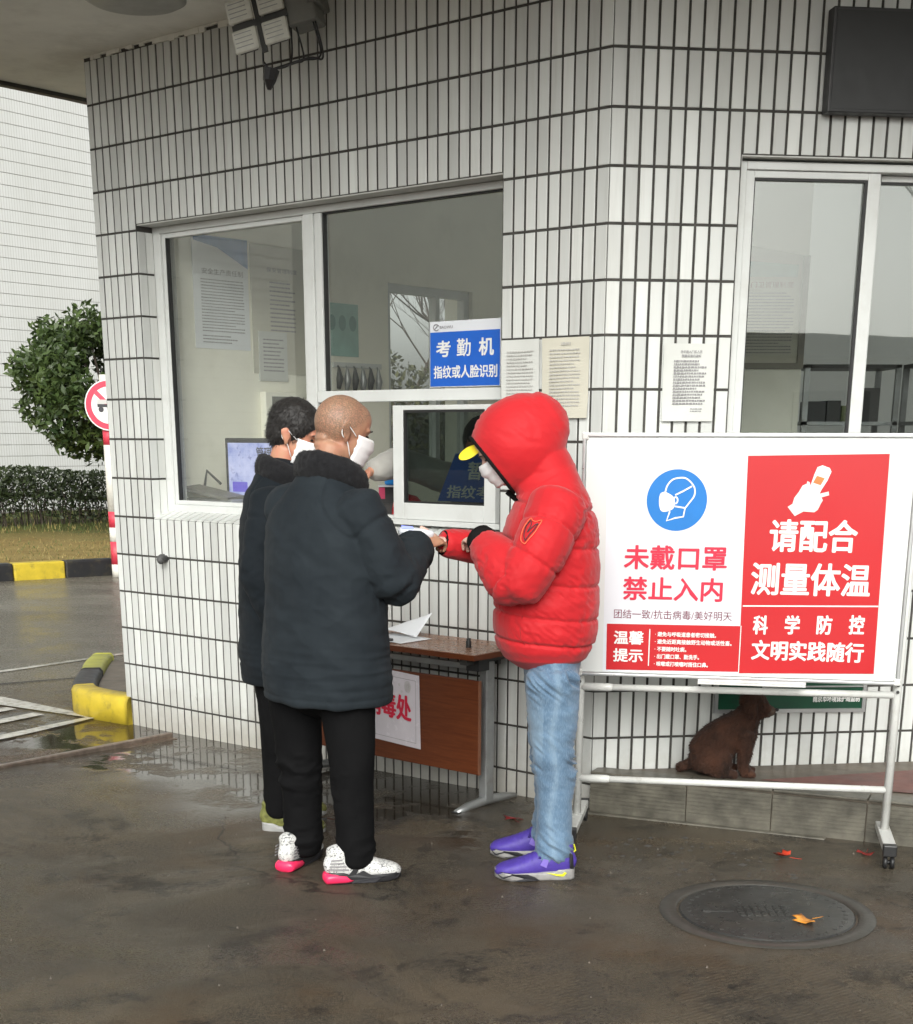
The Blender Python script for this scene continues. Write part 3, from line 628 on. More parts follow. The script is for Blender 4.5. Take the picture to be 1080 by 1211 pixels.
# ribbed nosing and riser tiles
x = 0.0; lens = [.43, .36, .38, .40, .42, .40]
for L in lens:
    if x + L > eL: L = eL - x
    g_ = G(); base = E0 + ed * (x + .003)
    g_.frame_box(base + en * .0, ed * (L - .006), en * .012, Z3 * .158)
    for k in range(8): g_.frame_box(base + en * .012 + Z3 * (.028 + k * .0165), ed * (L - .006), en * .004, Z3 * .0095)
    g_.make('riser_tile', M['kerb_tile'], stp); 
    g_ = G(); g_.frame_box(base - en * .09 + Z3 * .1682, ed * (L - .006), en * .106, Z3 * .010); bevel(g_.make('nosing_tile', M['kerb_tile'], stp), .003)
    x += L
g_ = G(); V = [np.array([1.28, 5.86, .1722]), np.array([2.9, 5.22, .1722]), np.array([3.0, 6.13, .1722]), np.array([2.0, 6.05, .1722])]; g_.add(V, [(0, 1, 2, 3)]); g_.make('red_paving', M['red_pave'], stp)
g_ = G(); g_.frame_box(E0 + en * .0165 - Z3 * .01, ed * 1.02, en * .035, Z3 * .015); bevel(g_.make('mortar_fillet', M['kerb_tile'], stp), .006)
# ================================================================== SURROUNDINGS
# far building with white tile bands
az = R(34.6); ub = np.array([math.sin(az), math.cos(az), 0]); nb2 = np.array([math.cos(az), -math.sin(az), 0]); Q0 = np.array([-8.2, 27.3, 0])
bb = thing('tiled_building', 'large plain white tiled building behind the hedge and the round tree', 'building', tuple(Q0))
def PBb(s, n, z): return Q0 + ub * s + nb2 * n + Z3 * z
def fb(g, s0, s1, n0, n1, z0, z1, a=.5): g.frame_box(PBb(s0, n0, z0), ub * (s1 - s0), nb2 * (n1 - n0), Z3 * (z1 - z0), a=a)
g_ = G(); fb(g_, -26, 5.5, -8, 0, -.1, 9.4); g_.make('wall', simple('far_joint', (.42, .41, .39), .8), bb)
def far_tile():
    m = NT('far_white_tile'); p = m.pos()
    v = m.mapping(p, (1, 1, 1), (0, 0, -(math.pi / 2 - az)))
    sp = m.n('SeparateXYZ'); m.l(v, sp.inputs[0])
    fx = m.math('FRACT', m.math('DIVIDE', sp.outputs[0], .0584)); j = m.ramp(fx, [(.15, 1), (.19, 0)])
    n = m.ramp(m.noise(m.mapping(p, (2, 2, .6)), 1, 5, .6), [(.3, 0), (.7, 1)])
    c = m.mix(n, (.62, .63, .61), (.69, .70, .69)); c = m.mix(m.math('MULTIPLY', j, .8), c, (.46, .45, .43))
    m.set(color=c, rough=.3); m.bump(j, -.3, .004); return m.m
M['far_tile'] = far_tile()
for k in range(46):
    z0 = .165 + k * .2; g_ = G(); fb(g_, -26, 5.5, .0, .012, z0, z0 + .189); g_.make('tile_band', M['far_tile'], bb)
g_ = G(); fb(g_, -26, 5.5, .0, .03, 9.37, 9.6); g_.make('parapet', M['far_tile'], bb)
# grass bank
def bank_mat():
    m = NT('grass_bank_soil'); p = m.pos(); n = m.noise(p, 1.1, 6, .65); f = m.noise(p, 22, 5, .7)
    sp = m.n('SeparateXYZ'); m.l(p, sp.inputs[0])
    c = m.mix(m.ramp(n, [(.4, 0), (.6, 1)]), (.26, .185, .065), (.34, .26, .10))
    c = m.mix(m.ramp(f, [(.45, 0), (.7, .8)]), c, (.15, .11, .045))
    c = m.mix(m.ramp(m.math('DIVIDE', m.math('ADD', sp.outputs[1], m.math('MULTIPLY', n, 5)), 30), [(.74, 0), (.84, .9)]), c, (.055, .07, .018))
    m.set(color=c, rough=.9, spec=.15); m.bump(f, .6, .05); return m.m
kd = np.array([.83, .56, 0]); kd = np.array([-3.9 + 5.194, 17.35 - 16.439, 0]); kd /= np.linalg.norm(kd); kn = np.array([-kd[1], kd[0], 0]); K0 = np.array([-5.10, 16.44, 0])
def PK(s, n, z): return K0 + kd * s + kn * n + Z3 * z
V = []; nn = 30; mm = 14
for j in range(mm + 1):
    for i in range(nn + 1):
        s = -22 + i * 1.2; n = .16 + j * .75; V.append(PK(s, n, .10 + .05 * min(1, j / 3) + .02 * math.sin(i * 1.7 + j)))
F = [(j * (nn + 1) + i, j * (nn + 1) + i + 1, (j + 1) * (nn + 1) + i + 1, (j + 1) * (nn + 1) + i) for j in range(mm) for i in range(nn)]
o = mk('grass_bank', V, F, bank_mat(), None, True); tag(o, kind='structure')
g_ = G(); rr = random.Random(8)
for i in range(9000):
    s = rr.uniform(-7, 4); n = rr.uniform(.2, 9.5); q = PK(s, n, .14); h = rr.uniform(.02, .07) * (1.6 if n > 5 else .8); a = rr.random() * 6.3; lx, ly = rr.uniform(-.03, .03), rr.uniform(-.03, .03)
    w_ = .006; g_.add([q + np.array([math.cos(a) * w_, math.sin(a) * w_, 0]), q - np.array([math.cos(a) * w_, math.sin(a) * w_, 0]), q + np.array([lx, ly, h])], [(0, 1, 2)], .0 if rr.random() < .7 - .06 * n else 1.)
def blade_mat():
    m = NT('grass_blades'); at = m.n('Attribute', attribute_name='tv'); m.set(color=m.mix(at.outputs['Fac'], (.30, .23, .08), (.07, .10, .02)), rough=.7); return m.m
tag(g_.make('grass', blade_mat(), attr=True), 'thin straw coloured grass on the bank below the hedge', 'grass', kind='stuff')
# far kerb, black and yellow
def kerb_mat(name, c):
    return simple(name, c, .45, vary=.15, nscale=8, bumps=.3, bscale=40, dirt=((.09, .075, .04), 9, .75))
M['k_yel'] = kerb_mat('kerb_yellow', (.56, .42, .035)); M['k_blk'] = kerb_mat('kerb_black', (.018, .018, .02))
kb = thing('kerb', 'long black and yellow kerb at the foot of the grass bank', 'kerb', tuple(K0))
edges = [-.62 * 12 + .0 + .595 * 0] ; s = -.61 * 13 + .07; i = 0
for k in range(26):
    g_ = G(); a0 = s + k * .61; g_.frame_box(PK(a0 + .004, 0, -.06), kd * .602, kn * .17, Z3 * (.21)); o = bevel(g_.make('kerb_stone', M['k_yel'] if (k % 2) else M['k_blk'], kb), .02, 3)
# traffic island kerb beside the guardhouse
ik = thing('island_kerb', 'low yellow and black kerb curving round the island behind the white wall', 'kerb', (-2.25, 8.4, -.04))
def kerb_seg(pts, wd, z0, z1, name, mat):
    pts = cr([(x, y, 0) for x, y in pts], 5); V = []
    for i, p in enumerate(pts):
        t = pts[min(i + 1, len(pts) - 1)] - pts[max(i - 1, 0)]; t /= np.linalg.norm(t); n = np.array([-t[1], t[0], 0])
        prof = [(0, z0), (0, z1 - .03), (.012, z1 - .008), (.03, z1), (wd - .02, z1), (wd, z1 - .02), (wd, z0)]
        V += [p + n * a + Z3 * z for a, z in prof]
    m_ = 7; F = []
    for i in range(len(pts) - 1):
        for k in range(m_): F.append((i * m_ + k, i * m_ + (k + 1) % m_, (i + 1) * m_ + (k + 1) % m_, (i + 1) * m_ + k))
    F.append(tuple(range(m_))); F.append(tuple((len(pts) - 1) * m_ + k for k in range(m_))[::-1])
    return mk(name, V, F, mat, ik, True)
o = kerb_seg([(-1.895, 8.10), (-2.02, 8.19), (-2.14, 8.28), (-2.28, 8.43), (-2.33, 8.55)][::-1], .15, -.06, .115, 'kerb_stone', M['k_yel'])
o = kerb_seg([(-2.335, 8.56), (-2.40, 8.85), (-2.46, 9.25)][::-1], .15, -.06, .105, 'kerb_stone', M['k_blk'])
o = kerb_seg([(-2.462, 9.26), (-2.52, 9.6), (-2.55, 9.95)][::-1], .15, -.06, .10, 'kerb_stone', kerb_mat('kerb_pale', (.42, .42, .06)))
V = [(-1.75, 8.1, .06), (-2.15, 8.42, .06), (-2.27, 9.0, .055), (-2.4, 9.9, .055), (-1.4, 10.2, .055), (-.6, 9.3, .055)]
mk('island_top', V, [tuple(range(6))[::-1]], M['slab'], ik)
# hedge
hg = thing('hedge', 'long clipped dark hedge with bare stems along the foot of the white building', 'hedge', (-7, 24, 0))
rr = random.Random(11); g_ = G(); st_ = G()
def PH(s, n, z): return np.array([-6.9, 24.3, .14]) + ub * s + nb2 * n + Z3 * z
hd = kd
def PH(s, n, z): return PK(s, n + 6.9, z + .14)
for i in range(34000):
    s = rr.uniform(-7, 4); n = rr.uniform(-.4, .45); z = (rr.uniform(.40, .88) if rr.random() < .75 else rr.uniform(.12, .5)) + .05 * math.sin(s * 3) ; sz = rr.uniform(.02, .045); c = PH(s, n, z)
    a = rng.normal(size=3); a /= np.linalg.norm(a); b = np.cross(a, rng.normal(size=3)); b /= np.linalg.norm(b)
    g_.add([c - a * sz, c + b * sz * .5, c + a * sz, c - b * sz * .5], [(0, 1, 2, 3)], rr.random())
for i in range(420):
    s = rr.uniform(-9, 5); n = rr.uniform(-.25, .3); p = PH(s, n, -.02); q = PH(s + rr.uniform(-.15, .15), n + rr.uniform(-.1, .1), rr.uniform(.5, .75)); st_.tube([p, (p + q) / 2 + np.array([rr.uniform(-.04, .04), 0, 0]), q], [.010, .008, .004], 4, False)
def leaf_mat(name, a, b, rough=.45):
    m = NT(name); at = m.n('Attribute', attribute_name='tv'); m.set(color=m.mix(at.outputs['Fac'], a, b), rough=rough, spec=.4); return m.m
M['hedge_leaf'] = leaf_mat('hedge_leaf', (.016, .026, .010), (.045, .062, .022)); M['bark'] = simple('bark', (.055, .042, .032), .85, vary=.4, nscale=20, bumps=.5)
o = g_.make('foliage', M['hedge_leaf'], hg, attr=True); o['kind'] = 'stuff'; o = st_.make('stem', M['bark'], hg); o['kind'] = 'stuff'
# evergreen tree
tr = thing('evergreen_tree', 'round dark green broadleaf tree in front of the white tiled building', 'tree', (-4.95, 21.5, .14))
g_ = G(); rr = random.Random(21); tc = np.array([-4.95, 21.5, 2.30])
clumps = []
for i in range(80):
    v = rng.normal(size=3); v /= np.linalg.norm(v); r = rng.uniform(.45, 1.0) ** .6
    c = tc + v * np.array([1.26, 1.2, 1.06]) * r * (1 - .18 * max(0, v[2])); clumps.append((c, rng.uniform(.16, .36)))
for c, r in clumps:
    shade = rr.random()
    for k in range(int(300 * (r / .3) ** 2)):
        v = rng.normal(size=3); v /= np.linalg.norm(v); p = c + v * r * rng.uniform(.35, 1.1) ** .7; sz = rr.uniform(.038, .078)
        a = rng.normal(size=3) + v * .5; a /= np.linalg.norm(a); b = np.cross(a, rng.normal(size=3)); b /= np.linalg.norm(b) + 1e-9
        g_.add([p - a * sz, p + b * sz * .42, p + a * sz, p - b * sz * .42], [(0, 1, 2, 3)], min(1, max(0, shade * .5 + .5 * rr.random())))
cr_ = g_.make('crown', leaf_mat('tree_leaf', (.014, .030, .009), (.085, .125, .035), .4), tr, attr=True)
g_ = G(); tips = []
tb = np.array([-4.95, 21.5, .10]); g_.tube(cr([tb, tb + [.03, 0, .5], tb + [-.02, .02, 1.0], tc + [0, 0, -.2]], 4), np.linspace(.085, .05, 13), 9)
for c, r in clumps[::2]:
    g_.tube(cr([tb + [0, 0, 1.0 + rr.random() * .5], (tb + [0, 0, 1.3] + c) / 2 + [0, 0, .1], c], 4), np.linspace(.03, .008, 9), 5)
g_.make('trunk', M['bark'], tr)
# bare trees (seen through the windows and mirrored in the panes)
def bare_tree(label, x, y, h, seed, spread=.42, depth=6, thick=.009):
    rr = random.Random(seed); g_ = G(); tw = G()
    t = thing('bare_tree', label, 'tree', (x, y, 0), 'bare winter trees')
    def grow(p, d, L, r, lv):
        pts = [p]; q = p; dd = d
        for k in range(3):
            dd = dd + np.array([rr.uniform(-.12, .12), rr.uniform(-.12, .12), rr.uniform(-.02, .09)]); dd /= np.linalg.norm(dd); q = q + dd * L / 3; pts.append(q)
        (g_ if lv < 3 else tw).tube(pts, np.linspace(r, r * .62, 4), 6 if lv < 2 else 4 if lv < 4 else 3, False)
        if lv >= depth: return
        n = 3 if lv < 2 else rr.choice([2, 3, 3])
        for k in range(n):
            a = rr.random() * 6.283; ax = np.array([math.cos(a), math.sin(a), rr.uniform(-.1, .5)]); nd = dd * (1 - spread * .5) + ax * spread * rr.uniform(.6, 1.3); nd /= np.linalg.norm(nd)
            b = pts[-1] if k else pts[-1]
            grow(b if k < 2 else pts[2], nd, L * rr.uniform(.62, .85), r * .58, lv + 1)
    grow(np.array([x, y, -.05]), np.array([0, 0, 1.]), h * .27, h * thick, 0)
    g_.make('trunk', M['bark'], t); tw.make('branches', M['bark'], t)
bare_tree('bare branching tree seen through the inner window, left of the blue sign', -.1, 20.2, 5.2, 3, .5, 7)
bare_tree('second bare tree farther back through the inner window', 1.3, 23.5, 6.5, 5, .5, 7)
bare_tree('slim bare tree at the right of the inner window view', 2.9, 21.0, 5.5, 8, .5, 6)
for i_, (x_, y_, h_) in enumerate([(-.75, 19.0, 5.6), (.55, 18.2, 6.0), (1.95, 19.4, 5.8)]):
    bare_tree(['low spreading bare tree seen at the left edge of the inner window', 'bare tree filling the middle of the inner window view', 'bare tree just behind the blue sign in the inner window view'][i_], x_, y_, h_, 40 + i_, .55, 7, .010)
bare_tree('bare tree behind the photographer, mirrored in the right hand side panes', 9.3, -3.9, 9.0, 14, .55, 8, .0075)
bare_tree('bare tree across the yard, mirrored in the left edge of the side panes', 12.4, -5.8, 9.5, 23, .55, 7, .008)
# scrub beyond the inner window
g_ = G(); rr = random.Random(31)
for i in range(16000):
    x = rr.uniform(-1.6, 3.2); y = rr.uniform(14.6, 15.4); z = 2.35 * rr.random() ** .8 + .15 * math.sin(x * 5); sz = rr.uniform(.02, .05); c = np.array([x, y, z])
    a = rng.normal(size=3); a /= np.linalg.norm(a); b = np.cross(a, rng.normal(size=3)); b /= np.linalg.norm(b)
    g_.add([c - a * sz, c + b * sz * .5, c + a * sz, c - b * sz * .5], [(0, 1, 2, 3)], rr.random())
h2 = thing('hedge', 'tall dull hedge outside the inner window behind the guardhouse', 'hedge', (.8, 15, 0)); o = g_.make('foliage', leaf_mat('scrub_leaf', (.035, .040, .018), (.11, .11, .05)), h2, attr=True); o['kind'] = 'stuff'
# long low gatehouse wing across the yard, seen only as a reflection
lw = thing('low_building', 'long grey low building across the yard, mirrored in the side window panes', 'building', (9, -16, 0))
g_ = G(); g_.box(-4, 34, -20, -15, -.05, 3.0); g_.make('wall', simple('far_wall', (.30, .29, .27), .8, vary=.1), lw)
g_ = G(); g_.box(-4.6, 34.6, -20.6, -14.2, 3.02, 3.4); g_.make('roof', simple('far_roof', (.12, .12, .12), .7), lw)
for k in range(12):
    g_ = G(); g_.box(-2.6 + k * 3, -.9 + k * 3, -14.99, -14.93, .9, 2.4); g_.make('window', M['gasket'], lw)
# ------------------------------------------------------------------ no-truck sign on its striped post
sp = np.array([-3.98, 17.0, .0]); sc_ = np.array([-3.93, 16.90, 1.87])
ps = thing('sign_post', 'red and white banded round post half hidden behind the left edge of the white wall', 'post', tuple(sp))
for k, (z0, z1, c) in enumerate([(-.05, .10, 'w'), (.10, .36, 'r'), (.36, .52, 'w'), (.52, .70, 'r'), (.70, 1.44, 'w'), (1.44, 1.62, 'r'), (1.62, 2.2, 'w')]):
    g_ = G(); g_.tube([sp + Z3 * z0, sp + Z3 * z1], .065, 16); g_.make('post_band', simple('band_' + str(k), (.68, .66, .60) if c == 'w' else lin((206, 60, 78)), .5, dirt=((.4, .3, .25), 9, .5)), ps, True)
sg = thing('road_sign', 'round white sign with red rim and red slash over a black lorry', 'sign', tuple(sc_))
fc = np.array([-.02, -1, 0]); fc /= np.linalg.norm(fc); fx = np.array([1, -.02, 0])
def disc(r0, r1, y, mat, name, n=48):
    V = []; F = []
    for r in (r0, r1):
        for k in range(n): q = 2 * math.pi * k / n; V.append(sc_ + fx * r * math.cos(q) + Z3 * r * math.sin(q) + fc * y)
    F = [(k, (k + 1) % n, n + (k + 1) % n, n + k) for k in range(n)]
    return mk(name, V, F, mat, sg)
g_ = G(); g_.tube([sc_ - fc * .012, sc_ + fc * .0], .275, 48); g_.make('plate', M['text_white'], sg)
disc(.200, .262, .003, simple('sign_red', lin((214, 44, 74)), .4), 'rim')
def on_sign(pts, y, mat, name): mk(name, [sc_ + fx * a + Z3 * b + fc * y for a, b in pts], [tuple(range(len(pts)))], mat, sg)
on_sign([(-.165, .13), (-.13, .165), (.165, -.13), (.13, -.165)][::-1], .0045, simple('sign_red2', lin((214, 60, 84)), .4), 'slash')
on_sign([(-.13, -.02), (.13, -.02), (.13, .012), (-.13, .012)], .006, M['text_black'], 'lorry_bed'); on_sign([(.05, .014), (.13, .014), (.12, .07), (.07, .07)], .006, M['text_black'], 'lorry_cab')
on_sign([(-.13, .015), (.03, .015), (.03, .06), (-.13, .06)], .006, M['text_soft'], 'lorry_load')
for wx in (-.09, .085):
    on_sign([(wx + .03 * math.cos(k), -.045 + .03 * math.sin(k)) for k in np.linspace(0, 6.28, 15)[:-1]], .006, M['text_black'], 'lorry_wheel')
# ================================================================== THINGS ON THE WALLS
def sheet(name, label, P, u0, u1, z0, z1, n, mat, group=None, curl=.006, cat='notice', wob=.003, lines=None, seed=1):
    t = thing(name, label, cat, tuple(P((u0 + u1) / 2, n, z0)), group); rr = random.Random(seed); V = []; nu, nv = 8, 10
    ph = rr.random() * 6
    for j in range(nv + 1):
        for i in range(nu + 1):
            a, b = i / nu, j / nv
            off = n + wob * (math.sin(5 * a + ph) * math.cos(4 * b + ph)) + curl * max(0, (.25 - b)) * 4 * (a if seed % 2 else 1 - a)
            V.append(P(u0 + (u1 - u0) * a, off + wob, z0 + (z1 - z0) * b))
    F = [(j * (nu + 1) + i, j * (nu + 1) + i + 1, (j + 1) * (nu + 1) + i + 1, (j + 1) * (nu + 1) + i) for j in range(nv) for i in range(nu)]
    mk('sheet', V, F, mat, t, True)
    return t
def PAf(u, n, z): return PA(u, n, z)
t = sheet('paper_notice', 'white paper notice on tiles right of the blue sign, behind the red hood', PA, -.512, -.312, 1.60, 1.945, .013, M['paper'], 'paper notices taped to the tiles', seed=2)
g_ = G(); fake_lines(g_, PA, -.48, -.34, 1.64, 1.90, 19, .0215, seed=5); g_.make('lettering', M['text_soft'], t)
t = sheet('paper_notice', 'yellowed cream paper notice with curled corner, nearest the wall corner', PA, -.298, -.062, 1.632, 1.945, .013, M['paper_cream'], 'paper notices taped to the tiles', seed=3)
text_on('lettering', '通知', PA, -.20, -.15, 1.915, 1.927, .0215, M['text_soft'], t); g_ = G(); fake_lines(g_, PA, -.255, -.10, 1.67, 1.90, 17, .0215, seed=6); g_.make('lettering', M['text_soft'], t)
t = sheet('paper_notice', 'white typed paper notice on tiles between corner and side window', PB, .243, .457, 1.620, 1.918, .013, M['paper'], 'paper notices taped to the tiles', seed=4)
text_on('lettering', '关于进入厂区人员', PB, .31, .40, 1.882, 1.893, .0215, M['text_grey'], t); text_on('lettering', '测量体温的通知', PB, .315, .395, 1.866, 1.877, .0215, M['text_grey'], t)
g_ = G(); fake_lines(g_, PB, .285, .42, 1.68, 1.855, 15, .0215, h=.55, seed=8); fake_lines(g_, PB, .36, .41, 1.652, 1.67, 2, .0215, seed=9); g_.make('lettering', M['text_grey'], t)
# blue attendance sign standing behind the upper pane... fixed on the glass
t = thing('blue_sign', 'blue sign with white characters fixed on the upper window pane', 'sign', tuple(PA(-.8, -.09, 1.77)))
g_ = G(); abox(g_, -1.005, -.602, -.097, -.090, 1.768, 2.045); bevel(g_.make('panel', M['print_white'], t), .002)
g_ = G(); abox(g_, -1.001, -.603, -.0895, -.0885, 1.772, 2.000); g_.make('blue_print', M['sign_blue'], t)
text_on('lettering', '考', PA, -.965, -.88, 1.895, 1.965, -.087, M['text_white'], t, .03); text_on('lettering', '勤', PA, -.845, -.765, 1.895, 1.970, -.087, M['text_white'], t, .02); text_on('lettering', '机', PA, -.72, -.635, 1.895, 1.970, -.087, M['text_white'], t, .03)
text_on('lettering', '指纹或人脸识别', PA, -.980, -.615, 1.805, 1.860, -.087, M['text_white'], t, .025)
text_on('lettering', 'BAOWU', PA, -.945, -.87, 2.014, 2.026, -.0885, M['text_grey'], t, .02)
g_ = G(); g_.tube([PA(-.965 + .016 * math.cos(q) , -.088, 2.02 + .013 * math.sin(q)) for q in np.linspace(.4, 5.6, 14)], .0022, 5); g_.tube([PA(-.975, -.088, 2.012), PA(-.955, -.088, 2.029)], .002, 5); g_.make('logo', M['text_grey'], t)
# second sign leaning behind the dark sash
t = thing('blue_sign', 'dark blue sign leaning inside behind the tinted sliding sash', 'sign', (.04, 6.86, 1.26))
sx = uA; so = PA(-1.142, -.30, 1.262)
V = [so, so + sx * .42, so + sx * .40 + Z3 * .24 - nA * .05, so + sx * .055 + Z3 * .24 - nA * .05]
def PL(u, n, z): return so + sx * (u * .42) + (Z3 * .218 - nA * .05) * z + nA * n
V = [PL(0, 0, 0), PL(1, 0, 0), PL(.99, 0, 1), PL(.165, 0, 1)]; V += [v - nA * .004 for v in V]
mk('panel', V, [(0, 1, 2, 3), (7, 6, 5, 4), (0, 4, 5, 1), (1, 5, 6, 2), (2, 6, 7, 3), (3, 7, 4, 0)], M['sign_blue'], t)
text_on('lettering', '暂 停', PL, .385, .90, .46, .84, .003, M['text_white'], t, .02); text_on('lettering', '指纹考勤', PL, .125, .97, .07, .34, .003, M['text_white'], t, .02)
# green glazed notice board low on wall B
t = thing('green_sign', 'dark green framed panel low on the tiles behind the whiteboard, above the dog', 'sign', tuple(PB(.9, .02, .4)))
def PG(u, n, z): return PB(.548 + u, .016 + n, .425 + z - u * .012)
def gbox(g, u0, u1, z0, z1, n0, n1):
    V = [PG(u0, n0, z0), PG(u1, n0, z0), PG(u1, n1, z0), PG(u0, n1, z0), PG(u0, n0, z1), PG(u1, n0, z1), PG(u1, n1, z1), PG(u0, n1, z1)]
    g.add(V, [(0, 3, 2, 1)[::-1], (4, 5, 6, 7)[::-1], (0, 1, 5, 4)[::-1], (1, 2, 6, 5)[::-1], (2, 3, 7, 6)[::-1], (3, 0, 4, 7)[::-1]])
g_ = G(); gbox(g_, 0, .655, 0, .42, -.008, 0); g_.make('panel', M['green_board'], t)
g_ = G()
for a in [(-.016, 0, -.016, .436), (.655, .671, -.016, .436), (0, .655, -.016, 0), (0, .655, .42, .436), (.196, .206, .0, .42), (.206, .655, .095, .101)]: gbox(g_, *a, -.008, .008)
g_.make('frame', M['alu'], t)
text_on('lettering', '南京市环境保护局监制', PG, .43, .645, .028, .062, .0012, M['text_white'], t, .03)
text_on('lettering', '公告栏', PG, .36, .52, .30, .36, .0012, M['text_white'], t, .03)
# black LED sign box, top right
t = thing('display_panel', 'black blank LED display box mounted high on the side wall', 'display', tuple(PB(1.2, .03, 2.76)))
g_ = G(); abox(g_, .832, 1.95, .012, .075, 2.757, 3.118, 'B'); bevel(g_.make('case', M['black'], t), .004)
g_ = G(); abox(g_, .844, 1.938, .0753, .077, 2.769, 3.106, 'B'); g_.make('screen', simple('led_face', (.006, .006, .006), .35), t)
# ------------------------------------------------------------------ quad flood lamp under the canopy
ft = thing('flood_lamp', 'four headed flood lamp with hanging cables high on the wall under the canopy', 'lamp', (-.80, 6.77, 3.2))
M['lamp_face'] = simple('lamp_lens', (.66, .66, .60), .35, vary=.12, nscale=20)
fo = np.array([-.842, 6.805, 3.236]); fxv = np.array([.96, -.20, .22]); fxv /= np.linalg.norm(fxv); fz_ = np.array([.16, -.05, -1]); fz_ -= fxv * (fz_ @ fxv); fz_ /= np.linalg.norm(fz_); fny = np.cross(fz_, fxv); fny = fny if fny[1] < 0 else -fny
for i in (0, 1):
    for j in (0, 1):
        c = fo + fxv * (i * .138 - .069 - .056) + fz_ * (j * .115 - .0575 - .042)
        g_ = G(); g_.frame_box(c, fxv * .112, fny * .02, fz_ * .088); hd_ = bevel(g_.make('lamp_head', M['lamp_face'], ft), .008, 3)
        g_ = G(); g_.frame_box(c + fxv * .01 - fny * .03 + fz_ * .01, fxv * .08, fny * .029, fz_ * .07); g_.make('lamp_back', M['dark_metal'], hd_)
        g_ = G()
        for k in range(4): g_.frame_box(c + fxv * .012 + fny * .0202 + fz_ * (.014 + k * .017), fxv * .078, fny * .001, fz_ * .003)
        g_.make('lens_rib', M['grey_metal'], hd_)
g_ = G(); g_.frame_box(fo - fxv * .12 - fny * .012 - fz_ * .012, fxv * .25, fny * .01, fz_ * .024); g_.frame_box(fo - fxv * .012 - fny * .012 - fz_ * .11, fxv * .024, fny * .01, fz_ * .23); g_.make('cross_arm', M['dark_metal'], ft)
g_ = G(); g_.frame_box(fo + fxv * .12 - fny * .16 - fz_ * .12, fxv * .13, fny * .15, fz_ * .17); g_.frame_box(fo + fxv * .22 - fny * .2 - fz_ * .16, fxv * .05, fny * .2, fz_ * .15); bevel(g_.make('driver_box', M['lamp_body'], ft), .01)
g_ = G(); g_.tube([fo - fny * .01, fo - fny * .12, fo - fny * .12 + Z3 * .17], .014, 8); g_.make('bracket', M['dark_metal'], ft)
plug = np.array([-.80, 6.78, 3.005])
g_ = G(); g_.tube([plug + [.012, 0, .045], plug + [0, 0, .0], plug + [-.002, 0, -.035]], [.034, .028, .008], 8); g_.make('plug', M['black'], ft)
g_ = G()
for k, (ax, az_) in enumerate([(-.02, .10), (.10, .12), (.12, .16), (.19, .13), (.20, .20)]):
    a0 = plug + np.array([.0, 0, .04]); e = fo + fxv * ax * 1.1 - fny * .05 + np.array([.02, -.0, -.04])
    g_.tube(cr([a0, a0 + np.array([.05 + .03 * k, -.01, .005 + .01 * k]) if k else a0 + np.array([-.02, 0, .03]), e + np.array([.03 * (k > 1), 0, -.10 - .01 * k]), e], 6), .0042, 6)
g_.make('cable', M['black'], ft, True)
# ------------------------------------------------------------------ whiteboard on its castor stand
a11 = R(-11); us = np.array([math.cos(a11), math.sin(a11), 0]); ns_ = np.array([math.sin(a11), -math.cos(a11), 0]); S0 = np.array([.49, 5.56, 0])
def PW(s, n, z): return S0 + us * s + ns_ * n + Z3 * z
def wbox(g, s0, s1, n0, n1, z0, z1): g.frame_box(PW(s0, n0, z0), us * (s1 - s0), ns_ * (n1 - n0), Z3 * (z1 - z0))
wb = thing('whiteboard', 'whiteboard on a white castor stand with blue mask sign and red poster', 'whiteboard', tuple(PW(.6, 0, 0)))
g_ = G(); wbox(g_, -.003, 1.190, -.018, 0, .678, 1.558); bevel(g_.make('panel', M['board_white'], wb), .004)
g_ = G()
for a in [(-.013, 1.20, 1.5585, 1.575), (-.013, 1.20, .664, .6775)]: wbox(g_, a[0], a[1], -.022, .006, a[2], a[3])
wbox(g_, -.017, -.0035, -.022, .006, .678, 1.558); wbox(g_, 1.1905, 1.204, -.022, .006, .678, 1.558); fr_ = bevel(g_.make('frame', M['alu'], wb), .004, 3)
for (s0, z0) in [(-.02, 1.548), (1.182, 1.548), (-.02, .662), (1.182, .662)]:
    g_ = G(); wbox(g_, s0, s0 + .027, -.024, .0075, z0, z0 + .03); bevel(g_.make('corner_cap', M['white_metal'], fr_), .007, 3)
g_ = G(); wbox(g_, .455, .86, .0065, .05, .652, .660); wbox(g_, .455, .86, .045, .05, .660, .672); bevel(g_.make('pen_tray', M['white_metal'], wb), .002)
def post(s, top): g_ = G(); g_.tube([PW(s, -.045, .085), PW(s, -.045, top)], .0165, 14); g_.make('post', M['white_metal'], wb, True)
post(-.005, 1.43); post(1.205, 1.43)
for z in (.612, .240):
    g_ = G(); zr = z + .018; g_.tube([PW(.0, -.045, z), PW(1.20, -.045, z + .008)], .0135, 14); o = g_.make('cross_bar', M['white_metal'], wb, True)
    g_ = G(); g_.tube([PW(.0, -.045, z), PW(.11, -.045, z + .001), PW(.125, -.045, z + .001)], [.0165, .0165, .013], 14); g_.make('sleeve', M['white_metal'], o, True)
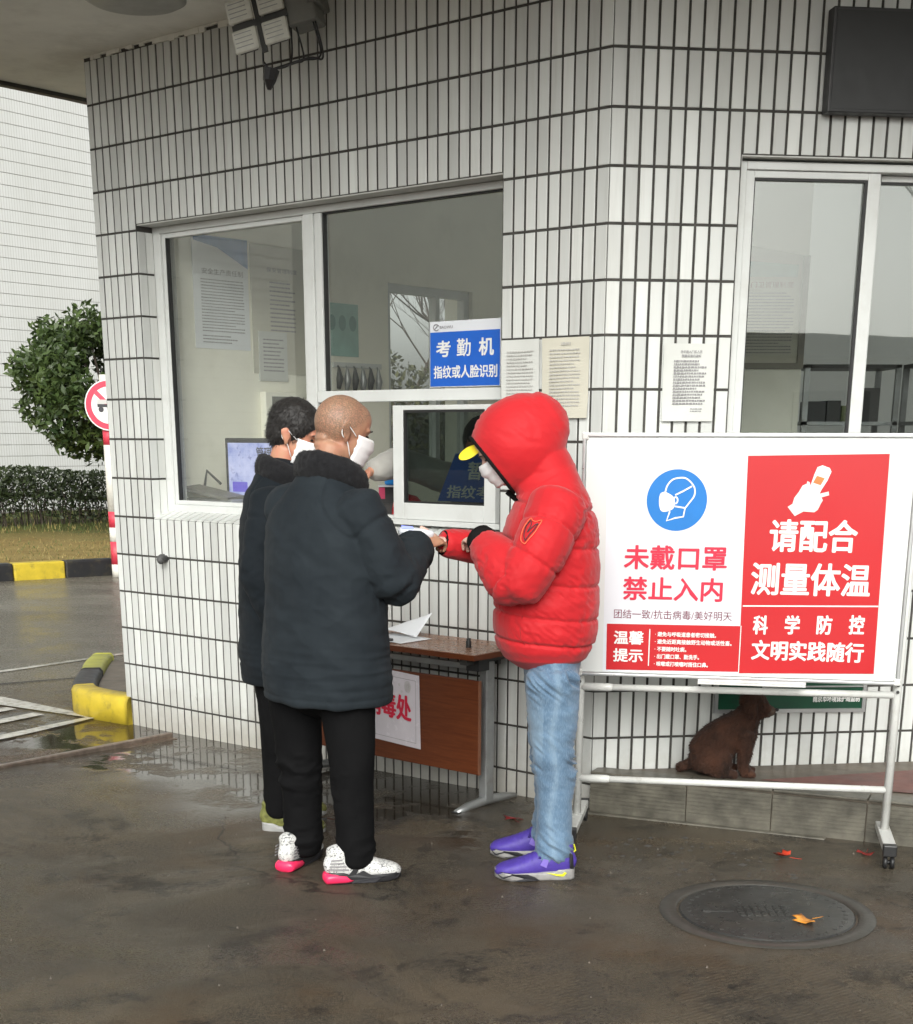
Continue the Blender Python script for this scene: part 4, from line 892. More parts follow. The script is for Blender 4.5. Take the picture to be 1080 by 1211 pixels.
for s in (-.005, 1.205):
    g_ = G(); wbox(g_, s - .024, s + .024, -.30, .21, .060, .092); o = bevel(g_.make('foot', M['white_metal'], wb), .004)
    for n in (.195, -.285):
        g_ = G(); wbox(g_, s - .025, s + .025, n - .02, n + .017, .050, .094) ; cap = bevel(g_.make('castor_housing', M['black'], o), .004)
        g_ = G(); 
    for n in (.188, -.278):
        g_ = G(); g_.tube([PW(s - .02, n, .024), PW(s - .006, n, .024)], .024, 16); g_.tube([PW(s + .006, n, .024), PW(s + .02, n, .024)], .024, 16); g_.tube([PW(s - .007, n, .024), PW(s + .007, n, .024)], .008, 8); g_.make('castor', M['black'], o, True)
for s in (-.005, 1.205):
    g_ = G(); g_.tube([PW(s, -.062, .635), PW(s, -.020, .635)], .006, 8); g_.tube([PW(s, -.062, .66), PW(s, -.022, .66)], .006, 8); g_.make('bolt', M['dark_metal'], wb)
# posters
pw = G(); V = [PW(.085, .0012, .682), PW(.605, .0012, .690), PW(.594, .0012, 1.492), PW(.078, .0012, 1.484)]
p1 = mk('white_poster', V, [(0, 1, 2, 3)], M['print_white'], wb)
V = [PW(.6065, .0022, .692), PW(1.108, .0022, .706), PW(1.096, .0022, 1.503), PW(.594, .0022, 1.494)]
p2 = mk('red_poster', V, [(0, 1, 2, 3)], M['print_red'], wb)
mk('red_block', [PW(.098, .0022, .690), PW(.6050, .0022, .697), PW(.6035, .0022, .872), PW(.096, .0022, .868)], [(0, 1, 2, 3)], M['print_red'], p1)
def ring_pts(cx, cz, r, n=56): return [(cx + r * math.cos(2 * math.pi * k / n), cz + r * math.sin(2 * math.pi * k / n)) for k in range(n)]
def flat(name, pts, n, mat, par): return mk(name, [PW(a, n, b) for a, b in pts], [tuple(range(len(pts)))], mat, par)
flat('mask_emblem', ring_pts(.342, 1.333, .112), .0022, M['print_blue'], p1)
# mask emblem, drawn in the photo's crop pixels: centre (492, 500), radius 360
def em(x, y): return (.342 + (x - 492) / 360 * .112, 1.333 - (y - 500) / 360 * .112)
def stroke(g, pts, wd, n, P=PW, close=False):
    pts = [np.array(p, float) for p in pts]; N = len(pts); L = []; Rr = []
    for i in range(N):
        a = pts[(i - 1) % N] if (close or i > 0) else pts[i]; b = pts[(i + 1) % N] if (close or i < N - 1) else pts[i]
        t = b - a; t /= np.linalg.norm(t) + 1e-9; q = np.array([-t[1], t[0]]) * wd / 2; L.append(pts[i] + q); Rr.append(pts[i] - q)
    V = [P(p[0], n, p[1]) for p in L] + [P(p[0], n, p[1]) for p in Rr]
    F = [(N + i, N + (i + 1) % N, (i + 1) % N, i) for i in range(N if close else N - 1)]
    g.add(V, F)
g_ = G(); wl = .0058
hd2 = cr([(*em(352, 400), 0), (*em(372, 330), 0), (*em(430, 262), 0), (*em(510, 240), 0), (*em(590, 245), 0), (*em(660, 300), 0), (*em(700, 370), 0), (*em(695, 450), 0), (*em(640, 530), 0), (*em(595, 590), 0)], 4)[:, :2]
stroke(g_, hd2, wl, .0034); stroke(g_, [em(595, 588), em(578, 690), em(480, 708), em(380, 742), em(415, 630)], wl, .0035); stroke(g_, [em(665, 335), em(560, 395), em(470, 440)], wl, .0036); stroke(g_, [em(470, 570), em(590, 588)], wl, .0036)
stroke(g_, [em(478 + 24 * math.cos(q), 500 + 38 * math.sin(q)) for q in np.linspace(0, 6.283, 17)[:-1]], wl, .0037, close=True)
mo = cr([(*em(345, 398), 0), (*em(290, 430), 0), (*em(282, 540), 0), (*em(310, 625), 0), (*em(380, 632), 0), (*em(455, 595), 0), (*em(470, 510), 0), (*em(440, 450), 0), (*em(345, 398), 0)], 4)[:-1, :2]
g_.add([PW(a, .0033, b) for a, b in mo], [tuple(range(len(mo)))]); g_.make('mask_drawing', M['text_white'], p1)
tj = lambda body, x0, x1, z0, z1, mat, par, b=.02, n=.0036: text_on('lettering', body, PW, x0, x1, z0, z1, n, mat, par, b)
tj('未戴口罩', .153, .540, 1.076, 1.168, M['text_red'], p1, .025); tj('禁止入内', .153, .530, .960, 1.050, M['text_red'], p1, .025)
tj('团结一致/抗击病毒/美好明天', .122, .570, .890, .925, M['text_purple'], p1, .0)
tj('温馨', .124, .240, .790, .843, M['text_white'], p1, .03, .004); tj('提示', .124, .240, .722, .775, M['text_white'], p1, .03, .004)
g_ = G(); stroke(g_, [(.262, .852), (.262, .710)], .004, .0036); g_.make('rule', M['text_white'], p1)
for k, (b_, e_) in enumerate([('· 避免与呼吸道患者密切接触。', .515), ('· 避免近距离接触野生动物或活性畜。', .575), ('· 不要随时吐痰。', .405), ('· 出门戴口罩、勤洗手。', .455), ('· 咳嗽或打喷嚏时捂住口鼻。', .490)]):
    zc = .843 - k * .0285; tj(b_, .283, e_, zc - .019, zc, M['text_white'], p1, .03, .004)
tj('请配合', .690, 1.008, 1.150, 1.270, M['text_white'], p2, .026); tj('测量体温', .632, 1.068, .990, 1.112, M['text_white'], p2, .024)
for i, c_ in enumerate('科学防控'): tj(c_, .650 + i * .1175, .706 + i * .1178, .842 + i * .003, .915 + i * .003, M['text_white'], p2, .03)
tj('文明实践随行', .650, 1.065, .745, .822, M['text_white'], p2, .03)
g_ = G(); stroke(g_, [(.608, .948), (1.103, .958)], .005, .0036); stroke(g_, [(.607, .693), (.606, .873)], .003, .0036); g_.make('rule', M['text_white'], p2)
# hand holding a thermometer, drawn in crop pixels (0..1080 x 0..960 of px 920..1010, 535..615)
def hm(x, y): return (.700 + (x) / 1080 * .262, 1.497 - y / 960 * .250)
M['print_hand'] = simple('print_pale_hand', (.72, .66, .62), .45, vary=.06, nscale=30); M['print_dev'] = simple('print_device', (.74, .78, .76), .4)
flat('hand_drawing', [hm(*q) for q in [(200, 705), (270, 660), (290, 580), (350, 500), (400, 410), (460, 385), (465, 350), (500, 365), (510, 390), (560, 480), (660, 520), (790, 490), (800, 540), (690, 570), (715, 610), (690, 650), (650, 740), (600, 775), (440, 765), (315, 830)]][::-1], .0036, M['print_hand'], p2)
flat('device_drawing', [hm(*q) for q in [(500, 470), (560, 260), (600, 160), (670, 135), (780, 170), (808, 220), (760, 340), (680, 470), (640, 560), (540, 560)]][::-1], .0044, M['print_dev'], p2)
flat('device_drawing', [hm(*q) for q in [(550, 370), (600, 275), (720, 310), (665, 405)]][::-1], .0050, simple('print_orange', lin((200, 120, 60)), .4), p2)
# ------------------------------------------------------------------ table by the wall
tb_ = thing('table', 'narrow brown folding table with hanging front panel and grey T legs', 'table', tuple(PA(-.9, .2, -.03)))
TZ = .68
g_ = G(); abox(g_, -1.56, -.335, .012, .405, TZ - .026, TZ); bevel(g_.make('table_top', M['wood_top'], tb_), .004)
g_ = G(); abox(g_, -1.5635, -.3315, .0085, .4085, TZ - .0245, TZ - .0015); g_.make('edge_band', M['wood'], tb_)
g_ = G(); abox(g_, -1.50, -.362, .325, .341, .148, .560); bevel(g_.make('front_panel', M['wood'], tb_), .003)
g_ = G(); abox(g_, -.361, -.358, .3245, .3415, .148, .560); g_.make('edge_band', simple('edge_strip', lin((120, 78, 56)), .4), tb_)
for u in (-.405, -1.485):
    g_ = G(); abox(g_, u - .022, u + .022, .20, .255, .012, TZ - .05); leg = bevel(g_.make('leg', M['grey_metal'], tb_), .006)
    g_ = G(); zf = -.03; g_.tube([PA(u, -.0 + .02, zf + .018), PA(u, .10, zf + .032), PA(u, .23, zf + .040), PA(u, .36, zf + .032), PA(u, .435, zf + .018)], [.016, .02, .022, .02, .017], 12); g_.make('foot', M['grey_metal'], leg, True)
    g_ = G(); abox(g_, u - .021, u + .021, .425, .447, zf - .002, zf + .026); g_.make('foot_cap', M['black'], leg)
    g_ = G(); abox(g_, u - .02, u + .02, .03, .39, TZ - .05, TZ - .0265); g_.make('bracket', M['dark_metal'], leg)
g_ = G(); abox(g_, -1.46, -.43, .222, .240, .585, .610); g_.make('rail', M['grey_metal'], tb_); g_ = G(); abox(g_, -1.46, -.43, .10, .118, .60, .625); g_.make('rail', M['dark_metal'], tb_)
g_ = G(); abox(g_, -.43, -.36, .27, .34, .60, .652); g_.make('hinge', M['black'], tb_)
t = thing('disinfection_sign', 'white laminated sheet with red characters taped on the brown table panel', 'sign', tuple(PA(-.9, .35, .22)))
def PT(u, n, z): return PA(-.690 - .36 + u * .36, .3445 + n, .218 + .330 * z + .018 * (1 - u) + .0)
def sq(g, u0, u1, z0, z1, n): g.add([PT(u0, n, z0), PT(u1, n, z0), PT(u1, n, z1), PT(u0, n, z1)], [(0, 1, 2, 3)])
g_ = G(); g_.add([PT(0, 0, 0), PT(1, .0, 0), PT(.985, .002, 1), PT(0, .0, 1)], [(0, 1, 2, 3)]); o = g_.make('sheet', simple('laminated_paper', (.62, .58, .62), .25, vary=.05), t); mo_ = o.modifiers.new('s', 'SOLIDIFY'); mo_.thickness = .001
g_ = G(); stroke(g_, [(.04, .07), (.93, .07), (.93, .92), (.04, .92)], .008, .003, PT, True); g_.make('border', M['text_grey'], t)
def PTn(u, n, z): return PT(u, n, z)
text_on('lettering', '消毒处', PT, .10, .86, .34, .70, .0036, M['text_red'], t, .03)
g_ = G()
for (cx, cz, r1, r2) in [(.80, .82, .05, .075), (.66, .83, .012, .014), (.70, .74, .010, .012)]:
    for q in (1, .75, .5, .25)[: 4 if r1 > .02 else 1]: stroke(g_, [(cx + r1 * q * math.cos(k), cz + r2 * q * math.sin(k)) for k in np.linspace(0, 6.283, 17)[:-1]], .008, .0036, PT, True)
g_.make('germ_drawing', M['text_soft'], t)
# papers, pens and cap on the table
def paper(label, base, ex, ey, lift, mat=M['paper_white'], name='paper_sheet'):
    t = thing(name, label, 'paper', tuple(base)); V = []; n = 10
    for j in range(n + 1):
        for i in range(n + 1):
            a, b = i / n, j / n; V.append(np.array(base) + np.array(ex) * a + np.array(ey) * b + Z3 * (lift(a, b) + .0008))
    F = [(j * (n + 1) + i, j * (n + 1) + i + 1, (j + 1) * (n + 1) + i + 1, (j + 1) * (n + 1) + i) for j in range(n) for i in range(n)]
    o = mk('sheet', V, F, mat, t, True); mo_ = o.modifiers.new('s', 'SOLIDIFY'); mo_.thickness = .001; return t
tb0 = PA(-1.02, .25, TZ)
paper('flat white register sheet lying on the brown table top beside the pen', PA(-1.06, .13, TZ + .001), uA * .27 + nA * .02, nA * .21 , lambda a, b: .003 * math.sin(3 * a))
paper('white sheet curling upright on the table against the tiles', PA(-1.10, .10, TZ + .006), uA * .27, nA * .11 , lambda a, b: .012 + (1 - b) * .10 * (a ** 1.4) + .01 * math.sin(4 * a))
t = thing('pen', 'black marker pen lying on the white sheet at the table front', 'pen', tuple(PA(-.93, .34, TZ))); g_ = G(); g_.tube([PA(-.985, .352, TZ + .010), PA(-.915, .345, TZ + .010)], .0065, 10); g_.make('barrel', M['black'], t, True); g_ = G(); g_.tube([PA(-.912, .3445, TZ + .010), PA(-.86, .338, TZ + .010)], .0078, 10); g_.make('cap', M['black'], t, True)
t = thing('ink_bottle', 'small black bottle standing alone near the right end of the table', 'bottle', tuple(PA(-.50, .24, TZ))); V, F = lathe([(.012, 0), (.0125, .026), (.010, .030), (.010, .040), (.0, .040)][:4], PA(-.50, .24, TZ), 20); mk('body', V, F, M['black'], t, True)
# ================================================================== INSIDE THE GUARDHOUSE
def sposter(label, v0, v1, z0, z1, mat, seed, header=None, off=.006, name='wall_poster', frame=None):
    t = thing(name, label, 'poster', tuple(PS((v0 + v1) / 2, off, z0)))
    g_ = G(); sbox(g_, v0, v1, .001, off, z0, z1); g_.make('sheet', mat, t)
    P = lambda u, n, z: PS(u, off + n, z)
    return t, P
t, P = sposter('tall poster with pale blue slanted header, left on the inner wall', .44, .84, 2.02, 2.60, M['paper_white'], 1)
g_ = G(); g_.add([P(.45, .001, 2.60), P(.84, .001, 2.60), P(.84, .001, 2.45), P(.62, .001, 2.545), P(.45, .001, 2.57)][::-1], [(0, 1, 2, 3, 4)]); g_.make('header', simple('pale_blue', lin((120, 150, 200)), .5), t)
text_on('lettering', '安全生产责任制', P, .50, .80, 2.405, 2.435, .002, M['text_grey'], t, .0); g_ = G(); fake_lines(g_, P, .49, .80, 2.10, 2.38, 18, .002, seed=12); fake_lines(g_, P, .49, .74, 2.04, 2.09, 3, .002, seed=13); g_.make('lettering', M['text_grey'], t)
t, P = sposter('cream certificate poster with a small sheet pinned over its lower corner', .86, 1.33, 1.90, 2.59, M['paper_cream'], 2)
text_on('lettering', '保安管理制度', P, .98, 1.22, 2.45, 2.475, .002, M['text_grey'], t, .0); g_ = G(); fake_lines(g_, P, 1.0, 1.2, 2.12, 2.40, 12, .002, seed=14); g_.make('lettering', M['text_grey'], t)
t, P = sposter('small white sheet pinned over the lower corner of the cream poster', .90, 1.12, 1.86, 2.13, M['paper'], 3, off=.012, name='paper_notice'); g_ = G(); fake_lines(g_, P, .93, 1.09, 1.90, 2.09, 9, .002, seed=15); g_.make('lettering', M['text_grey'], t)
t, P = sposter('pale green poster of three badges on the inner wall above the hooks', 1.46, 1.73, 2.02, 2.32, M['aqua'], 4)
g_ = G()
for cx in (1.50, 1.59, 1.68):
    ps_ = [(cx + .032 * math.cos(k), 2.21 + .045 * math.sin(k)) for k in np.linspace(0, 6.283, 15)[:-1]]; g_.add([P(a, .002, b) for a, b in ps_], [tuple(range(14))])
g_.make('badge_print', simple('badge', lin((110, 150, 140)), .5), t)
t = thing('key_rack', 'white rack of hanging keys and gloves on the inner wall below the green poster', 'key rack', tuple(PS(1.7, 0, 1.9)))
g_ = G(); sbox(g_, 1.50, 1.93, .001, .012, 1.955, 1.985); g_.make('bar', M['pvc'], t)
rr = random.Random(5)
for k in range(6):
    v = 1.53 + k * .07; g_ = G(); L = rr.uniform(.07, .15); g_.tube([PS(v, .02, 1.965), PS(v, .03, 1.95), PS(v + .01, .026, 1.95 - L * .5), PS(v - .005, .03, 1.95 - L)], [.004, .008, .022, .012], 8); g_.make('key_bunch', [M['dark_metal'], M['grey_metal']][k % 2], t, True)
t = thing('fuse_box', 'small pale wall cabinet with dark window on the inner wall above the monitor', 'cabinet', tuple(PS(1.05, 0, 1.5)))
g_ = G(); sbox(g_, .90, 1.22, .001, .05, 1.50, 1.80); bevel(g_.make('case', M['wall_in'], t), .006); g_ = G(); sbox(g_, .95, 1.17, .0505, .054, 1.69, 1.775); g_.make('display', simple('dim_grey', (.12, .12, .10), .5), t)
# desk, monitor, chair, printer
dk = thing('desk', 'grey desk along the inside of the front window', 'desk', tuple(PA(-1.8, -.6, 0)))
g_ = G(); abox(g_, -2.98, -.55, -.95, -.262, 1.135, 1.16); g_.make('desk_top', simple('desk_grey', (.42, .42, .38), .45), dk); g_ = G(); abox(g_, -2.95, -.6, -.93, -.90, 0, 1.13); g_.make('modesty_board', simple('desk_grey2', (.4, .4, .36), .5), dk)
mn = thing('monitor', 'black computer monitor showing a blue screen behind the left pane', 'monitor', tuple(PA(-2.5, -.42, 1.16)))
g_ = G(); abox(g_, -2.775, -2.20, -.44, -.405, 1.215, 1.545); bevel(g_.make('case', M['black'], mn), .005)
def screen():
    m = NT('screen_image'); p = m.pos(); n = m.noise(p, 9, 3, .5); n2 = m.noise(p, 30, 4, .6)
    c = m.mix(m.ramp(n, [(.35, 0), (.65, 1)]), (.30, .36, .72), (.62, .66, .95)); c = m.mix(m.ramp(n2, [(.58, 0), (.7, .7)]), c, (.14, .16, .42))
    m.set(color=(.01, .01, .01), emis=c, estr=.75, rough=.2); return m.m
g_ = G(); abox(g_, -2.750, -2.222, -.404, -.4025, 1.245, 1.520); g_.make('screen', screen(), mn)
g_ = G(); abox(g_, -2.72, -2.60, -.4022, -.4016, 1.262, 1.315); g_.make('screen_icon', None or (lambda m: m.set(color=(.01, .01, .01), emis=(.13, .10, .62), estr=.8).m)(NT('icon_purple')), mn)
text_on('lettering', '管理', PA, -2.52, -2.40, 1.44, 1.50, -.4012, M['text_black'], mn, .02)
g_ = G(); abox(g_, -2.53, -2.44, -.45, -.42, 1.165, 1.215); abox(g_, -2.60, -2.37, -.50, -.36, 1.16, 1.168); g_.make('stand', M['black'], mn)
ch = thing('office_chair', 'black office chair back beside the monitor inside', 'chair', tuple(PA(-2.85, -.62, 0)))
g_ = G(); abox(g_, -2.98, -2.74, -.70, -.64, 1.12, 1.40); bevel(g_.make('backrest', M['black'], ch), .03, 4); g_ = G(); abox(g_, -3.0, -2.6, -1.25, -.75, .82, .9); bevel(g_.make('seat', M['black'], ch), .03, 3); g_ = G(); g_.tube([PA(-2.8, -1.0, .82), PA(-2.8, -1.0, .1)], .03, 10); g_.make('column', M['dark_metal'], ch)
g_ = G()
for k in range(5): q = k * 1.2566; g_.tube([PA(-2.8, -1.0, .1), PA(-2.8 + .2 * math.cos(q), -1.0 + .2 * math.sin(q), .03)], .02, 8)
g_.make('leg', M['dark_metal'], ch)
pr = thing('printer', 'low grey printer at the left end of the inside desk', 'printer', tuple(PA(-2.85, -.33, 1.16)))
g_ = G(); abox(g_, -2.985, -2.60, -.40, -.28, 1.162, 1.225); bevel(g_.make('case', M['grey_metal'], pr), .01, 3); g_ = G(); V = [PA(-3.0, -.40, 1.295), PA(-2.63, -.40, 1.245), PA(-2.63, -.28, 1.235), PA(-3.0, -.28, 1.285)]; V += [v - Z3 * .02 for v in V]; g_.add(V, [(0, 1, 2, 3), (7, 6, 5, 4), (0, 4, 5, 1), (1, 5, 6, 2), (2, 6, 7, 3), (3, 7, 4, 0)]); g_.make('lid', simple('lid_grey', (.16, .155, .14), .5), pr); g_ = G(); g_.tube([PA(-2.93, -.38, 1.29), PA(-2.93, -.40, 1.37), PA(-2.84, -.42, 1.30)], .008, 6); g_.make('hinge_arm', M['dark_metal'], pr)
kb_ = thing('keyboard', 'white rounded keyboard tray just inside the left pane', 'keyboard', tuple(PA(-2.5, -.3, 1.16)))
g_ = G(); abox(g_, -2.72, -2.10, -.365, -.27, 1.161, 1.20); bevel(g_.make('body', M['print_white'], kb_), .018, 4)
# counter things in the open hatch
t = thing('tissue_pack', 'small blue and white bag with a loop handle on the counter in the open hatch', 'bag', tuple(PA(-1.33, -.24, 1.31)))
c = PA(-1.455, -.34, 1.327)
g_ = G(); g_.frame_box(c + [-.05, 0, 0], [.055, 0, 0], [0, .06, 0], [0, 0, .075]); bevel(g_.make('blue_pack', simple('cyan_pack', lin((40, 130, 200)), .3), t), .01, 3); g_ = G(); g_.frame_box(c + [.0055, 0, 0], [.045, 0, 0], [0, .06, 0], [0, 0, .085]); bevel(g_.make('white_pack', M['print_white'], t), .008, 3)
g_ = G(); g_.tube([c + np.array([-.005 + .032 * math.cos(q), .03, .075 + .045 * math.sin(q)]) for q in np.linspace(0, math.pi, 12)], .004, 6); g_.make('handle', M['print_white'], t, True)
g_ = G(); g_.frame_box(c + [.0055, -.002, .02], [.05, 0, 0], [0, .002, 0], [0, 0, .01]); g_.make('stripe', simple('violet', lin((90, 80, 190)), .4), t)
t = thing('cash_box', 'black box with pink side carrying the blue bag on the counter', 'box', (-.33, 6.72, 1.16))
g_ = G(); c = PA(-1.455, -.34, 0); BX = c[0] + .325; BY = c[1] - 6.72; g_.frame_box([-.40 + BX, 6.70 + BY, 1.24], [.125, 0, 0], [0, .10, 0], [0, 0, .078]); g_.make('body', M['black'], t); g_ = G(); g_.frame_box([-.405 + BX, 6.69 + BY, 1.3185], [.145, 0, 0], [0, .12, 0], [0, 0, .007]); g_.make('lid', M['print_white'], t); g_ = G(); g_.frame_box([-.4025 + BX, 6.697 + BY, 1.262], [.03, 0, 0], [0, .002, 0], [0, 0, .055]); g_.frame_box([-.285 + BX, 6.697 + BY, 1.24], [.012, 0, 0], [0, .002, 0], [0, 0, .085]); g_.make('pink_edge', simple('pink', lin((200, 60, 100)), .4), t); g_ = G(); g_.frame_box([-.41 + BX, 6.695 + BY, 1.1615], [.15, 0, 0], [0, .11, 0], [0, 0, .078]); g_.make('base', M['dark_metal'], t)
t = thing('red_stool_cushion', 'round red plastic lid standing on the counter behind the sash edge', 'lid', (-.255, 6.64, 1.16))
c = PA(-1.36, -.33, 1.212); V, F = lathe([(.005, .075), (.045, .065), (.072, .035), (.078, 0), (.078, -.05)], c, 32, True); mk('dome', V, F[:-1] + [F[-1][::-1]], simple('bright_red', lin((225, 30, 50)), .3), t, True)
# partition poster with brown frame, shelving
t = thing('framed_rules', 'framed rules poster with green header seen through the side window', 'poster', (1.72, 8.29, 1.93))
def PP(u, n, z): return np.array([1.545 + u, 8.296 - n, 1.945 + z])
g_ = G(); g_.add([PP(0, 0, 0), PP(.345, 0, 0), PP(.345, 0, .545), PP(0, 0, .60)], [(0, 1, 2, 3)]); mk_ = g_.make('sheet', M['paper_cream'], t)
g_ = G(); g_.add([PP(0, .002, .44), PP(.30, .002, .44), PP(.30, .002, .50), PP(0, .002, .52)], [(0, 1, 2, 3)]); g_.make('header', M['aqua'], t)
text_on('lettering', '门卫管理制度', PP, .05, .28, .385, .415, .003, simple('brown_ink', lin((140, 80, 60)), .5), t, .01)
g_ = G(); fake_lines(g_, PP, .02, .29, .04, .36, 20, .003, seed=21); g_.make('lettering', M['text_grey'], t)
g_ = G()
for (a, b, c_, d_) in [(-.012, .36, -.03, 0), (.325, .36, 0, .545)]: g_.frame_box(PP(a, 0, c_), [b - a, 0, 0], [0, -.012, 0], [0, 0, d_ - c_])
g_.make('frame', simple('brown_frame', (.20, .18, .14), .4), t)
for (lab, x0, w_, y0) in [('dark grey metal shelving with files behind the side window', 1.98, .52, 8.55), ('grey slotted steel shelving nearer the right pane', 2.56, .7, 8.2)]:
    t = thing('shelving', lab, 'shelving', (x0 + w_ / 2, y0 + .2, 0))
    for (px_, py_) in [(0, 0), (w_, 0), (0, .4), (w_, .4)]: g_ = G(); g_.frame_box([x0 + px_, y0 + py_, 0], [.03, 0, 0], [0, .03, 0], [0, 0, 1.95]); g_.make('upright', M['grey_metal'], t)
    for z in (.5, 1.0, 1.35, 1.62, 1.93): g_ = G(); g_.frame_box([x0, y0, z], [w_ + .03, 0, 0], [0, .43, 0], [0, 0, .02]); g_.make('shelf', M['grey_metal'] if z != 1.93 else M['dark_metal'], t)
    rr = random.Random(int(x0 * 10))
    for z in (1.02, 1.37, 1.64):
        x = x0 + .05
        while x < x0 + w_ - .08:
            wd = rr.uniform(.04, .14); hh = rr.uniform(.08, .2); g_ = G(); g_.frame_box([x, y0 + .08, z + .0005], [wd - .008, 0, 0], [0, .2, 0], [0, 0, hh]); g_.make('stored_box', rr.choice([M['black'], M['dark_metal'], simple('file_%d' % rr.randint(0, 9999), (rr.uniform(.05, .3), rr.uniform(.05, .2), rr.uniform(.05, .2)), .6)]), t); x += wd
t = thing('yellow_note', 'yellow paper note stuck on the inside of the right pane', 'note', tuple(PB(1.50, -.13, 1.9))); g_ = G(); abox(g_, 1.44, 1.54, -.128, -.126, 1.865, 1.965, 'B'); g_.make('sheet', simple('yellow_note', (.62, .58, .36), .6), t)
t = thing('yellow_note', 'lower yellow paper note on the right pane just above the board', 'note', tuple(PB(1.50, -.13, 1.6))); g_ = G(); abox(g_, 1.42, 1.52, -.128, -.126, 1.60, 1.70, 'B'); g_.make('sheet', bpy.data.materials['yellow_note'], t)
# ================================================================== PEOPLE
def noise3(P, scale, seed=0, octv=3):
    """vectorised value noise, -1..1"""
    P = np.asarray(P) * scale + seed * 17.3; out = np.zeros(len(P)); amp = 1; tot = 0
    def h(i): n = (i[:, 0] * 374761393 + i[:, 1] * 668265263 + i[:, 2] * 2147483647 + seed * 1274126177) & 0x7fffffff; n = ((n ^ (n >> 13)) * 1274126177) & 0x7fffffff; return ((n ^ (n >> 16)) & 0xffff) / 32767.5 - 1
    for o in range(octv):
        I = np.floor(P).astype(np.int64); f = P - I; f = f * f * (3 - 2 * f); v = 0
        for dx in (0, 1):
            for dy in (0, 1):
                for dz in (0, 1):
                    w_ = (f[:, 0] if dx else 1 - f[:, 0]) * (f[:, 1] if dy else 1 - f[:, 1]) * (f[:, 2] if dz else 1 - f[:, 2]); v = v + w_ * h(I + [dx, dy, dz])
        out += amp * v; tot += amp; amp *= .5; P = P * 2.03 + 5.1
    return out / tot
def unit(v): v = np.asarray(v, float); return v / (np.linalg.norm(v) + 1e-12)
class Body:
    def __init__(s): s.g = G()
    def loft(s, secs, side, n=28, sub=5, p=2.0, round_ends=True, flat0=False):
        """secs: (x, y, z, r_side, r_other); side: direction of r_side"""
        S = cr(np.array(secs, float), sub) if len(secs) > 2 else np.array(secs, float)
        S[:, 3:] = np.maximum(S[:, 3:], .001); C = S[:, :3]; V = []; side = unit(side)
        m = len(S)
        T = [unit(C[min(i + 1, m - 1)] - C[max(i - 1, 0)]) for i in range(m)]
        rings = []
        def ring(c, t, a, b):
            x = unit(side - t * (side @ t)); y = unit(np.cross(t, x)); r = []
            for k in range(n):
                q = 2 * math.pi * k / n; cq, sq = math.cos(q), math.sin(q)
                cx, sy = abs(cq) ** (2 / p) * np.sign(cq), abs(sq) ** (2 / p) * np.sign(sq); r.append(c + x * a * cx + y * b * sy)
            rings.append(r)
        if round_ends and not flat0:
            for k in (3, 2, 1): f = math.sin(math.pi / 2 * (1 - k / 3.6)) ; ring(C[0] - T[0] * min(S[0, 3], S[0, 4]) * .55 * k / 3, T[0], S[0, 3] * f, S[0, 4] * f)
        for i in range(m): ring(C[i], T[i], S[i, 3], S[i, 4])
        if round_ends:
            for k in (1, 2, 3): f = math.sin(math.pi / 2 * (1 - k / 3.6)); ring(C[-1] + T[-1] * min(S[-1, 3], S[-1, 4]) * .55 * k / 3, T[-1], S[-1, 3] * f, S[-1, 4] * f)
        V = [v for r in rings for v in r]; m2 = len(rings)
        F = [(i * n + k, i * n + (k + 1) % n, (i + 1) * n + (k + 1) % n, (i + 1) * n + k) for i in range(m2 - 1) for k in range(n)]
        F.append(tuple(range(n))[::-1]); F.append(tuple((m2 - 1) * n + k for k in range(n)))
        s.g.add(V, F); return s
    def limb(s, pts, rad, n=18, sub=5):
        S = [(p[0], p[1], p[2], r, r) for p, r in zip(pts, rad)]; d = unit(np.array(pts[-1][:3]) - np.array(pts[0][:3])); side = np.cross(d, [.31, .95, .1]); return s.loft(S, side, n, sub)
    def ell(s, c, ax, ay, az, n=24):
        """ellipsoid with full axis vectors"""
        c, ax, ay, az = (np.array(q, float) for q in (c, ax, ay, az)); V = []; m = n // 2
        for i in range(m + 1):
            th = math.pi * i / m
            for k in range(n): q = 2 * math.pi * k / n; V.append(c + az * math.cos(th) + (ax * math.cos(q) + ay * math.sin(q)) * max(math.sin(th), 1e-4))
        F = [(i * n + k, (i + 1) * n + k, (i + 1) * n + (k + 1) % n, i * n + (k + 1) % n) for i in range(m) for k in range(n)]
        if np.dot(np.cross(ax, ay), az) < 0: F = [f[::-1] for f in F]
        s.g.add(V, F); return s
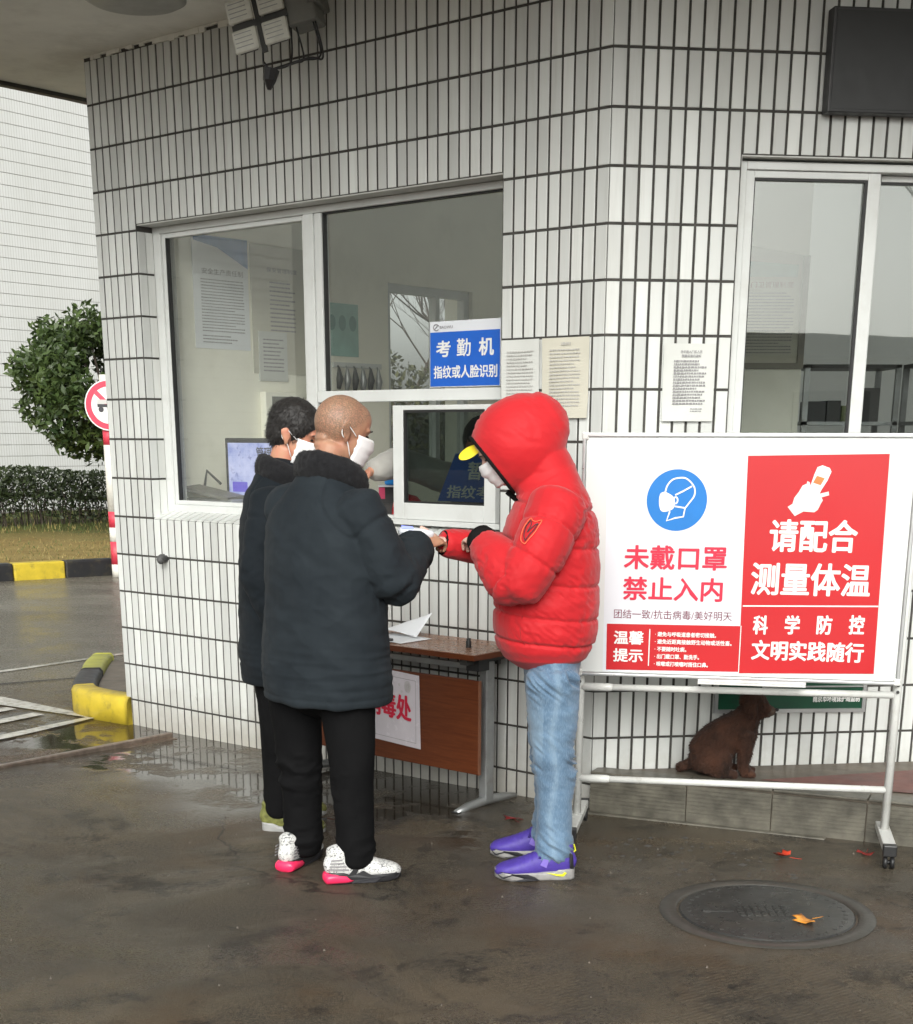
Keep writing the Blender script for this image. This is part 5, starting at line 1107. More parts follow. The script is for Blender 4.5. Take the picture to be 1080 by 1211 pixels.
def fuse(name, body, voxel, mat, parent, smooth=4, disp=None, cutter=None, keep=None, fac=.5):
    me = bpy.data.meshes.new('tmp'); me.from_pydata([tuple(v) for v in body.g.V], [], body.g.F); me.update()
    o = bpy.data.objects.new('tmp', me); COL.objects.link(o)
    m = o.modifiers.new('r', 'REMESH'); m.mode = 'VOXEL'; m.voxel_size = voxel; m.adaptivity = 0
    if smooth: k = o.modifiers.new('s', 'SMOOTH'); k.iterations = smooth; k.factor = fac
    co = None
    if cutter is not None:
        cm = bpy.data.meshes.new('cut'); cm.from_pydata([tuple(v) for v in cutter.g.V], [], cutter.g.F); co = bpy.data.objects.new('cut', cm); COL.objects.link(co)
        b = o.modifiers.new('b', 'BOOLEAN'); b.operation = 'DIFFERENCE'; b.object = co; b.solver = 'FAST'
    dg = bpy.context.evaluated_depsgraph_get(); ev = o.evaluated_get(dg); em = bpy.data.meshes.new_from_object(ev)
    n = len(em.vertices); V = np.empty(n * 3); em.vertices.foreach_get('co', V); V = V.reshape(-1, 3); N = np.empty(n * 3); em.vertices.foreach_get('normal', N); N = N.reshape(-1, 3)
    if disp is not None: V = V + N * disp(V, N)[:, None]
    V = V - root_loc(parent); em.vertices.foreach_set('co', V.ravel()); em.polygons.foreach_set('use_smooth', [True] * len(em.polygons)); em.update()
    bpy.data.objects.remove(o)
    if co: bpy.data.objects.remove(co)
    em.materials.clear(); em.name = name
    for q in (mat if isinstance(mat, list) else [mat]): em.materials.append(q)
    r = bpy.data.objects.new(name, em); COL.objects.link(r); r.parent = parent
    return r
def ridge(v, w_=.35): return np.exp(-(v / w_) ** 2)
# --- materials
def skin(name, base, pink):
    m = NT(name); p = m.pos(); n = m.noise(p, 25, 4, .6); c = m.mix(m.ramp(n, [(.35, 0), (.7, 1)]), base, pink)
    m.set(color=c, rough=.48, spec=.4, sss=.08); m.b.inputs['Subsurface Radius'].default_value = (.01, .004, .002); m.bump(m.noise(p, 350, 3), .12, .0008); return m
def scalp_skin():
    m = skin('skin_shaven', lin((170, 130, 104)), lin((168, 118, 96))); return m.m
def cloth(name, a, b, rough=.85, weave=700, bs=.25, big=6, sheen=.2, spec=.2):
    m = NT(name); p = m.pos(); n = m.noise(p, big, 5, .6); c = m.mix(m.ramp(n, [(.3, 0), (.7, 1)]), a, b); m.set(color=c, rough=rough, spec=spec, sheen=sheen)
    m.b.inputs['Sheen Roughness'].default_value = .6; m.bump(m.noise(p, weave, 3), bs, .0015); return m.m
M['skin'] = skin('skin', lin((186, 140, 112)), lin((196, 128, 108))).m
M['skin_bald'] = scalp_skin()
M['skin_pale'] = skin('skin_pale', lin((206, 176, 158)), lin((206, 160, 148))).m
M['red_nylon'] = cloth('red_nylon', (.44, .008, .013), (.54, .012, .018), .62, 260, .14, 5, .12, .22)
M['jeans'] = None
def denim():
    m = NT('washed_denim'); p = m.pos(); n = m.noise(p, 9, 5, .65); f = m.noise(m.mapping(p, (260, 260, 60)), 1, 3, .7)
    at = m.n('Attribute', attribute_name='fade')
    c = m.mix(m.ramp(n, [(.3, 0), (.75, 1)]), (.070, .125, .20), (.135, .22, .32)); c = m.mix(m.ramp(f, [(.45, 0), (.75, .4)]), c, (.28, .37, .46))
    c = m.mix(m.math('MULTIPLY', at.outputs['Fac'], .8), c, (.33, .44, .53))
    m.set(color=c, rough=.8, spec=.2, sheen=.2); m.bump(f, .35, .0012); return m.m
M['jeans'] = denim()
M['coat'] = cloth('dark_coat_cotton', (.010, .014, .018), (.019, .025, .030), .8, 500, .35, 5, .02, .15)
M['coat2'] = cloth('dark_coat_cotton_darker', (.006, .009, .012), (.011, .015, .019), .8, 500, .35, 5, .02, .15)
M['fur'] = cloth('black_fur', (.006, .006, .007), (.014, .014, .016), .95, 320, 1.0, 60, .06)
M['blk_cloth'] = cloth('black_trousers_cloth', (.0035, .0035, .004), (.007, .007, .0075), .85, 500, .3, 6, .0, .12)
M['rib'] = cloth('black_ribbed_cuff', (.006, .006, .006), (.012, .012, .012), .95, 400, .4, 6, 0, .1)
M['hair'] = cloth('black_hair', (.006, .005, .005), (.016, .013, .011), .5, 300, .8, 80, .05, .4)
M['mask'] = simple('mask_white', (.78, .78, .78), .7, vary=.03, nscale=30)
M['sole_dark'] = simple('sole_dark', (.022, .022, .026), .5, vary=.3, nscale=60); M['lip'] = simple('lip', lin((160, 92, 84)), .5); M['eye'] = simple('eye_dark', (.02, .015, .012), .15)
M['grey_jacket'] = cloth('grey_jacket', (.30, .29, .27), (.38, .37, .34), .8, 400, .3)
# --- head builder
def head(body, c, h, pitch, s=1.0, roll=0):
    """adds skull, jaw, nose, ears, brow and lips; returns the head frame (f forward, l left, u up)"""
    c = np.array(c, float); f0 = np.array([math.cos(h), math.sin(h), 0]); l = np.array([-math.sin(h), math.cos(h), 0])
    f = f0 * math.cos(pitch) - Z3 * math.sin(pitch); u = f0 * math.sin(pitch) + Z3 * math.cos(pitch)
    P = lambda a, b, d: c + (f * a + l * b + u * d) * s
    body.ell(P(-.012, 0, .030), f * .098 * s, l * .077 * s, u * .092 * s)
    body.ell(P(.018, 0, -.030), f * .070 * s, l * .062 * s, u * .080 * s)
    body.ell(P(.052, 0, -.078), f * .034 * s, l * .036 * s, u * .030 * s)
    body.ell(P(.020, 0, -.062), f * .055 * s, l * .053 * s, u * .040 * s)
    body.ell(P(.072, 0, .030), f * .020 * s, l * .048 * s, u * .012 * s)                # brow
    body.ell(P(.030, 0, .05), f * .058 * s, l * .062 * s, u * .06 * s)
    body.loft([(*P(.080, 0, .018), .008, .008), (*P(.096, 0, -.012), .010, .012), (*P(.094, 0, -.026), .015, .011)], l, 12, 4)
    for sg in (1, -1):
        body.ell(P(.046, sg * .040, -.012), f * .030 * s, l * .020 * s, u * .020 * s)   # cheek
        ec = P(-.010, sg * .083, .0)
        body.ell(ec, (f * .017 + l * sg * -.007) * s, l * .0065 * s, (u * .028 - f * .006) * s, 16)
        body.ell(P(-.015, sg * .087, .010), (f * .018 + l * sg * -.008) * s, l * .0055 * s, u * .019 * s, 14)
        body.ell(P(-.004, sg * .077, -.026), f * .010 * s, l * .006 * s, u * .011 * s, 12)
    body.ell(P(.082, 0, -.050), f * .010 * s, l * .024 * s, u * .007 * s, 14); body.ell(P(.080, 0, -.060), f * .011 * s, l * .020 * s, u * .007 * s, 14)
    return dict(c=c, f=f, l=l, u=u, P=P, s=s)
def eyes(hd, par):
    for sg in (1, -1):
        b = Body(); b.ell(hd['P'](.078, sg * .031, .010), hd['f'] * .006, hd['l'] * .011, hd['u'] * .0045, 14); b.g.make('eye', M['eye'], par, True)
        g = G(); g.tube([hd['P'](.086, sg * .014, .028), hd['P'](.090, sg * .032, .033), hd['P'](.078, sg * .046, .028)], [.003, .0032, .001], 6); g.make('eyebrow', M['hair'], par, True)
def face_mask(hd, par, top=.002, mat=None, full=True):
    """pleated mask: a curved shell over nose and jaw, with two ear loops"""
    P = hd['P']; V = []; nu, nv = 18, 10
    for j in range(nv + 1):
        z = -.092 + (.094 + top) * j / nv; prot = .115 - .30 * max(0, (-.060 - z)) ** 1.0 * 1.2 + .012 * math.exp(-((z + .022) / .02) ** 2)
        for i in range(nu + 1):
            q = -1.22 + 2.44 * i / nu; V.append(P(prot * math.cos(q) * .97 - .004 + .0022 * math.sin(j * 2.2), math.sin(q) * (.079 - .012 * (1 - j / nv)), z))
    F = [(j * (nu + 1) + i, j * (nu + 1) + i + 1, (j + 1) * (nu + 1) + i + 1, (j + 1) * (nu + 1) + i) for j in range(nv) for i in range(nu)]
    o = mk('face_mask', V, F, mat or M['mask'], par, True); m = o.modifiers.new('s', 'SOLIDIFY'); m.thickness = .0025; m.offset = 1
    for sg in (1, -1):
        g = G(); g.tube(cr([P(.032, sg * .068, -.004), P(.010, sg * .079, .010), P(-.014, sg * .086, .022), P(-.026, sg * .085, .008), P(-.022, sg * .083, -.014), P(.004, sg * .077, -.032), P(.028, sg * .066, -.072)], 5), .0017, 6); g.make('ear_loop', M['mask'], o, True)
    return o
# --- hand builder : palm + four fingers + thumb, curled
def hand(body, w0, fwd, up, side, curl=.6, s=1.0, thumb_open=.5, curls=None):
    """w0 wrist, fwd towards fingers, up = back of the hand, side = thumb side"""
    w0, fwd, up, side = np.array(w0, float), unit(fwd), unit(up), unit(side)
    up = unit(up - fwd * (up @ fwd)); side = unit(side - fwd * (side @ fwd) - up * (side @ up))
    body.loft([(*(w0 - fwd * .03 * s), .027 * s, .020 * s), (*w0, .026 * s, .019 * s), (*(w0 + fwd * .035 * s), .036 * s, .016 * s), (*(w0 + fwd * .080 * s), .040 * s, .013 * s)], side, 20, 5)
    for i, (off, L, r) in enumerate([(.029, .072, .0090), (.010, .080, .0093), (-.010, .075, .0088), (-.028, .058, .0078)]):
        p = w0 + fwd * .078 * s + side * off * s; d = fwd + side * off * 1.5; a = 0; pts = [p - fwd * .02 * s, p]; cc = (curls[i] if curls else curl)
        for k, f_ in enumerate((.45, .31, .24)):
            a += cc * (.55, .95, .6)[k]; dd = unit(d) * math.cos(a) - up * math.sin(a); p = p + dd * L * f_ * s; pts.append(p)
        body.limb(pts, [r * s * q for q in (1.05, 1.05, 1.0, .93, .80)], 12, 4)
    p = w0 + fwd * .022 * s + side * .022 * s; d = unit(fwd * .75 + side * (.3 + thumb_open) - up * .35); pts = [w0 + fwd * .005 * s, p, p + d * .034 * s, p + d * .034 * s + unit(d + fwd * .5 - up * .3 - side * .2) * .030 * s, p + d * .034 * s + unit(d + fwd * .5 - up * .3 - side * .2) * .030 * s + unit(fwd - up * .5 - side * .2) * .022 * s]
    body.limb(pts, [.013 * s, .0135 * s, .0115 * s, .0100 * s, .0082 * s], 12, 4)
# --- shoe
def shoe(par, heel, toe, z0, mats, style):
    heel, toe = np.array([*heel, 0.]), np.array([*toe, 0.]); L = np.linalg.norm(toe - heel); f = (toe - heel) / L; l = np.array([-f[1], f[0], 0]); P = lambda t, b, z: heel + f * t * L + l * b + Z3 * (z + z0)
    b = Body()
    secs = [(.03, .029, .052, .034), (.12, .035, .066, .052), (.25, .038, .068, .054), (.38, .040, .062, .050), (.52, .044, .053, .042), (.66, .048, .045, .035), (.80, .049, .039, .029), (.91, .042, .034, .024), (.975, .027, .029, .016)]
    b.loft([(*P(t, 0, zc), w_, hh) for t, w_, zc, hh in secs], l, 28, 5, 2.2)
    b.loft([(*P(.17, 0, .06), .036, .046), (*P(.18, 0, .095), .037, .050), (*P(.185, 0, .122), .039, .052)], l, 24, 4)
    b.loft([(*P(.32, 0, .090), .020, .022), (*P(.38, 0, .104), .020, .014), (*P(.31, 0, .135), .019, .009)], l, 16, 4)
    def dsp(V, N):
        d = .0010 * noise3(V, 60, 3); q = (V - P(0, 0, 0)) @ f / L; return d + .0016 * ridge(np.sin(q * 60) , .4) * ((q > .42) & (q < .72) & (N[:, 2] > .4))
    up_ = fuse('shoe', b, .0045, mats['upper'], par, 3, dsp)
    # sole
    V = []; F = []; n = 40; out = []
    for k in range(n):
        q = 2 * math.pi * k / n; t = .5 - .5 * math.cos(q); sd = 1 if q < math.pi else -1; wd = np.interp(t, [0, .04, .15, .4, .6, .78, .92, 1], [.012, .030, .038, .037, .045, .050, .040, .010]); out.append((t, sd * wd))
    for z, g_ in ((0, .94), (.006, 1.0), (.022, 1.04), (.030, 1.01)):
        for t, wd in out: lift = .012 * max(0, t - .8) / .2 + (.012 if z > .02 and t < .25 else 0) * (1 if style == 'purple' else 1.2); V.append(P(-.01 + t * 1.015, wd * g_, z + lift * (1 if z else .8)))
    for i in range(3):
        for k in range(n): F.append((i * n + k, i * n + (k + 1) % n, (i + 1) * n + (k + 1) % n, (i + 1) * n + k))
    F.append(tuple(range(n))[::-1]); F.append(tuple(3 * n + k for k in range(n)))
    so = mk('sole', V, F, mats['sole'], up_, True)
    if 'heel' in mats:      # coloured heel wrap
        b = Body(); b.loft([(*P(-.015, 0, .020), .040, .022), (*P(.10, 0, .022), .044, .024), (*P(.24, 0, .018), .044, .020), (*P(.34, 0, .016), .040, .012)], l, 24, 5, 2.6); fuse('heel_block', b, .005, mats['heel'], up_, 2)
    def decal(pts, side, mat, name, off=.047):
        V = []
        for t, z in pts: wd = np.interp(t, [0, .04, .15, .4, .6, .78, .92, 1], [.018, .033, .040, .040, .048, .053, .042, .012]); wd = max(wd, .0385) if z > .045 and t < .45 else wd; V.append(P(t, side * (wd + off - .045), z))
        V2 = [v + l * side * .0015 for v in V]; n = len(V); mk(name, V + V2, [tuple(range(n)), tuple(range(n, 2 * n))[::-1]] + [(i, (i + 1) % n, n + (i + 1) % n, n + i) for i in range(n)], mat, up_)
    return up_, P, decal, l
# ------------------------------------------------------------------ PERSON IN THE RED JACKET
rp = thing('person', 'person in red hooded puffer jacket, faded blue jeans and purple shoes, holding out one wrist', 'person', (.33, 5.15, 0))
b = Body()
RH = head(b, (.172, 5.16, 1.520), math.pi, R(36), 1.0)
b.loft([(.245, 5.16, 1.46, .055, .055), (.285, 5.16, 1.40, .056, .058), (.31, 5.16, 1.34, .08, .07)], (0, 1, 0), 20)
b.loft([(.33, 5.16, .80, .13, .10), (.33, 5.16, .92, .125, .095), (.32, 5.16, 1.05, .13, .09), (.32, 5.16, 1.20, .15, .10), (.31, 5.16, 1.32, .15, .08), (.30, 5.16, 1.37, .07, .06)], (0, 1, 0))
b.limb([(.33, 5.00, 1.31), (.27, 4.93, 1.18), (.205, 4.93, 1.07)], [.05, .042, .036]); b.limb([(.205, 4.93, 1.07), (.14, 5.03, 1.16), (.075, 5.14, 1.215)], [.036, .032, .024])
b.limb([(.31, 5.32, 1.31), (.28, 5.41, 1.20), (.23, 5.41, 1.13)], [.05, .042, .036]); b.limb([(.23, 5.41, 1.13), (.10, 5.36, 1.165), (-.045, 5.30, 1.192)], [.036, .030, .023])
hand(b, (.082, 5.165, 1.205), (-.35, .93, .05), (-.2, -.1, 1), (.9, .35, 0), .75, .95)
hand(b, (-.050, 5.298, 1.193), (-1, -.10, .12), (0, -.25, -1), (0, -1, .2), .35, .98, .35)
for y in (5.045, 5.285):
    b.limb([(.345, y, .84), (.345, y, .65), (.345, y, .47), (.352, y, .28), (.362, y + .0, .09)], [.060, .06, .05, .046, .034])
    b.loft([(.385, y, .050, .020, .026), (.33, y + (y > 5.1) * .008, .045, .022, .020), (.26, y + (y > 5.1) * .018, .034, .020, .011), (.235, y + (y > 5.1) * .02, .032, .018, .008)], (0, 1, 0), 16)
body_r = fuse('body', b, .0042, M['skin_pale'], rp, 3)
eyes(RH, body_r); face_mask(RH, rp)
# cap under the hood: crown band and yellow brim
P = RH['P']; g_ = G(); V = []; nu, nv = 24, 8
for j in range(nv + 1):
    th = math.pi / 2 * j / nv * .98
    for i in range(nu): q = 2 * math.pi * i / nu; V.append(P(-.018 + .094 * math.cos(th) * math.cos(q), .082 * math.cos(th) * math.sin(q), .046 + .080 * math.sin(th)))
F = [(j * nu + i, j * nu + (i + 1) % nu, (j + 1) * nu + (i + 1) % nu, (j + 1) * nu + i) for j in range(nv) for i in range(nu)]
cap = mk('cap', V, F, simple('cap_navy', (.012, .016, .035), .8), rp, True)
b = Body(); lt_ = unit(RH['l'] * .78 - RH['u'] * .60); ut_ = unit(np.cross(RH['f'], lt_)); b.ell(RH['P'](.110, .004, .064), unit(RH['f'] + RH['u'] * .10) * .042, lt_ * .030, ut_ * .0045, 28); b.g.make('brim', simple('brim_yellow', lin((236, 214, 48)), .6), cap, True)
# jacket: torso, sleeves and hood fused
armN = np.array([(.345, 4.985, 1.335), (.285, 4.905, 1.20), (.205, 4.895, 1.075)]); farN = np.array([(.205, 4.895, 1.075), (.15, 4.96, 1.15), (.095, 5.045, 1.205)])
armF = np.array([(.32, 5.34, 1.33), (.30, 5.43, 1.22), (.24, 5.43, 1.135)]); farF = np.array([(.24, 5.43, 1.135), (.11, 5.385, 1.160), (-.040, 5.315, 1.186)])
b = Body()
b.loft([(.322, 5.16, .832, .208, .166), (.322, 5.16, .88, .222, .182), (.322, 5.16, .96, .226, .186), (.325, 5.16, 1.06, .224, .184), (.330, 5.16, 1.16, .226, .176), (.335, 5.16, 1.26, .222, .158), (.330, 5.16, 1.34, .200, .130), (.315, 5.16, 1.40, .135, .112), (.290, 5.16, 1.44, .105, .102)], (0, 1, 0), 40, 5, 2.3)
b.limb([tuple(p) for p in armN], [.098, .094, .090]); b.limb([tuple(p) for p in farN], [.090, .080, .052])
b.limb([tuple(p) for p in armF], [.092, .088, .084]); b.limb([tuple(p) for p in farF], [.084, .062, .047])
hn = unit([-.77, 0, -.64]); hr = unit([.64, 0, -.77]); hc = np.array([.122, 5.16, 1.462])      # hood opening: normal, rim direction, centre
b.loft([(*(hc - hn * t), rl, rr_) for t, rl, rr_ in [(.022, .100, .124), (.055, .120, .143), (.10, .131, .155), (.16, .130, .148), (.215, .116, .128), (.26, .088, .095)]], (0, 1, 0), 36, 5, 2.1, True)
b.loft([(.330, 5.16, 1.33, .15, .11), (.325, 5.16, 1.42, .115, .095), (.285, 5.16, 1.50, .105, .09)], (0, 1, 0), 30, 5)
cut_ = Body(); cut_.loft([(*(hc - hn * t), rl, rr_) for t, rl, rr_ in [(-.10, .088, .112), (-.02, .088, .112), (.05, .104, .124), (.11, .110, .130), (.17, .104, .118), (.205, .085, .09)]], (0, 1, 0), 32, 4, 2.1, True)
def seg_param(V, pts):
    """distance to a polyline and length along it"""
    best = np.full(len(V), 9.); S = np.zeros(len(V)); acc = 0
    for a, c in zip(pts[:-1], pts[1:]):
        d = c - a; L = np.linalg.norm(d); t = np.clip(((V - a) @ d) / L ** 2, 0, 1); dist = np.linalg.norm(V - (a + t[:, None] * d), axis=1); m = dist < best; best[m] = dist[m]; S[m] = (acc + t * L)[m]; acc += L
    return best, S
def jacket_disp(V, N):
    pn = np.vstack([armN, farN[1:]]); pf = np.vstack([armF, farF[1:]])
    dn, sn = seg_param(V, pn); df, sf = seg_param(V, pf)
    onN = (dn < .108) & (V[:, 1] < 5.0); onF = (df < .10) & (V[:, 1] > 5.28)
    hoodp = (V - hc) @ (-hn); isH = (V[:, 2] > 1.385) & (hoodp > -.02) & (V[:, 2] > 1.30 + .55 * (V[:, 0] - .1))
    zt = V[:, 2] + .10 * (V[:, 0] - .32) * (1) + .012 * noise3(V, 4, 5, 2)
    d = np.zeros(len(V))
    def baffle(s, lines, w_=.0055, depth=.0085, puff=.005):
        q = np.full(len(V), 9.)
        for ln in lines: q = np.minimum(q, np.abs(s - ln))
        return -depth * np.exp(-(q / w_) ** 2) + puff * np.clip(q / .06, 0, 1) ** .7 + .0045 * noise3(V * [1, 1, .25], 42, 31, 2) * np.exp(-(q / .035) ** 2)
    t_ = baffle(zt, [.862, .955, 1.075, 1.205, 1.335]); a_ = baffle(sn, [.10, .21, .335], depth=.006, puff=.005); f_ = baffle(sf, [.10, .20], depth=.004, puff=.003)
    d = np.where(onN, a_, np.where(onF, f_, np.where(isH, .003, t_)))
    # wrinkles radiating from the seams and the bends
    w1 = noise3(V * [1, 1, 2.6] + [0, 0, 0], 13, 2, 4); w2 = noise3(V @ np.array([[.8, 0, .6], [0, 1, 0], [-.6, 0, .8]]) * [.8, 1, 2.6], 22, 7, 3)
    d += .0034 * noise3(V * [1, 1, 1.6], 6, 2, 2) + .0022 * w1 + .0040 * (1 - np.abs(w2) * 3) * np.clip(noise3(V, 6, 41, 2) * 2 + .3, 0, 1)
    eb = np.linalg.norm(V - armN[2], axis=1); d += np.where(eb < .16, -.009 * np.abs(noise3(V * [1.5, 1.5, 3.2], 15, 11, 2)) * (1 - eb / .16), 0)
    return d * np.clip((V[:, 2] - .81) / .03, .2, 1)
jk = fuse('puffer_jacket', b, .0055, M['red_nylon'], rp, 5, jacket_disp, cut_)
# ribbed cuffs, hood binding, hem band
g_ = G(); g_.tube([(-.030, 5.319, 1.1855), (-.052, 5.309, 1.190)], [.047, .044], 20); g_.tube([(-.0522, 5.3088, 1.190), (-.053, 5.3085, 1.1902)], [.040, .036], 20); g_.make('cuff', M['rib'], jk, True)
g_ = G(); g_.tube([(.110, 5.025, 1.192), (.090, 5.055, 1.214), (.080, 5.07, 1.224), (.082, 5.068, 1.222)], [.054, .055, .050, .036], 20); g_.make('cuff', M['rib'], jk, True)
g_ = G(); rim = [hc - hn * .004 + hr * (.120 * math.cos(q)) + np.array([0, 1, 0]) * (.098 * math.sin(q)) for q in np.linspace(0, 2 * math.pi, 49)]; g_.tube(rim, .0058, 8, False); g_.make('hood_binding', M['rib'], jk, True)
g_ = G(); g_.tube([hc + hr * .098 + np.array([-.006, .02, -.012]), hc + hr * .135 + np.array([.03, .03, -.03])], .010, 8); g_.make('zip_top', M['rib'], jk, True)
# emblem on the near sleeve, raised embroidery (two loops and a point in an orange outline)
ec = np.array([.222, 4.812, 1.270]); ex_ = unit([.85, -.50, .12]); ez_ = unit([.15, .15, 1]); en_ = unit(np.cross(ex_, ez_)); en_ = en_ if en_[1] < 0 else -en_
def PE(x, z, n=0): return ec + ex_ * x + ez_ * z + en_ * n
emb = G(); emo = G()
lp = [(0, -.026), (-.010, -.010), (-.012, .010), (-.004, .026), (.003, .014), (-.002, -.004), (.010, .010), (.020, .016), (.014, .000), (.004, -.016), (0, -.026)]
# surface follow: put the points on the sleeve surface by ray casting the fused mesh
def snap(p, n_, off=.0045):
    inv = root_loc(rp); ok, loc, nor, _ = jk.ray_cast(Vector(p + n_ * .12 - inv), Vector(-n_)); return (np.array(loc) + inv + n_ * off) if ok else p
emb.tube([snap(PE(x * 1.35, z * 1.35), en_) for x, z, _ in cr([(a, c, 0) for a, c in lp], 4)], .0016, 5, True)
ol = [(0, -.034), (-.016, -.022), (-.019, .006), (-.008, .032), (.002, .026), (.012, .022), (.026, .024), (.020, -.004), (.008, -.024), (0, -.034)]
emo.tube([snap(PE(x * 1.35, z * 1.35), en_, .004) for x, z, _ in cr([(a, c, 0) for a, c in ol], 4)], .0014, 5, True)
emb.make('emblem', M['text_black'], jk); emo.make('emblem_outline', simple('orange_thread', lin((255, 120, 80)), .6), jk)
# pocket seam at the front
g_ = G(); g_.tube([snap(np.array([x, 4.95, z]), np.array([0, -1., 0]), .0005) for x, z in [(.235, 1.0), (.228, .96), (.222, .92), (.226, .885), (.240, .868)]], .0018, 5); g_.make('pocket_seam', simple('seam_red', (.30, .006, .008), .6), jk)
# jeans
b = Body()
b.loft([(.350, 5.16, .66, .16, .080), (.348, 5.16, .73, .18, .095), (.345, 5.16, .80, .185, .110), (.330, 5.16, .90, .18, .13)], (0, 1, 0), 30)
LG = {}
for y, dx in ((5.040, 0), (5.285, .004)):
    pts = [(.345 + dx, y, .74), (.350 + dx, y, .62), (.350 + dx, y - .002, .50), (.357 + dx, y, .40), (.362 + dx, y, .28), (.362 + dx, y, .17), (.362 + dx, y, .085)]
    b.loft([(*p, r * .96, r) for p, r in zip(pts, [.098, .092, .078, .067, .064, .067, .070])], (0, 1, 0), 26)
def jeans_disp(V, N):
    z = V[:, 2]; n1 = noise3(V * [1, 1, 3.2], 11, 4, 3); rg = 1 - np.abs(noise3(V * [1.1, 1.1, 3.2] + V[:, [0]] * [0, 0, 2.5], 12, 8, 2)) * 2.4
    rg = rg * np.clip(.35 + noise3(V, 5, 21, 2) * 1.6, .1, 1.2); amp = .003 + .019 * np.exp(-((z - .41) / .075) ** 2) + .018 * np.exp(-((z - .11) / .05) ** 2) + .015 * np.exp(-((z - .74) / .05) ** 2)
    return amp * rg + .0035 * n1
jn = fuse('jeans', b, .0055, M['jeans'], rp, 5, jeans_disp)
n_ = len(jn.data.vertices); V = np.empty(n_ * 3); jn.data.vertices.foreach_get('co', V); V = V.reshape(-1, 3) + root_loc(rp)
fd = np.clip(.9 * ridge((V[:, 0] - .35 - .01 * np.sin(V[:, 2] * 20)) / .012, 1) * (V[:, 1] < 5.1) * .35 + .35 * np.exp(-((V[:, 2] - .56) / .12) ** 2) * (V[:, 0] < .31) , 0, .8)
a = jn.data.attributes.new('fade', 'FLOAT', 'POINT'); a.data.foreach_set('value', fd.astype(np.float32))
pm = dict(upper=simple('shoe_purple', lin((72, 54, 148)), .55, vary=.12, nscale=60, bumps=.3, bscale=400), sole=simple('sole_grey', lin((150, 148, 146)), .5, dirt=((.05, .05, .05), 18, .6)))
for (hx, hy), (tx, ty) in (((.435, 5.022), (.145, 5.010)), ((.405, 5.292), (.135, 5.318))):
    up_, P, decal, l = shoe(rp, (hx, hy), (tx, ty), 0, pm, 'purple')
    for sd in (-1, 1):
        decal([(.10, .030), (.14, .018), (.22, .020), (.36, .032), (.20, .026), (.155, .026), (.13, .034)], sd, simple('tick_yellow', lin((226, 232, 40)), .4), 'tick_mark', .0485)
    for sd in (-1, 1):
        decal([(.44, .003), (.70, .002), (.93, .012), (.98, .024), (.93, .036), (.75, .030), (.60, .028), (.50, .016)], sd, M['sole_dark'], 'toe_rand', .0475)
        decal([(.0, .040), (.03, .100), (.075, .108), (.06, .045)], sd, M['sole_dark'], 'heel_counter', .0475)
        decal([(.36, .050), (.44, .062), (.40, .085), (.33, .080)], sd, simple('strap_lilac', lin((122, 104, 190)), .5), 'side_strap', .0475)
    g_ = G(); g_.tube([P(.045, 0, .085), P(-.02, 0, .105), P(.0, 0, .128)], .003, 6); g_.make('pull_tab', simple('tab_yellow', lin((220, 220, 50)), .5), up_)
    g_ = G(); g_.tube([P(.34, -.040, .085), P(.42, 0, .112), P(.44, .038, .085)], .006, 6); g_.tube([P(.47, -.036, .078), P(.52, 0, .097), P(.54, .036, .076)], .004, 6); g_.make('lace_strap', simple('strap_purple', lin((54, 40, 118)), .5), up_)
# ------------------------------------------------------------------ SHAVEN-HEADED PERSON IN THE LONG DARK COAT
bp = thing('person', 'shaven headed person in long dark padded coat, seen from behind, pointing a thermometer', 'person', (-.47, 5.08, 0))
hB = R(48); fB_ = np.array([math.cos(hB), math.sin(hB), 0]); lB = np.array([-math.sin(hB), math.cos(hB), 0])
b = Body(); BH = head(b, (-.392, 5.13, 1.572), R(20), R(18), 1.0)
b.loft([(-.425, 5.11, 1.52, .056, .060), (-.445, 5.10, 1.46, .056, .06), (-.46, 5.09, 1.39, .085, .075)], lB, 22)
for k in range(1):
    b.ell(BH['P'](-.066, 0, -.040), BH['f'] * .024, BH['l'] * .045, BH['u'] * .020, 16); b.ell(BH['P'](-.062, 0, -.066), BH['f'] * .024, BH['l'] * .046, BH['u'] * .016, 16)   # neck roll
c0 = np.array([-.465, 5.085, 0])
b.loft([(*(c0 + Z3 * z), a, d) for z, a, d in [(.80, .14, .10), (.95, .135, .10), (1.1, .14, .10), (1.25, .16, .10), (1.36, .14, .08), (1.40, .08, .06)]], lB)
sR = np.array([-.335, 4.965, 1.335]); eR = np.array([-.225, 4.985, 1.085]); wR = np.array([-.138, 5.195, 1.180]); sL = np.array([-.60, 5.22, 1.335]); eL_ = np.array([-.50, 5.42, 1.10]); wL = np.array([-.28, 5.46, 1.17])
b.limb([sR, (sR + eR) / 2, eR], [.05, .042, .036]); b.limb([eR, (eR + wR) / 2, wR], [.036, .032, .025]); b.limb([sL, (sL + eL_) / 2, eL_], [.05, .042, .036]); b.limb([eL_, (eL_ + wL) / 2, wL], [.036, .032, .025])
hand(b, wR + np.array([.008, .018, .008]), (.62, .55, .20), (.25, -.35, .9), (-.35, .5, .6), 1.0, 1.0, .25)
hand(b, wL, (1, 0, .05), (0, -.3, 1), (0, -1, .2), .6, 1.0)
FT = [((-.372, 4.990), (-.470, 4.950), (-.205, 5.025)), ((-.580, 5.170), (-.640, 5.085), (-.545, 5.350))]
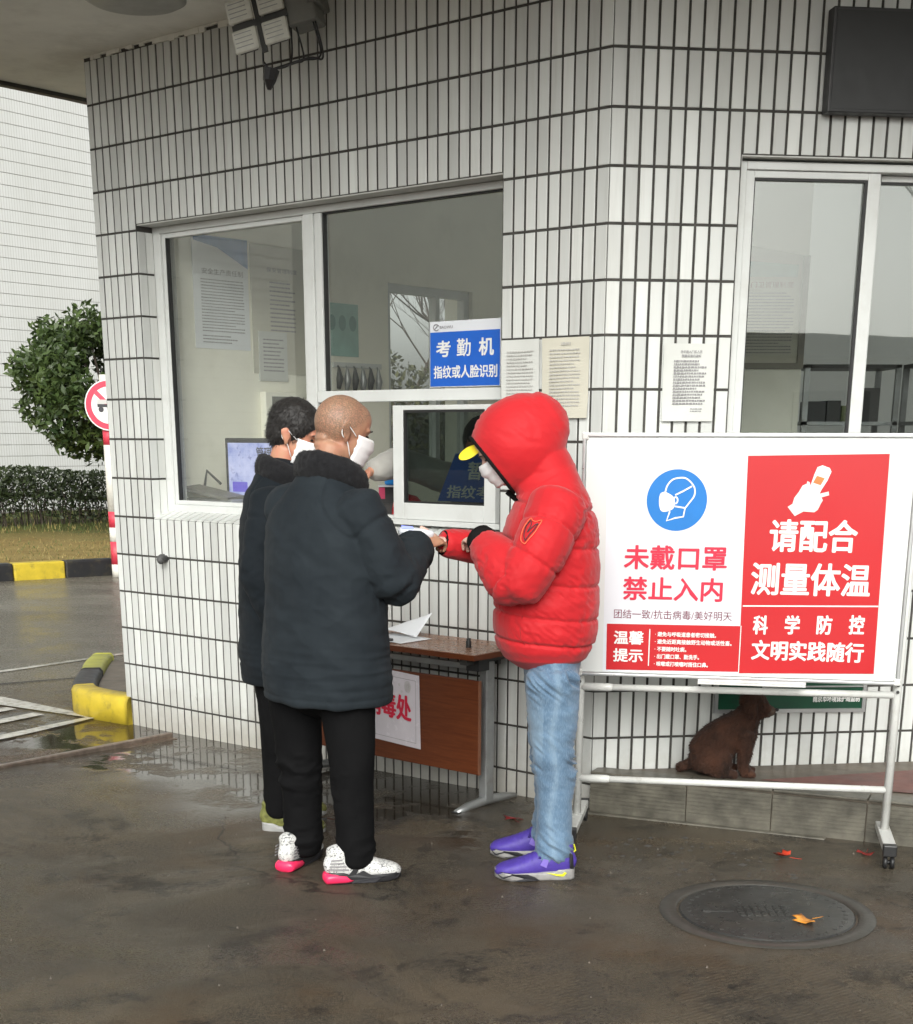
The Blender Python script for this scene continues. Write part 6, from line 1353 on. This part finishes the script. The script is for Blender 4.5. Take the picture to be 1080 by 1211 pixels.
for (ax, ay), hl, te in FT:
    b.limb([(ax - .02 * (ay < 5.1), ay + .02, .84), (ax, ay, .60), (ax, ay, .45), (ax, ay, .25), (ax, ay, .09)], [.08, .07, .05, .045, .034])
    f_ = unit(np.array([te[0] - hl[0], te[1] - hl[1], 0])); h0 = np.array([*hl, 0]); b.loft([(*(h0 + f_ * t + Z3 * z), a, c_) for t, z, a, c_ in [(.05, .052, .022, .028), (.11, .045, .024, .024), (.18, .034, .026, .013), (.215, .032, .022, .010)]], np.cross(Z3, f_), 16)
body_b = fuse('body', b, .0042, M['skin_bald'], bp, 3)
# stubble tone as a vertex attribute
def scalp_attr(o, hd, par, low=.0, front=.045):
    n_ = len(o.data.vertices); V = np.empty(n_ * 3); o.data.vertices.foreach_get('co', V); V = V.reshape(-1, 3) + root_loc(par) - hd['c']
    a, l_, u_ = V @ hd['f'], V @ hd['l'], V @ hd['u']; up = u_ - low + np.clip(a, -.05, .1) * .55
    v = np.clip((np.where(a < front, -.004, .045) * 1 + 0 - 0) * 0 + (u_ + .055 - np.clip(a + .03, 0, 1) * 1.15) / .03, 0, 1) * (np.abs(V).max(1) < .16)
    at = o.data.attributes.new('scalp', 'FLOAT', 'POINT'); at.data.foreach_set('value', v.astype(np.float32))
scalp_attr(body_b, BH, bp)
t_ = M['skin_bald'].node_tree; pb = [n for n in t_.nodes if n.type == 'BSDF_PRINCIPLED'][0]; src = pb.inputs['Base Color'].links[0].from_socket
an = t_.nodes.new('ShaderNodeAttribute'); an.attribute_name = 'scalp'; mx = t_.nodes.new('ShaderNodeMix'); mx.data_type = 'RGBA'; mu = t_.nodes.new('ShaderNodeMath'); mu.operation = 'MULTIPLY'; mu.inputs[1].default_value = .9
ns_ = t_.nodes.new('ShaderNodeTexNoise'); ns_.inputs['Scale'].default_value = 260; ng_ = t_.nodes.new('ShaderNodeNewGeometry'); t_.links.new(ng_.outputs['Position'], ns_.inputs['Vector']); rp_ = t_.nodes.new('ShaderNodeMapRange'); rp_.inputs['From Min'].default_value = .30; rp_.inputs['From Max'].default_value = .6; t_.links.new(ns_.outputs[0], rp_.inputs['Value']); m2_ = t_.nodes.new('ShaderNodeMath'); m2_.operation = 'MULTIPLY'; t_.links.new(an.outputs['Fac'], m2_.inputs[0]); t_.links.new(rp_.outputs[0], m2_.inputs[1]); t_.links.new(m2_.outputs[0], mu.inputs[0]); t_.links.new(mu.outputs[0], mx.inputs['Factor']); ci = [i for i in mx.inputs if i.enabled and i.name in 'AB']; t_.links.new(src, ci[0]); ci[1].default_value = (*lin((112, 92, 76)), 1); t_.links.new([q for q in mx.outputs if q.enabled][0], pb.inputs['Base Color'])
eyes(BH, body_b); face_mask(BH, bp)
def coat(par, c0, lat, secs, arms, cloth_m, seed, voxel=.006, hood=None):
    b = Body(); b.loft([(*(c0 + np.array(dx if len(dx) == 3 else [*dx, 0]) + Z3 * z), a, d) for z, a, d, dx in secs], lat, 44, 5, 2.25, True, True)
    for pts, rad in arms: b.limb([tuple(p) for p in pts], rad, 20)
    zmin = secs[0][0]
    def dsp(V, N):
        z = V[:, 2]; s1 = noise3(V * [1, 1, .55], 6, seed, 3); fold = 1 - np.abs(noise3(V * [1.0, 1.0, 1.7], 7, seed + 3, 3)) * 2.3
        hem = np.exp(-((z - zmin - .10) / .09) ** 2); rip = np.sin((z + .035 * noise3(V, 4, seed + 1, 3)) * 2 * math.pi / .034) * .0011 * np.clip(noise3(V, 4, seed + 9, 2) * 2 + .4, 0, 1)
        tw = V @ np.array([[.8, 0, .6], [0, 1, 0], [-.6, 0, .8]]); d = .008 * s1 + .0035 * fold + .0045 * (1 - np.abs(noise3(tw * [.6, .6, 1.9], 5, seed + 15, 3)) * 2.5) + hem * (rip * .5 + .004 * (1 - np.abs(noise3(V * [.35, .35, 3.8], 10, seed + 5, 2)) * 2.4))
        for pts, rad in arms:
            e = np.array(pts[-1 if len(pts) < 4 else 2]); ed_ = np.linalg.norm(V - e, axis=1); d += np.where(ed_ < .16, .010 * (1 - np.abs(noise3(V * [1.6, 1.6, 1.6], 12, seed + 7, 2)) * 2.6) * (1 - ed_ / .16), 0)
        d += -.004 * np.exp(-((z - zmin - .028) / .003) ** 2)
        for pts, rad in arms[::2]:
            a_ = np.array(pts[0]); rr_ = np.linalg.norm((V - a_) * [1, 1, .75], axis=1); d += -.006 * np.exp(-((rr_ - .115) / .005) ** 2) * (z > 1.12)
        return d
    return fuse('padded_coat', b, voxel, cloth_m, par, 5, dsp)
up0 = lambda q: q
ct = coat(bp, c0, lB, [(.655, .254, .190, (.0, 0)), (.73, .254, .190, (0, 0)), (.88, .244, .180, (0, 0)), (1.0, .236, .172, (0, 0)), (1.15, .236, .162, (0, 0)), (1.26, .226, .146, (.0, 0)), (1.34, .178, .120, (.01, .01)), (1.41, .115, .098, (.02, .02)), (1.44, .092, .085, (.03, .025))],
    [([sR + [-.01, .01, .0], (sR + eR) / 2 + [.0, -.012, 0], eR + [.008, -.008, -.005]], [.086, .086, .081]), ([eR + [.008, -.008, -.005], (eR + wR) / 2 + [0, 0, -.006], wR + [-.006, -.012, -.004]], [.081, .076, .066]),
     ([sL, (sL + eL_) / 2, eL_], [.090, .090, .085]), ([eL_, (eL_ + wL) / 2, wL - [.02, 0, 0]], [.085, .078, .066])], M['coat'], 1)
cr3 = unit(wR - eR); g_ = G(); g_.tube([wR - cr3 * .010, wR + cr3 * .004, wR + cr3 * .006], [.060, .052, .040], 20); g_.make('cuff', M['rib'], ct, True)
cr4 = unit(wL - eL_); g_ = G(); g_.tube([wL - cr4 * .03, wL + cr4 * .0], [.056, .045], 20); g_.make('cuff', M['rib'], ct, True)
def fur_collar(par, c, lat, fw, w_, d_, z0, z1, tilt, seed, mat=M['fur'], th=.045):
    """thick turned-down collar: fat ring, higher at the back"""
    b = Body(); n = 26; pts = []
    for k in range(n + 1):
        q = math.pi * (.16 + 1.68 * k / n); back = -math.cos(q)
        # q runs from front right round the back to front left
        p = c + fw * d_ * math.cos(q) + lat * w_ * math.sin(q) + Z3 * (z0 + (z1 - z0) * (.5 + .5 * back)); pts.append(p)
    for k in range(n):
        b.ell((pts[k] + pts[k + 1]) / 2, lat * th, fw * th * .85, Z3 * th * 1.35, 14)
    def dsp(V, N): return .006 * noise3(V, 14, seed, 3) + .003 * noise3(V, 60, seed + 1, 2)
    o = fuse('fur_collar', b, .0055, mat, par, 2, dsp)
    me = o.data; nf = len(me.polygons); rr = random.Random(seed); g = G(); base = root_loc(par)
    for i in rr.sample(range(nf), min(nf, 4200)):
        p = me.polygons[i]; c_ = np.array(p.center) + base; n_ = np.array(p.normal); t1 = unit(np.cross(n_, rng.normal(size=3))) * .0007; d = unit(n_ + np.array([rr.uniform(-.6, .6), rr.uniform(-.6, .6), rr.uniform(-.9, .3)])) * rr.uniform(.003, .007); g.add([c_ - t1, c_ + t1, c_ + d], [(0, 1, 2)])
    q = g.make('fur', mat, o); q['kind'] = 'stuff'; return o
fur_collar(bp, np.array([-.435, 5.115, 0]), lB, fB_, .105, .085, 1.385, 1.465, 0, 3, th=.040)
b = Body()
b.loft([(-.475, 5.085, .64, .165, .10), (-.475, 5.085, .70, .18, .12), (-.475, 5.085, .80, .16, .11)], lB, 26)
for (ax, ay), hl, te in FT:
    b.loft([(ax - .015, ay + .01, .66, .10, .10), (ax - .004, ay, .50, .088, .088), (ax, ay, .36, .076, .076), (ax + .004, ay, .22, .072, .070), (ax + .004, ay, .12, .068, .066), (ax + .002, ay, .070, .064, .062)], lB, 24)
def tr_disp(seed):
    def f(V, N):
        z = V[:, 2]; rg = (1 - np.abs(noise3(V * [1.0, 1.0, 2.2], 8, seed, 3)) * 2.3) * np.clip(.4 + noise3(V, 5, 21, 2) * 1.6, .1, 1.2) + .35 * noise3(V * [2, 2, .5], 9, seed + 4, 2); amp = .004 + .007 * np.exp(-((z - .36) / .07) ** 2) + .009 * np.exp(-((z - .11) / .045) ** 2); return amp * rg
    return f
fuse('trousers', b, .006, M['blk_cloth'], bp, 5, tr_disp(2))
def shoe_white_mat():
    m = NT('shoe_white_marbled'); p = m.pos(); n = m.noise(m.mapping(p, (60, 60, 90)), 1, 4, .7, 2.0); c = m.mix(m.ramp(n, [(.54, 0), (.60, 1)]), (.66, .66, .64), (.06, .06, .07)); m.set(color=c, rough=.5); m.bump(n, .2, .001); return m.m
wm = dict(upper=shoe_white_mat(), sole=simple('sole_black', (.02, .02, .022), .5), heel=simple('heel_pink', lin((240, 50, 96)), .35, vary=.06))
M['sole_black'] = wm['sole']
for (ax, ay), hl, te in FT:
    up_, P, decal, l = shoe(bp, hl, te, 0, wm, 'white')
    for sd in (-1, 1):
        for k in range(4): decal([(.00 + .01 * k, .058 + k * .011), (.27 - .03 * k, .052 + k * .013), (.27 - .03 * k, .057 + k * .013), (.0 + .01 * k, .063 + k * .011)], sd, M['text_grey'], 'heel_stripe', .0445)
        decal([(.30, .003), (.62, .003), (.93, .012), (.985, .026), (.90, .030), (.72, .024), (.56, .030), (.36, .026)], sd, M['sole_dark'], 'rand', .0470)
        decal([(.24, .030), (.34, .060), (.40, .055), (.36, .036), (.46, .050), (.56, .032), (.60, .020), (.30, .016)], sd, M['sole_black'], 'side_panel', .0475)
    g_ = G()
    for k in range(4): g_.tube([P(.38 + .06 * k, -.030, .092 - .008 * k), P(.40 + .06 * k, 0, .110 - .009 * k), P(.38 + .06 * k, .030, .092 - .008 * k)], .0035, 6)
    g_.make('laces', M['sole_black'], up_)
# thermometer in the right hand
tt = thing('thermometer', 'small white infrared thermometer with lit blue screen in the hand at the wrist', 'thermometer', tuple(wR + [.01, .03, .06]))
tf = unit([.95, .25, -.10]); tu = unit([.12, -.30, 1]); tl = np.cross(tu, tf); tc_ = wR + np.array([-.030, .035, .052])
b = Body(); b.loft([(*(tc_ - tf * .035), .017, .013), (*(tc_ + tf * .02), .020, .016), (*(tc_ + tf * .07), .017, .014), (*(tc_ + tf * .085), .012, .011)], tl, 20, 5, 2.8); b.loft([(*(tc_ + tf * .01 - tu * .0), .015, .013), (*(tc_ + tf * .018 - tu * .05), .013, .012), (*(tc_ + tf * .02 - tu * .09), .014, .013)], tl, 16, 4, 2.4)
fuse('case', b, .003, M['print_white'], tt, 3)
g_ = G(); q0 = tc_ - tf * .030 + tu * .0155 - tl * .012; g_.frame_box(q0, tf * .042, tl * .024, tu * .002); g_.make('screen', (lambda m: m.set(color=(.1, .1, .3), emis=(.30, .36, 1.0), estr=1.3).m)(NT('blue_display')), tt)
# ------------------------------------------------------------------ DARK-HAIRED PERSON BEHIND
cp_ = thing('person', 'dark haired person in dark coat, mostly hidden behind the shaven headed person', 'person', (-.70, 5.78, 0))
hC = R(10); fC = np.array([math.cos(hC), math.sin(hC), 0]); lC = np.array([-math.sin(hC), math.cos(hC), 0])
b = Body(); CH = head(b, (-.625, 5.78, 1.560), R(-14), R(20), 1.0)
b.loft([(-.66, 5.78, 1.51, .055, .058), (-.68, 5.78, 1.45, .055, .058), (-.70, 5.78, 1.38, .085, .075)], lC, 22)
c1 = np.array([-.705, 5.785, 0])
b.loft([(*(c1 + Z3 * z), a, d) for z, a, d in [(.80, .14, .10), (.95, .135, .10), (1.1, .14, .10), (1.25, .16, .10), (1.36, .14, .08), (1.40, .08, .06)]], lC)
sr, er, wr = np.array([-.70, 5.60, 1.33]), np.array([-.745, 5.54, 1.06]), np.array([-.66, 5.52, .83]); sl, el, wl_ = np.array([-.70, 5.97, 1.33]), np.array([-.64, 6.00, 1.08]), np.array([-.42, 5.95, 1.10])
b.limb([sr, (sr + er) / 2, er], [.05, .042, .036]); b.limb([er, (er + wr) / 2, wr], [.036, .032, .025]); b.limb([sl, (sl + el) / 2, el], [.05, .042, .036]); b.limb([el, (el + wl_) / 2, wl_], [.036, .032, .025])
hand(b, wr, (.2, 0, -1), (-.2, -1, 0), (1, 0, 0), .5); hand(b, wl_, (1, -.1, 0), (0, 0, 1), (0, -1, 0), .7)
FC = [((-.715, 5.70), (-.800, 5.700), (-.54, 5.66)), ((-.730, 5.90), (-.815, 5.93), (-.560, 5.96))]
for (ax, ay), hl, te in FC:
    b.limb([(ax, ay, .84), (ax, ay, .60), (ax, ay, .45), (ax, ay, .25), (ax, ay, .09)], [.08, .07, .05, .045, .034])
    f_ = unit(np.array([te[0] - hl[0], te[1] - hl[1], 0])); h0 = np.array([*hl, 0]); b.loft([(*(h0 + f_ * t + Z3 * z), a, c_) for t, z, a, c_ in [(.05, .052, .022, .028), (.11, .045, .024, .024), (.18, .034, .026, .013), (.215, .032, .022, .010)]], np.cross(Z3, f_), 16)
body_c = fuse('body', b, .0045, M['skin'], cp_, 3); eyes(CH, body_c); face_mask(CH, cp_)
def hair_cap(hd, par, seed, name='hair'):
    b = Body(); P = hd['P']; b.ell(P(-.018, 0, .045), hd['f'] * .106, hd['l'] * .086, hd['u'] * .094); b.ell(P(-.050, 0, .0), hd['f'] * .068, hd['l'] * .078, hd['u'] * .072)
    for sg in (1, -1): b.ell(P(.010, sg * .068, .030), hd['f'] * .030, hd['l'] * .014, hd['u'] * .030)
    cu = Body(); cu.ell(P(.110, 0, -.020), hd['f'] * .075, hd['l'] * .12, hd['u'] * .085)
    def dsp(V, N): return .0035 * noise3(V, 60, seed, 3) + .003 * np.abs(noise3(V * [1, 1, .5], 150, seed + 1, 2))
    o = fuse(name, b, .004, M['hair'], par, 2, dsp, cu)
    me = o.data; rr = random.Random(seed); g = G(); base = root_loc(par); nf = len(me.polygons)
    for i in rr.sample(range(nf), min(nf, 5000)):
        p = me.polygons[i]; c_ = np.array(p.center) + base; n_ = np.array(p.normal)
        if (c_ - hd['c']) @ hd['f'] > .07: continue
        t1 = unit(np.cross(n_, rng.normal(size=3))) * .0010; fl = (c_ - hd['c']) - hd['u'] * .14 ; d = unit(n_ * .45 + unit(fl) * .2 - hd['u'] * .7 + rng.normal(size=3) * .25) * rr.uniform(.008, .020); g.add([c_ - t1, c_ + t1, c_ + d], [(0, 1, 2)])
    q = g.make('strands', M['hair'], o); q['kind'] = 'stuff'; return o
hair_cap(CH, cp_, 6)
ct2 = coat(cp_, c1, lC, [(.615, .235, .165, (.0, 0)), (.70, .240, .172, (0, 0)), (.85, .235, .168, (0, 0)), (1.0, .228, .160, (0, 0)), (1.15, .228, .155, (0, 0)), (1.27, .222, .140, (.0, 0)), (1.35, .18, .12, (.01, 0)), (1.41, .115, .098, (.02, 0)), (1.44, .092, .085, (.03, 0))],
    [([sr, (sr + er) / 2, er], [.088, .086, .082]), ([er, (er + wr) / 2, wr + [0, 0, .03]], [.082, .074, .062]), ([sl, (sl + el) / 2, el], [.088, .086, .08]), ([el, (el + wl_) / 2, wl_ - [.03, 0, 0]], [.08, .072, .06])], M['coat2'], 9, .007)
fur_collar(cp_, np.array([-.670, 5.78, 0]), lC, fC, .105, .088, 1.375, 1.445, 0, 8, th=.039)
b = Body(); b.loft([(-.71, 5.79, .64, .165, .10), (-.71, 5.79, .70, .18, .12), (-.71, 5.79, .80, .16, .11)], lC, 26)
for (ax, ay), hl, te in FC: b.loft([(ax, ay, .66, .10, .10), (ax - .004, ay, .50, .084, .082), (ax - .01, ay, .36, .074, .072), (ax - .01, ay, .22, .070, .068), (ax - .01, ay, .12, .066, .064), (ax - .01, ay, .070, .062, .060)], lC, 24)
fuse('trousers', b, .007, M['blk_cloth'], cp_, 5, tr_disp(6))
cm = dict(upper=simple('shoe_lime', lin((112, 114, 62)), .5, vary=.5, nscale=60), sole=simple('sole_white', (.34, .34, .33), .5, dirt=((.1, .1, .09), 18, .6)))
for (ax, ay), hl, te in FC: shoe(cp_, hl, te, -.012, cm, 'lime')
# ------------------------------------------------------------------ ATTENDANT INSIDE
ap = thing('person', 'attendant in a light grey jacket standing inside behind the sliding sash', 'person', (-.10, 7.22, 0))
b = Body(); AH = head(b, (.125, 7.08, 1.510), R(-125), R(26), 1.0); lD = np.array([.87, -.5, 0])
b.loft([(.14, 7.13, 1.46, .055, .058), (.145, 7.17, 1.41, .055, .058), (.15, 7.21, 1.35, .085, .075)], lD, 20)
c2 = np.array([.15, 7.24, 0]); b.loft([(*(c2 + Z3 * z), a, d) for z, a, d in [(.80, .14, .10), (1.0, .135, .10), (1.25, .16, .10), (1.36, .12, .08)]], lD)
s1_, e1_, w1_ = np.array([-.01, 7.22, 1.35]), np.array([-.28, 7.05, 1.44]), np.array([-.40, 6.92, 1.40]); s2_, e2_, w2_ = np.array([.30, 7.12, 1.32]), np.array([.36, 7.0, 1.2]), np.array([.24, 6.93, 1.22])
b.limb([s1_, (s1_ + e1_) / 2, e1_], [.05, .042, .036]); b.limb([e1_, (e1_ + w1_) / 2, w1_], [.036, .032, .025]); b.limb([s2_, (s2_ + e2_) / 2, e2_], [.05, .042, .036]); b.limb([e2_, (e2_ + w2_) / 2, w2_], [.036, .032, .025])
hand(b, w1_, (-.8, -.5, -.4), (-.3, .1, 1), (.5, -.8, 0), .7); hand(b, w2_, (-1, -.3, 0), (0, 0, 1), (0, 1, 0), .7)
for y in (7.16, 7.34): b.limb([(.17, y, .82), (.17, y, .45), (.19, y, .09)], [.08, .05, .036]); b.loft([(.20, y, .05, .022, .026), (.12, y, .04, .026, .018), (.06, y, .03, .02, .012)], (0, 1, 0), 16)
body_d = fuse('body', b, .006, M['skin'], ap, 3); eyes(AH, body_d); face_mask(AH, ap); hair_cap(AH, ap, 12)
b = Body(); b.loft([(*(c2 + Z3 * z), a, d) for z, a, d in [(.78, .18, .14), (.95, .185, .14), (1.15, .19, .135), (1.28, .185, .12), (1.35, .14, .10), (1.41, .08, .075)]], lD, 36)
for pts, rad in [([s1_, (s1_ + e1_) / 2, e1_], [.075, .07, .068]), ([e1_, (e1_ + w1_) / 2, w1_ + (e1_ - w1_) * .12], [.068, .062, .05]), ([s2_, (s2_ + e2_) / 2, e2_], [.075, .07, .066]), ([e2_, (e2_ + w2_) / 2, w2_ + (e2_ - w2_) * .12], [.066, .058, .048])]: b.limb([tuple(p) for p in pts], rad)
fuse('jacket', b, .008, M['grey_jacket'], ap, 4, lambda V, N: .005 * (1 - np.abs(noise3(V * [1, 1, 2], 10, 3, 3)) * 2.3))
b = Body(); b.loft([(.17, 7.25, .62, .16, .10), (.17, 7.25, .84, .165, .12)], (0, 1, 0), 24)
for y in (7.16, 7.34): b.loft([(.17, y, .70, .09, .09), (.17, y, .45, .075, .075), (.18, y, .08, .06, .06)], (0, 1, 0), 20)
fuse('trousers', b, .009, M['blk_cloth'], ap, 4)
for y in (7.16, 7.34): b = Body(); b.loft([(.24, y, .045, .034, .040), (.15, y, .042, .040, .038), (.05, y, .034, .042, .030), (-.01, y, .028, .032, .022)], (0, 1, 0), 20); fuse('shoe', b, .006, M['sole_black'], ap, 3)
# ================================================================== DOG
dg_ = thing('dog', 'small shaggy dark brown dog sitting on the concrete step below the green sign', 'dog', (1.15, 6.0, .17))
dz = .172; D0 = np.array([1.040, 5.99, dz]); dfw = unit([.98, -.17, 0]); dlt = np.array([-dfw[1], dfw[0], 0])
def PD(x, y, z): return D0 + dfw * x + dlt * y + Z3 * z
b = Body()
b.loft([(*PD(.030, 0, .085), .072, .078), (*PD(.075, 0, .135), .078, .084), (*PD(.135, 0, .190), .070, .074), (*PD(.185, 0, .232), .058, .062), (*PD(.212, 0, .275), .046, .046)], dlt, 26)   # haunch to neck
b.ell(PD(.045, 0, .065), dfw * .080, dlt * .078, Z3 * .062)
for sg in (1, -1):
    b.ell(PD(.070, sg * .060, .070), dfw * .078, dlt * .034, Z3 * .062)                        # thigh
    b.limb([PD(.115, sg * .066, .060), PD(.075, sg * .068, .022), PD(.13, sg * .068, .018), PD(.165, sg * .066, .014)], [.030, .022, .019, .018], 12)  # folded shank and hind paw
    b.limb([PD(.195, sg * .038, .185), PD(.200, sg * .042, .115), PD(.196, sg * .042, .060), PD(.206, sg * .042, .024)], [.040, .029, .021, .020], 14)   # front leg
    b.loft([(*PD(.196, sg * .042, .020), .019, .018), (*PD(.222, sg * .042, .016), .021, .015), (*PD(.242, sg * .042, .013), .016, .011)], dlt, 14)
b.ell(PD(.195, 0, .195), dfw * .050, dlt * .052, Z3 * .065)                                      # chest
b.ell(PD(.228, 0, .308), dfw * .055, dlt * .050, Z3 * .050); b.ell(PD(.218, 0, .328), dfw * .050, dlt * .050, Z3 * .040)                                    # skull
b.loft([(*PD(.250, 0, .298), .036, .034), (*PD(.276, 0, .286), .031, .027), (*PD(.293, 0, .279), .025, .021)], dlt, 18)      # muzzle
b.ell(PD(.272, 0, .266), dfw * .030, dlt * .019, Z3 * .012)
for sg in (1, -1): b.loft([(*PD(.212, sg * .044, .335), .016, .010), (*PD(.212, sg * .060, .305), .026, .010), (*PD(.216, sg * .060, .268), .018, .008)], dfw, 14)   # drop ear
b.limb([PD(-.030, 0, .045), PD(-.065, .01, .022), PD(-.070, .05, .016), PD(-.03, .085, .016)], [.022, .018, .016, .010], 12)     # tail round the rump
def fur_mat():
    m = NT('dog_fur'); p = m.pos(); sp_ = m.n('SeparateXYZ'); m.l(p, sp_.inputs[0]); n = m.noise(m.mapping(p, (60, 60, 22)), 1, 4, .7); g = m.noise(p, 9, 3)
    c = m.mix(m.ramp(g, [(.35, 0), (.65, 1)]), (.014, .007, .005), (.062, .025, .014)); c = m.mix(m.ramp(n, [(.4, 0), (.75, .5)]), c, (.075, .036, .022)); m.set(color=c, rough=.8, spec=.2, sheen=.1); m.bump(n, .6, .004); return m.m
M['dog'] = fur_mat()
bd = fuse('body', b, .005, M['dog'], dg_, 3, lambda V, N: .004 * noise3(V, 40, 2, 3) + .004 * np.abs(noise3(V * [1, 1, .5], 70, 3, 2)))
g_ = G(); rr = random.Random(77); me = bd.data; base = root_loc(dg_)
for p in me.polygons:
    for rep in range(3):
        c_ = np.array(p.center) + base; n_ = np.array(p.normal); hd_z = (c_ - D0); face = hd_z @ dfw > .27
        if rr.random() < .35: continue
        L = rr.uniform(.009, .019) * (.35 if face or hd_z[2] < .03 else 1); t1 = unit(np.cross(n_, rng.normal(size=3))) * .0012; d = unit(n_ * .45 + np.array([0, 0, -.85]) - dfw * .25 + rng.normal(size=3) * .22) * L; g_.add([c_ - t1, c_ + t1, c_ + d * .6 + t1 * 1.2, c_ + d + np.cross(d, n_) * .35], [(0, 1, 2), (0, 2, 3)])
o = g_.make('fur', M['dog'], dg_); o['kind'] = 'stuff'
b = Body(); b.ell(PD(.290, 0, .280), dfw * .027, dlt * .0275, Z3 * .023, 20); fuse('muzzle', b, .004, simple('muzzle_fur', (.075, .050, .036), .8, vary=.5, nscale=90, bumps=.8, bscale=200, bdist=.003), dg_, 2, lambda V, N: .002 * noise3(V, 80, 5, 3))
b = Body(); b.ell(PD(.320, 0, .286), dfw * .009, dlt * .010, Z3 * .008, 14); b.g.make('nose', M['black'], dg_, True)
for sg in (1, -1): b = Body(); b.ell(PD(.268, sg * .024, .318), dfw * .006, dlt * .006, Z3 * .006, 12); b.g.make('eye', M['eye'], dg_, True)
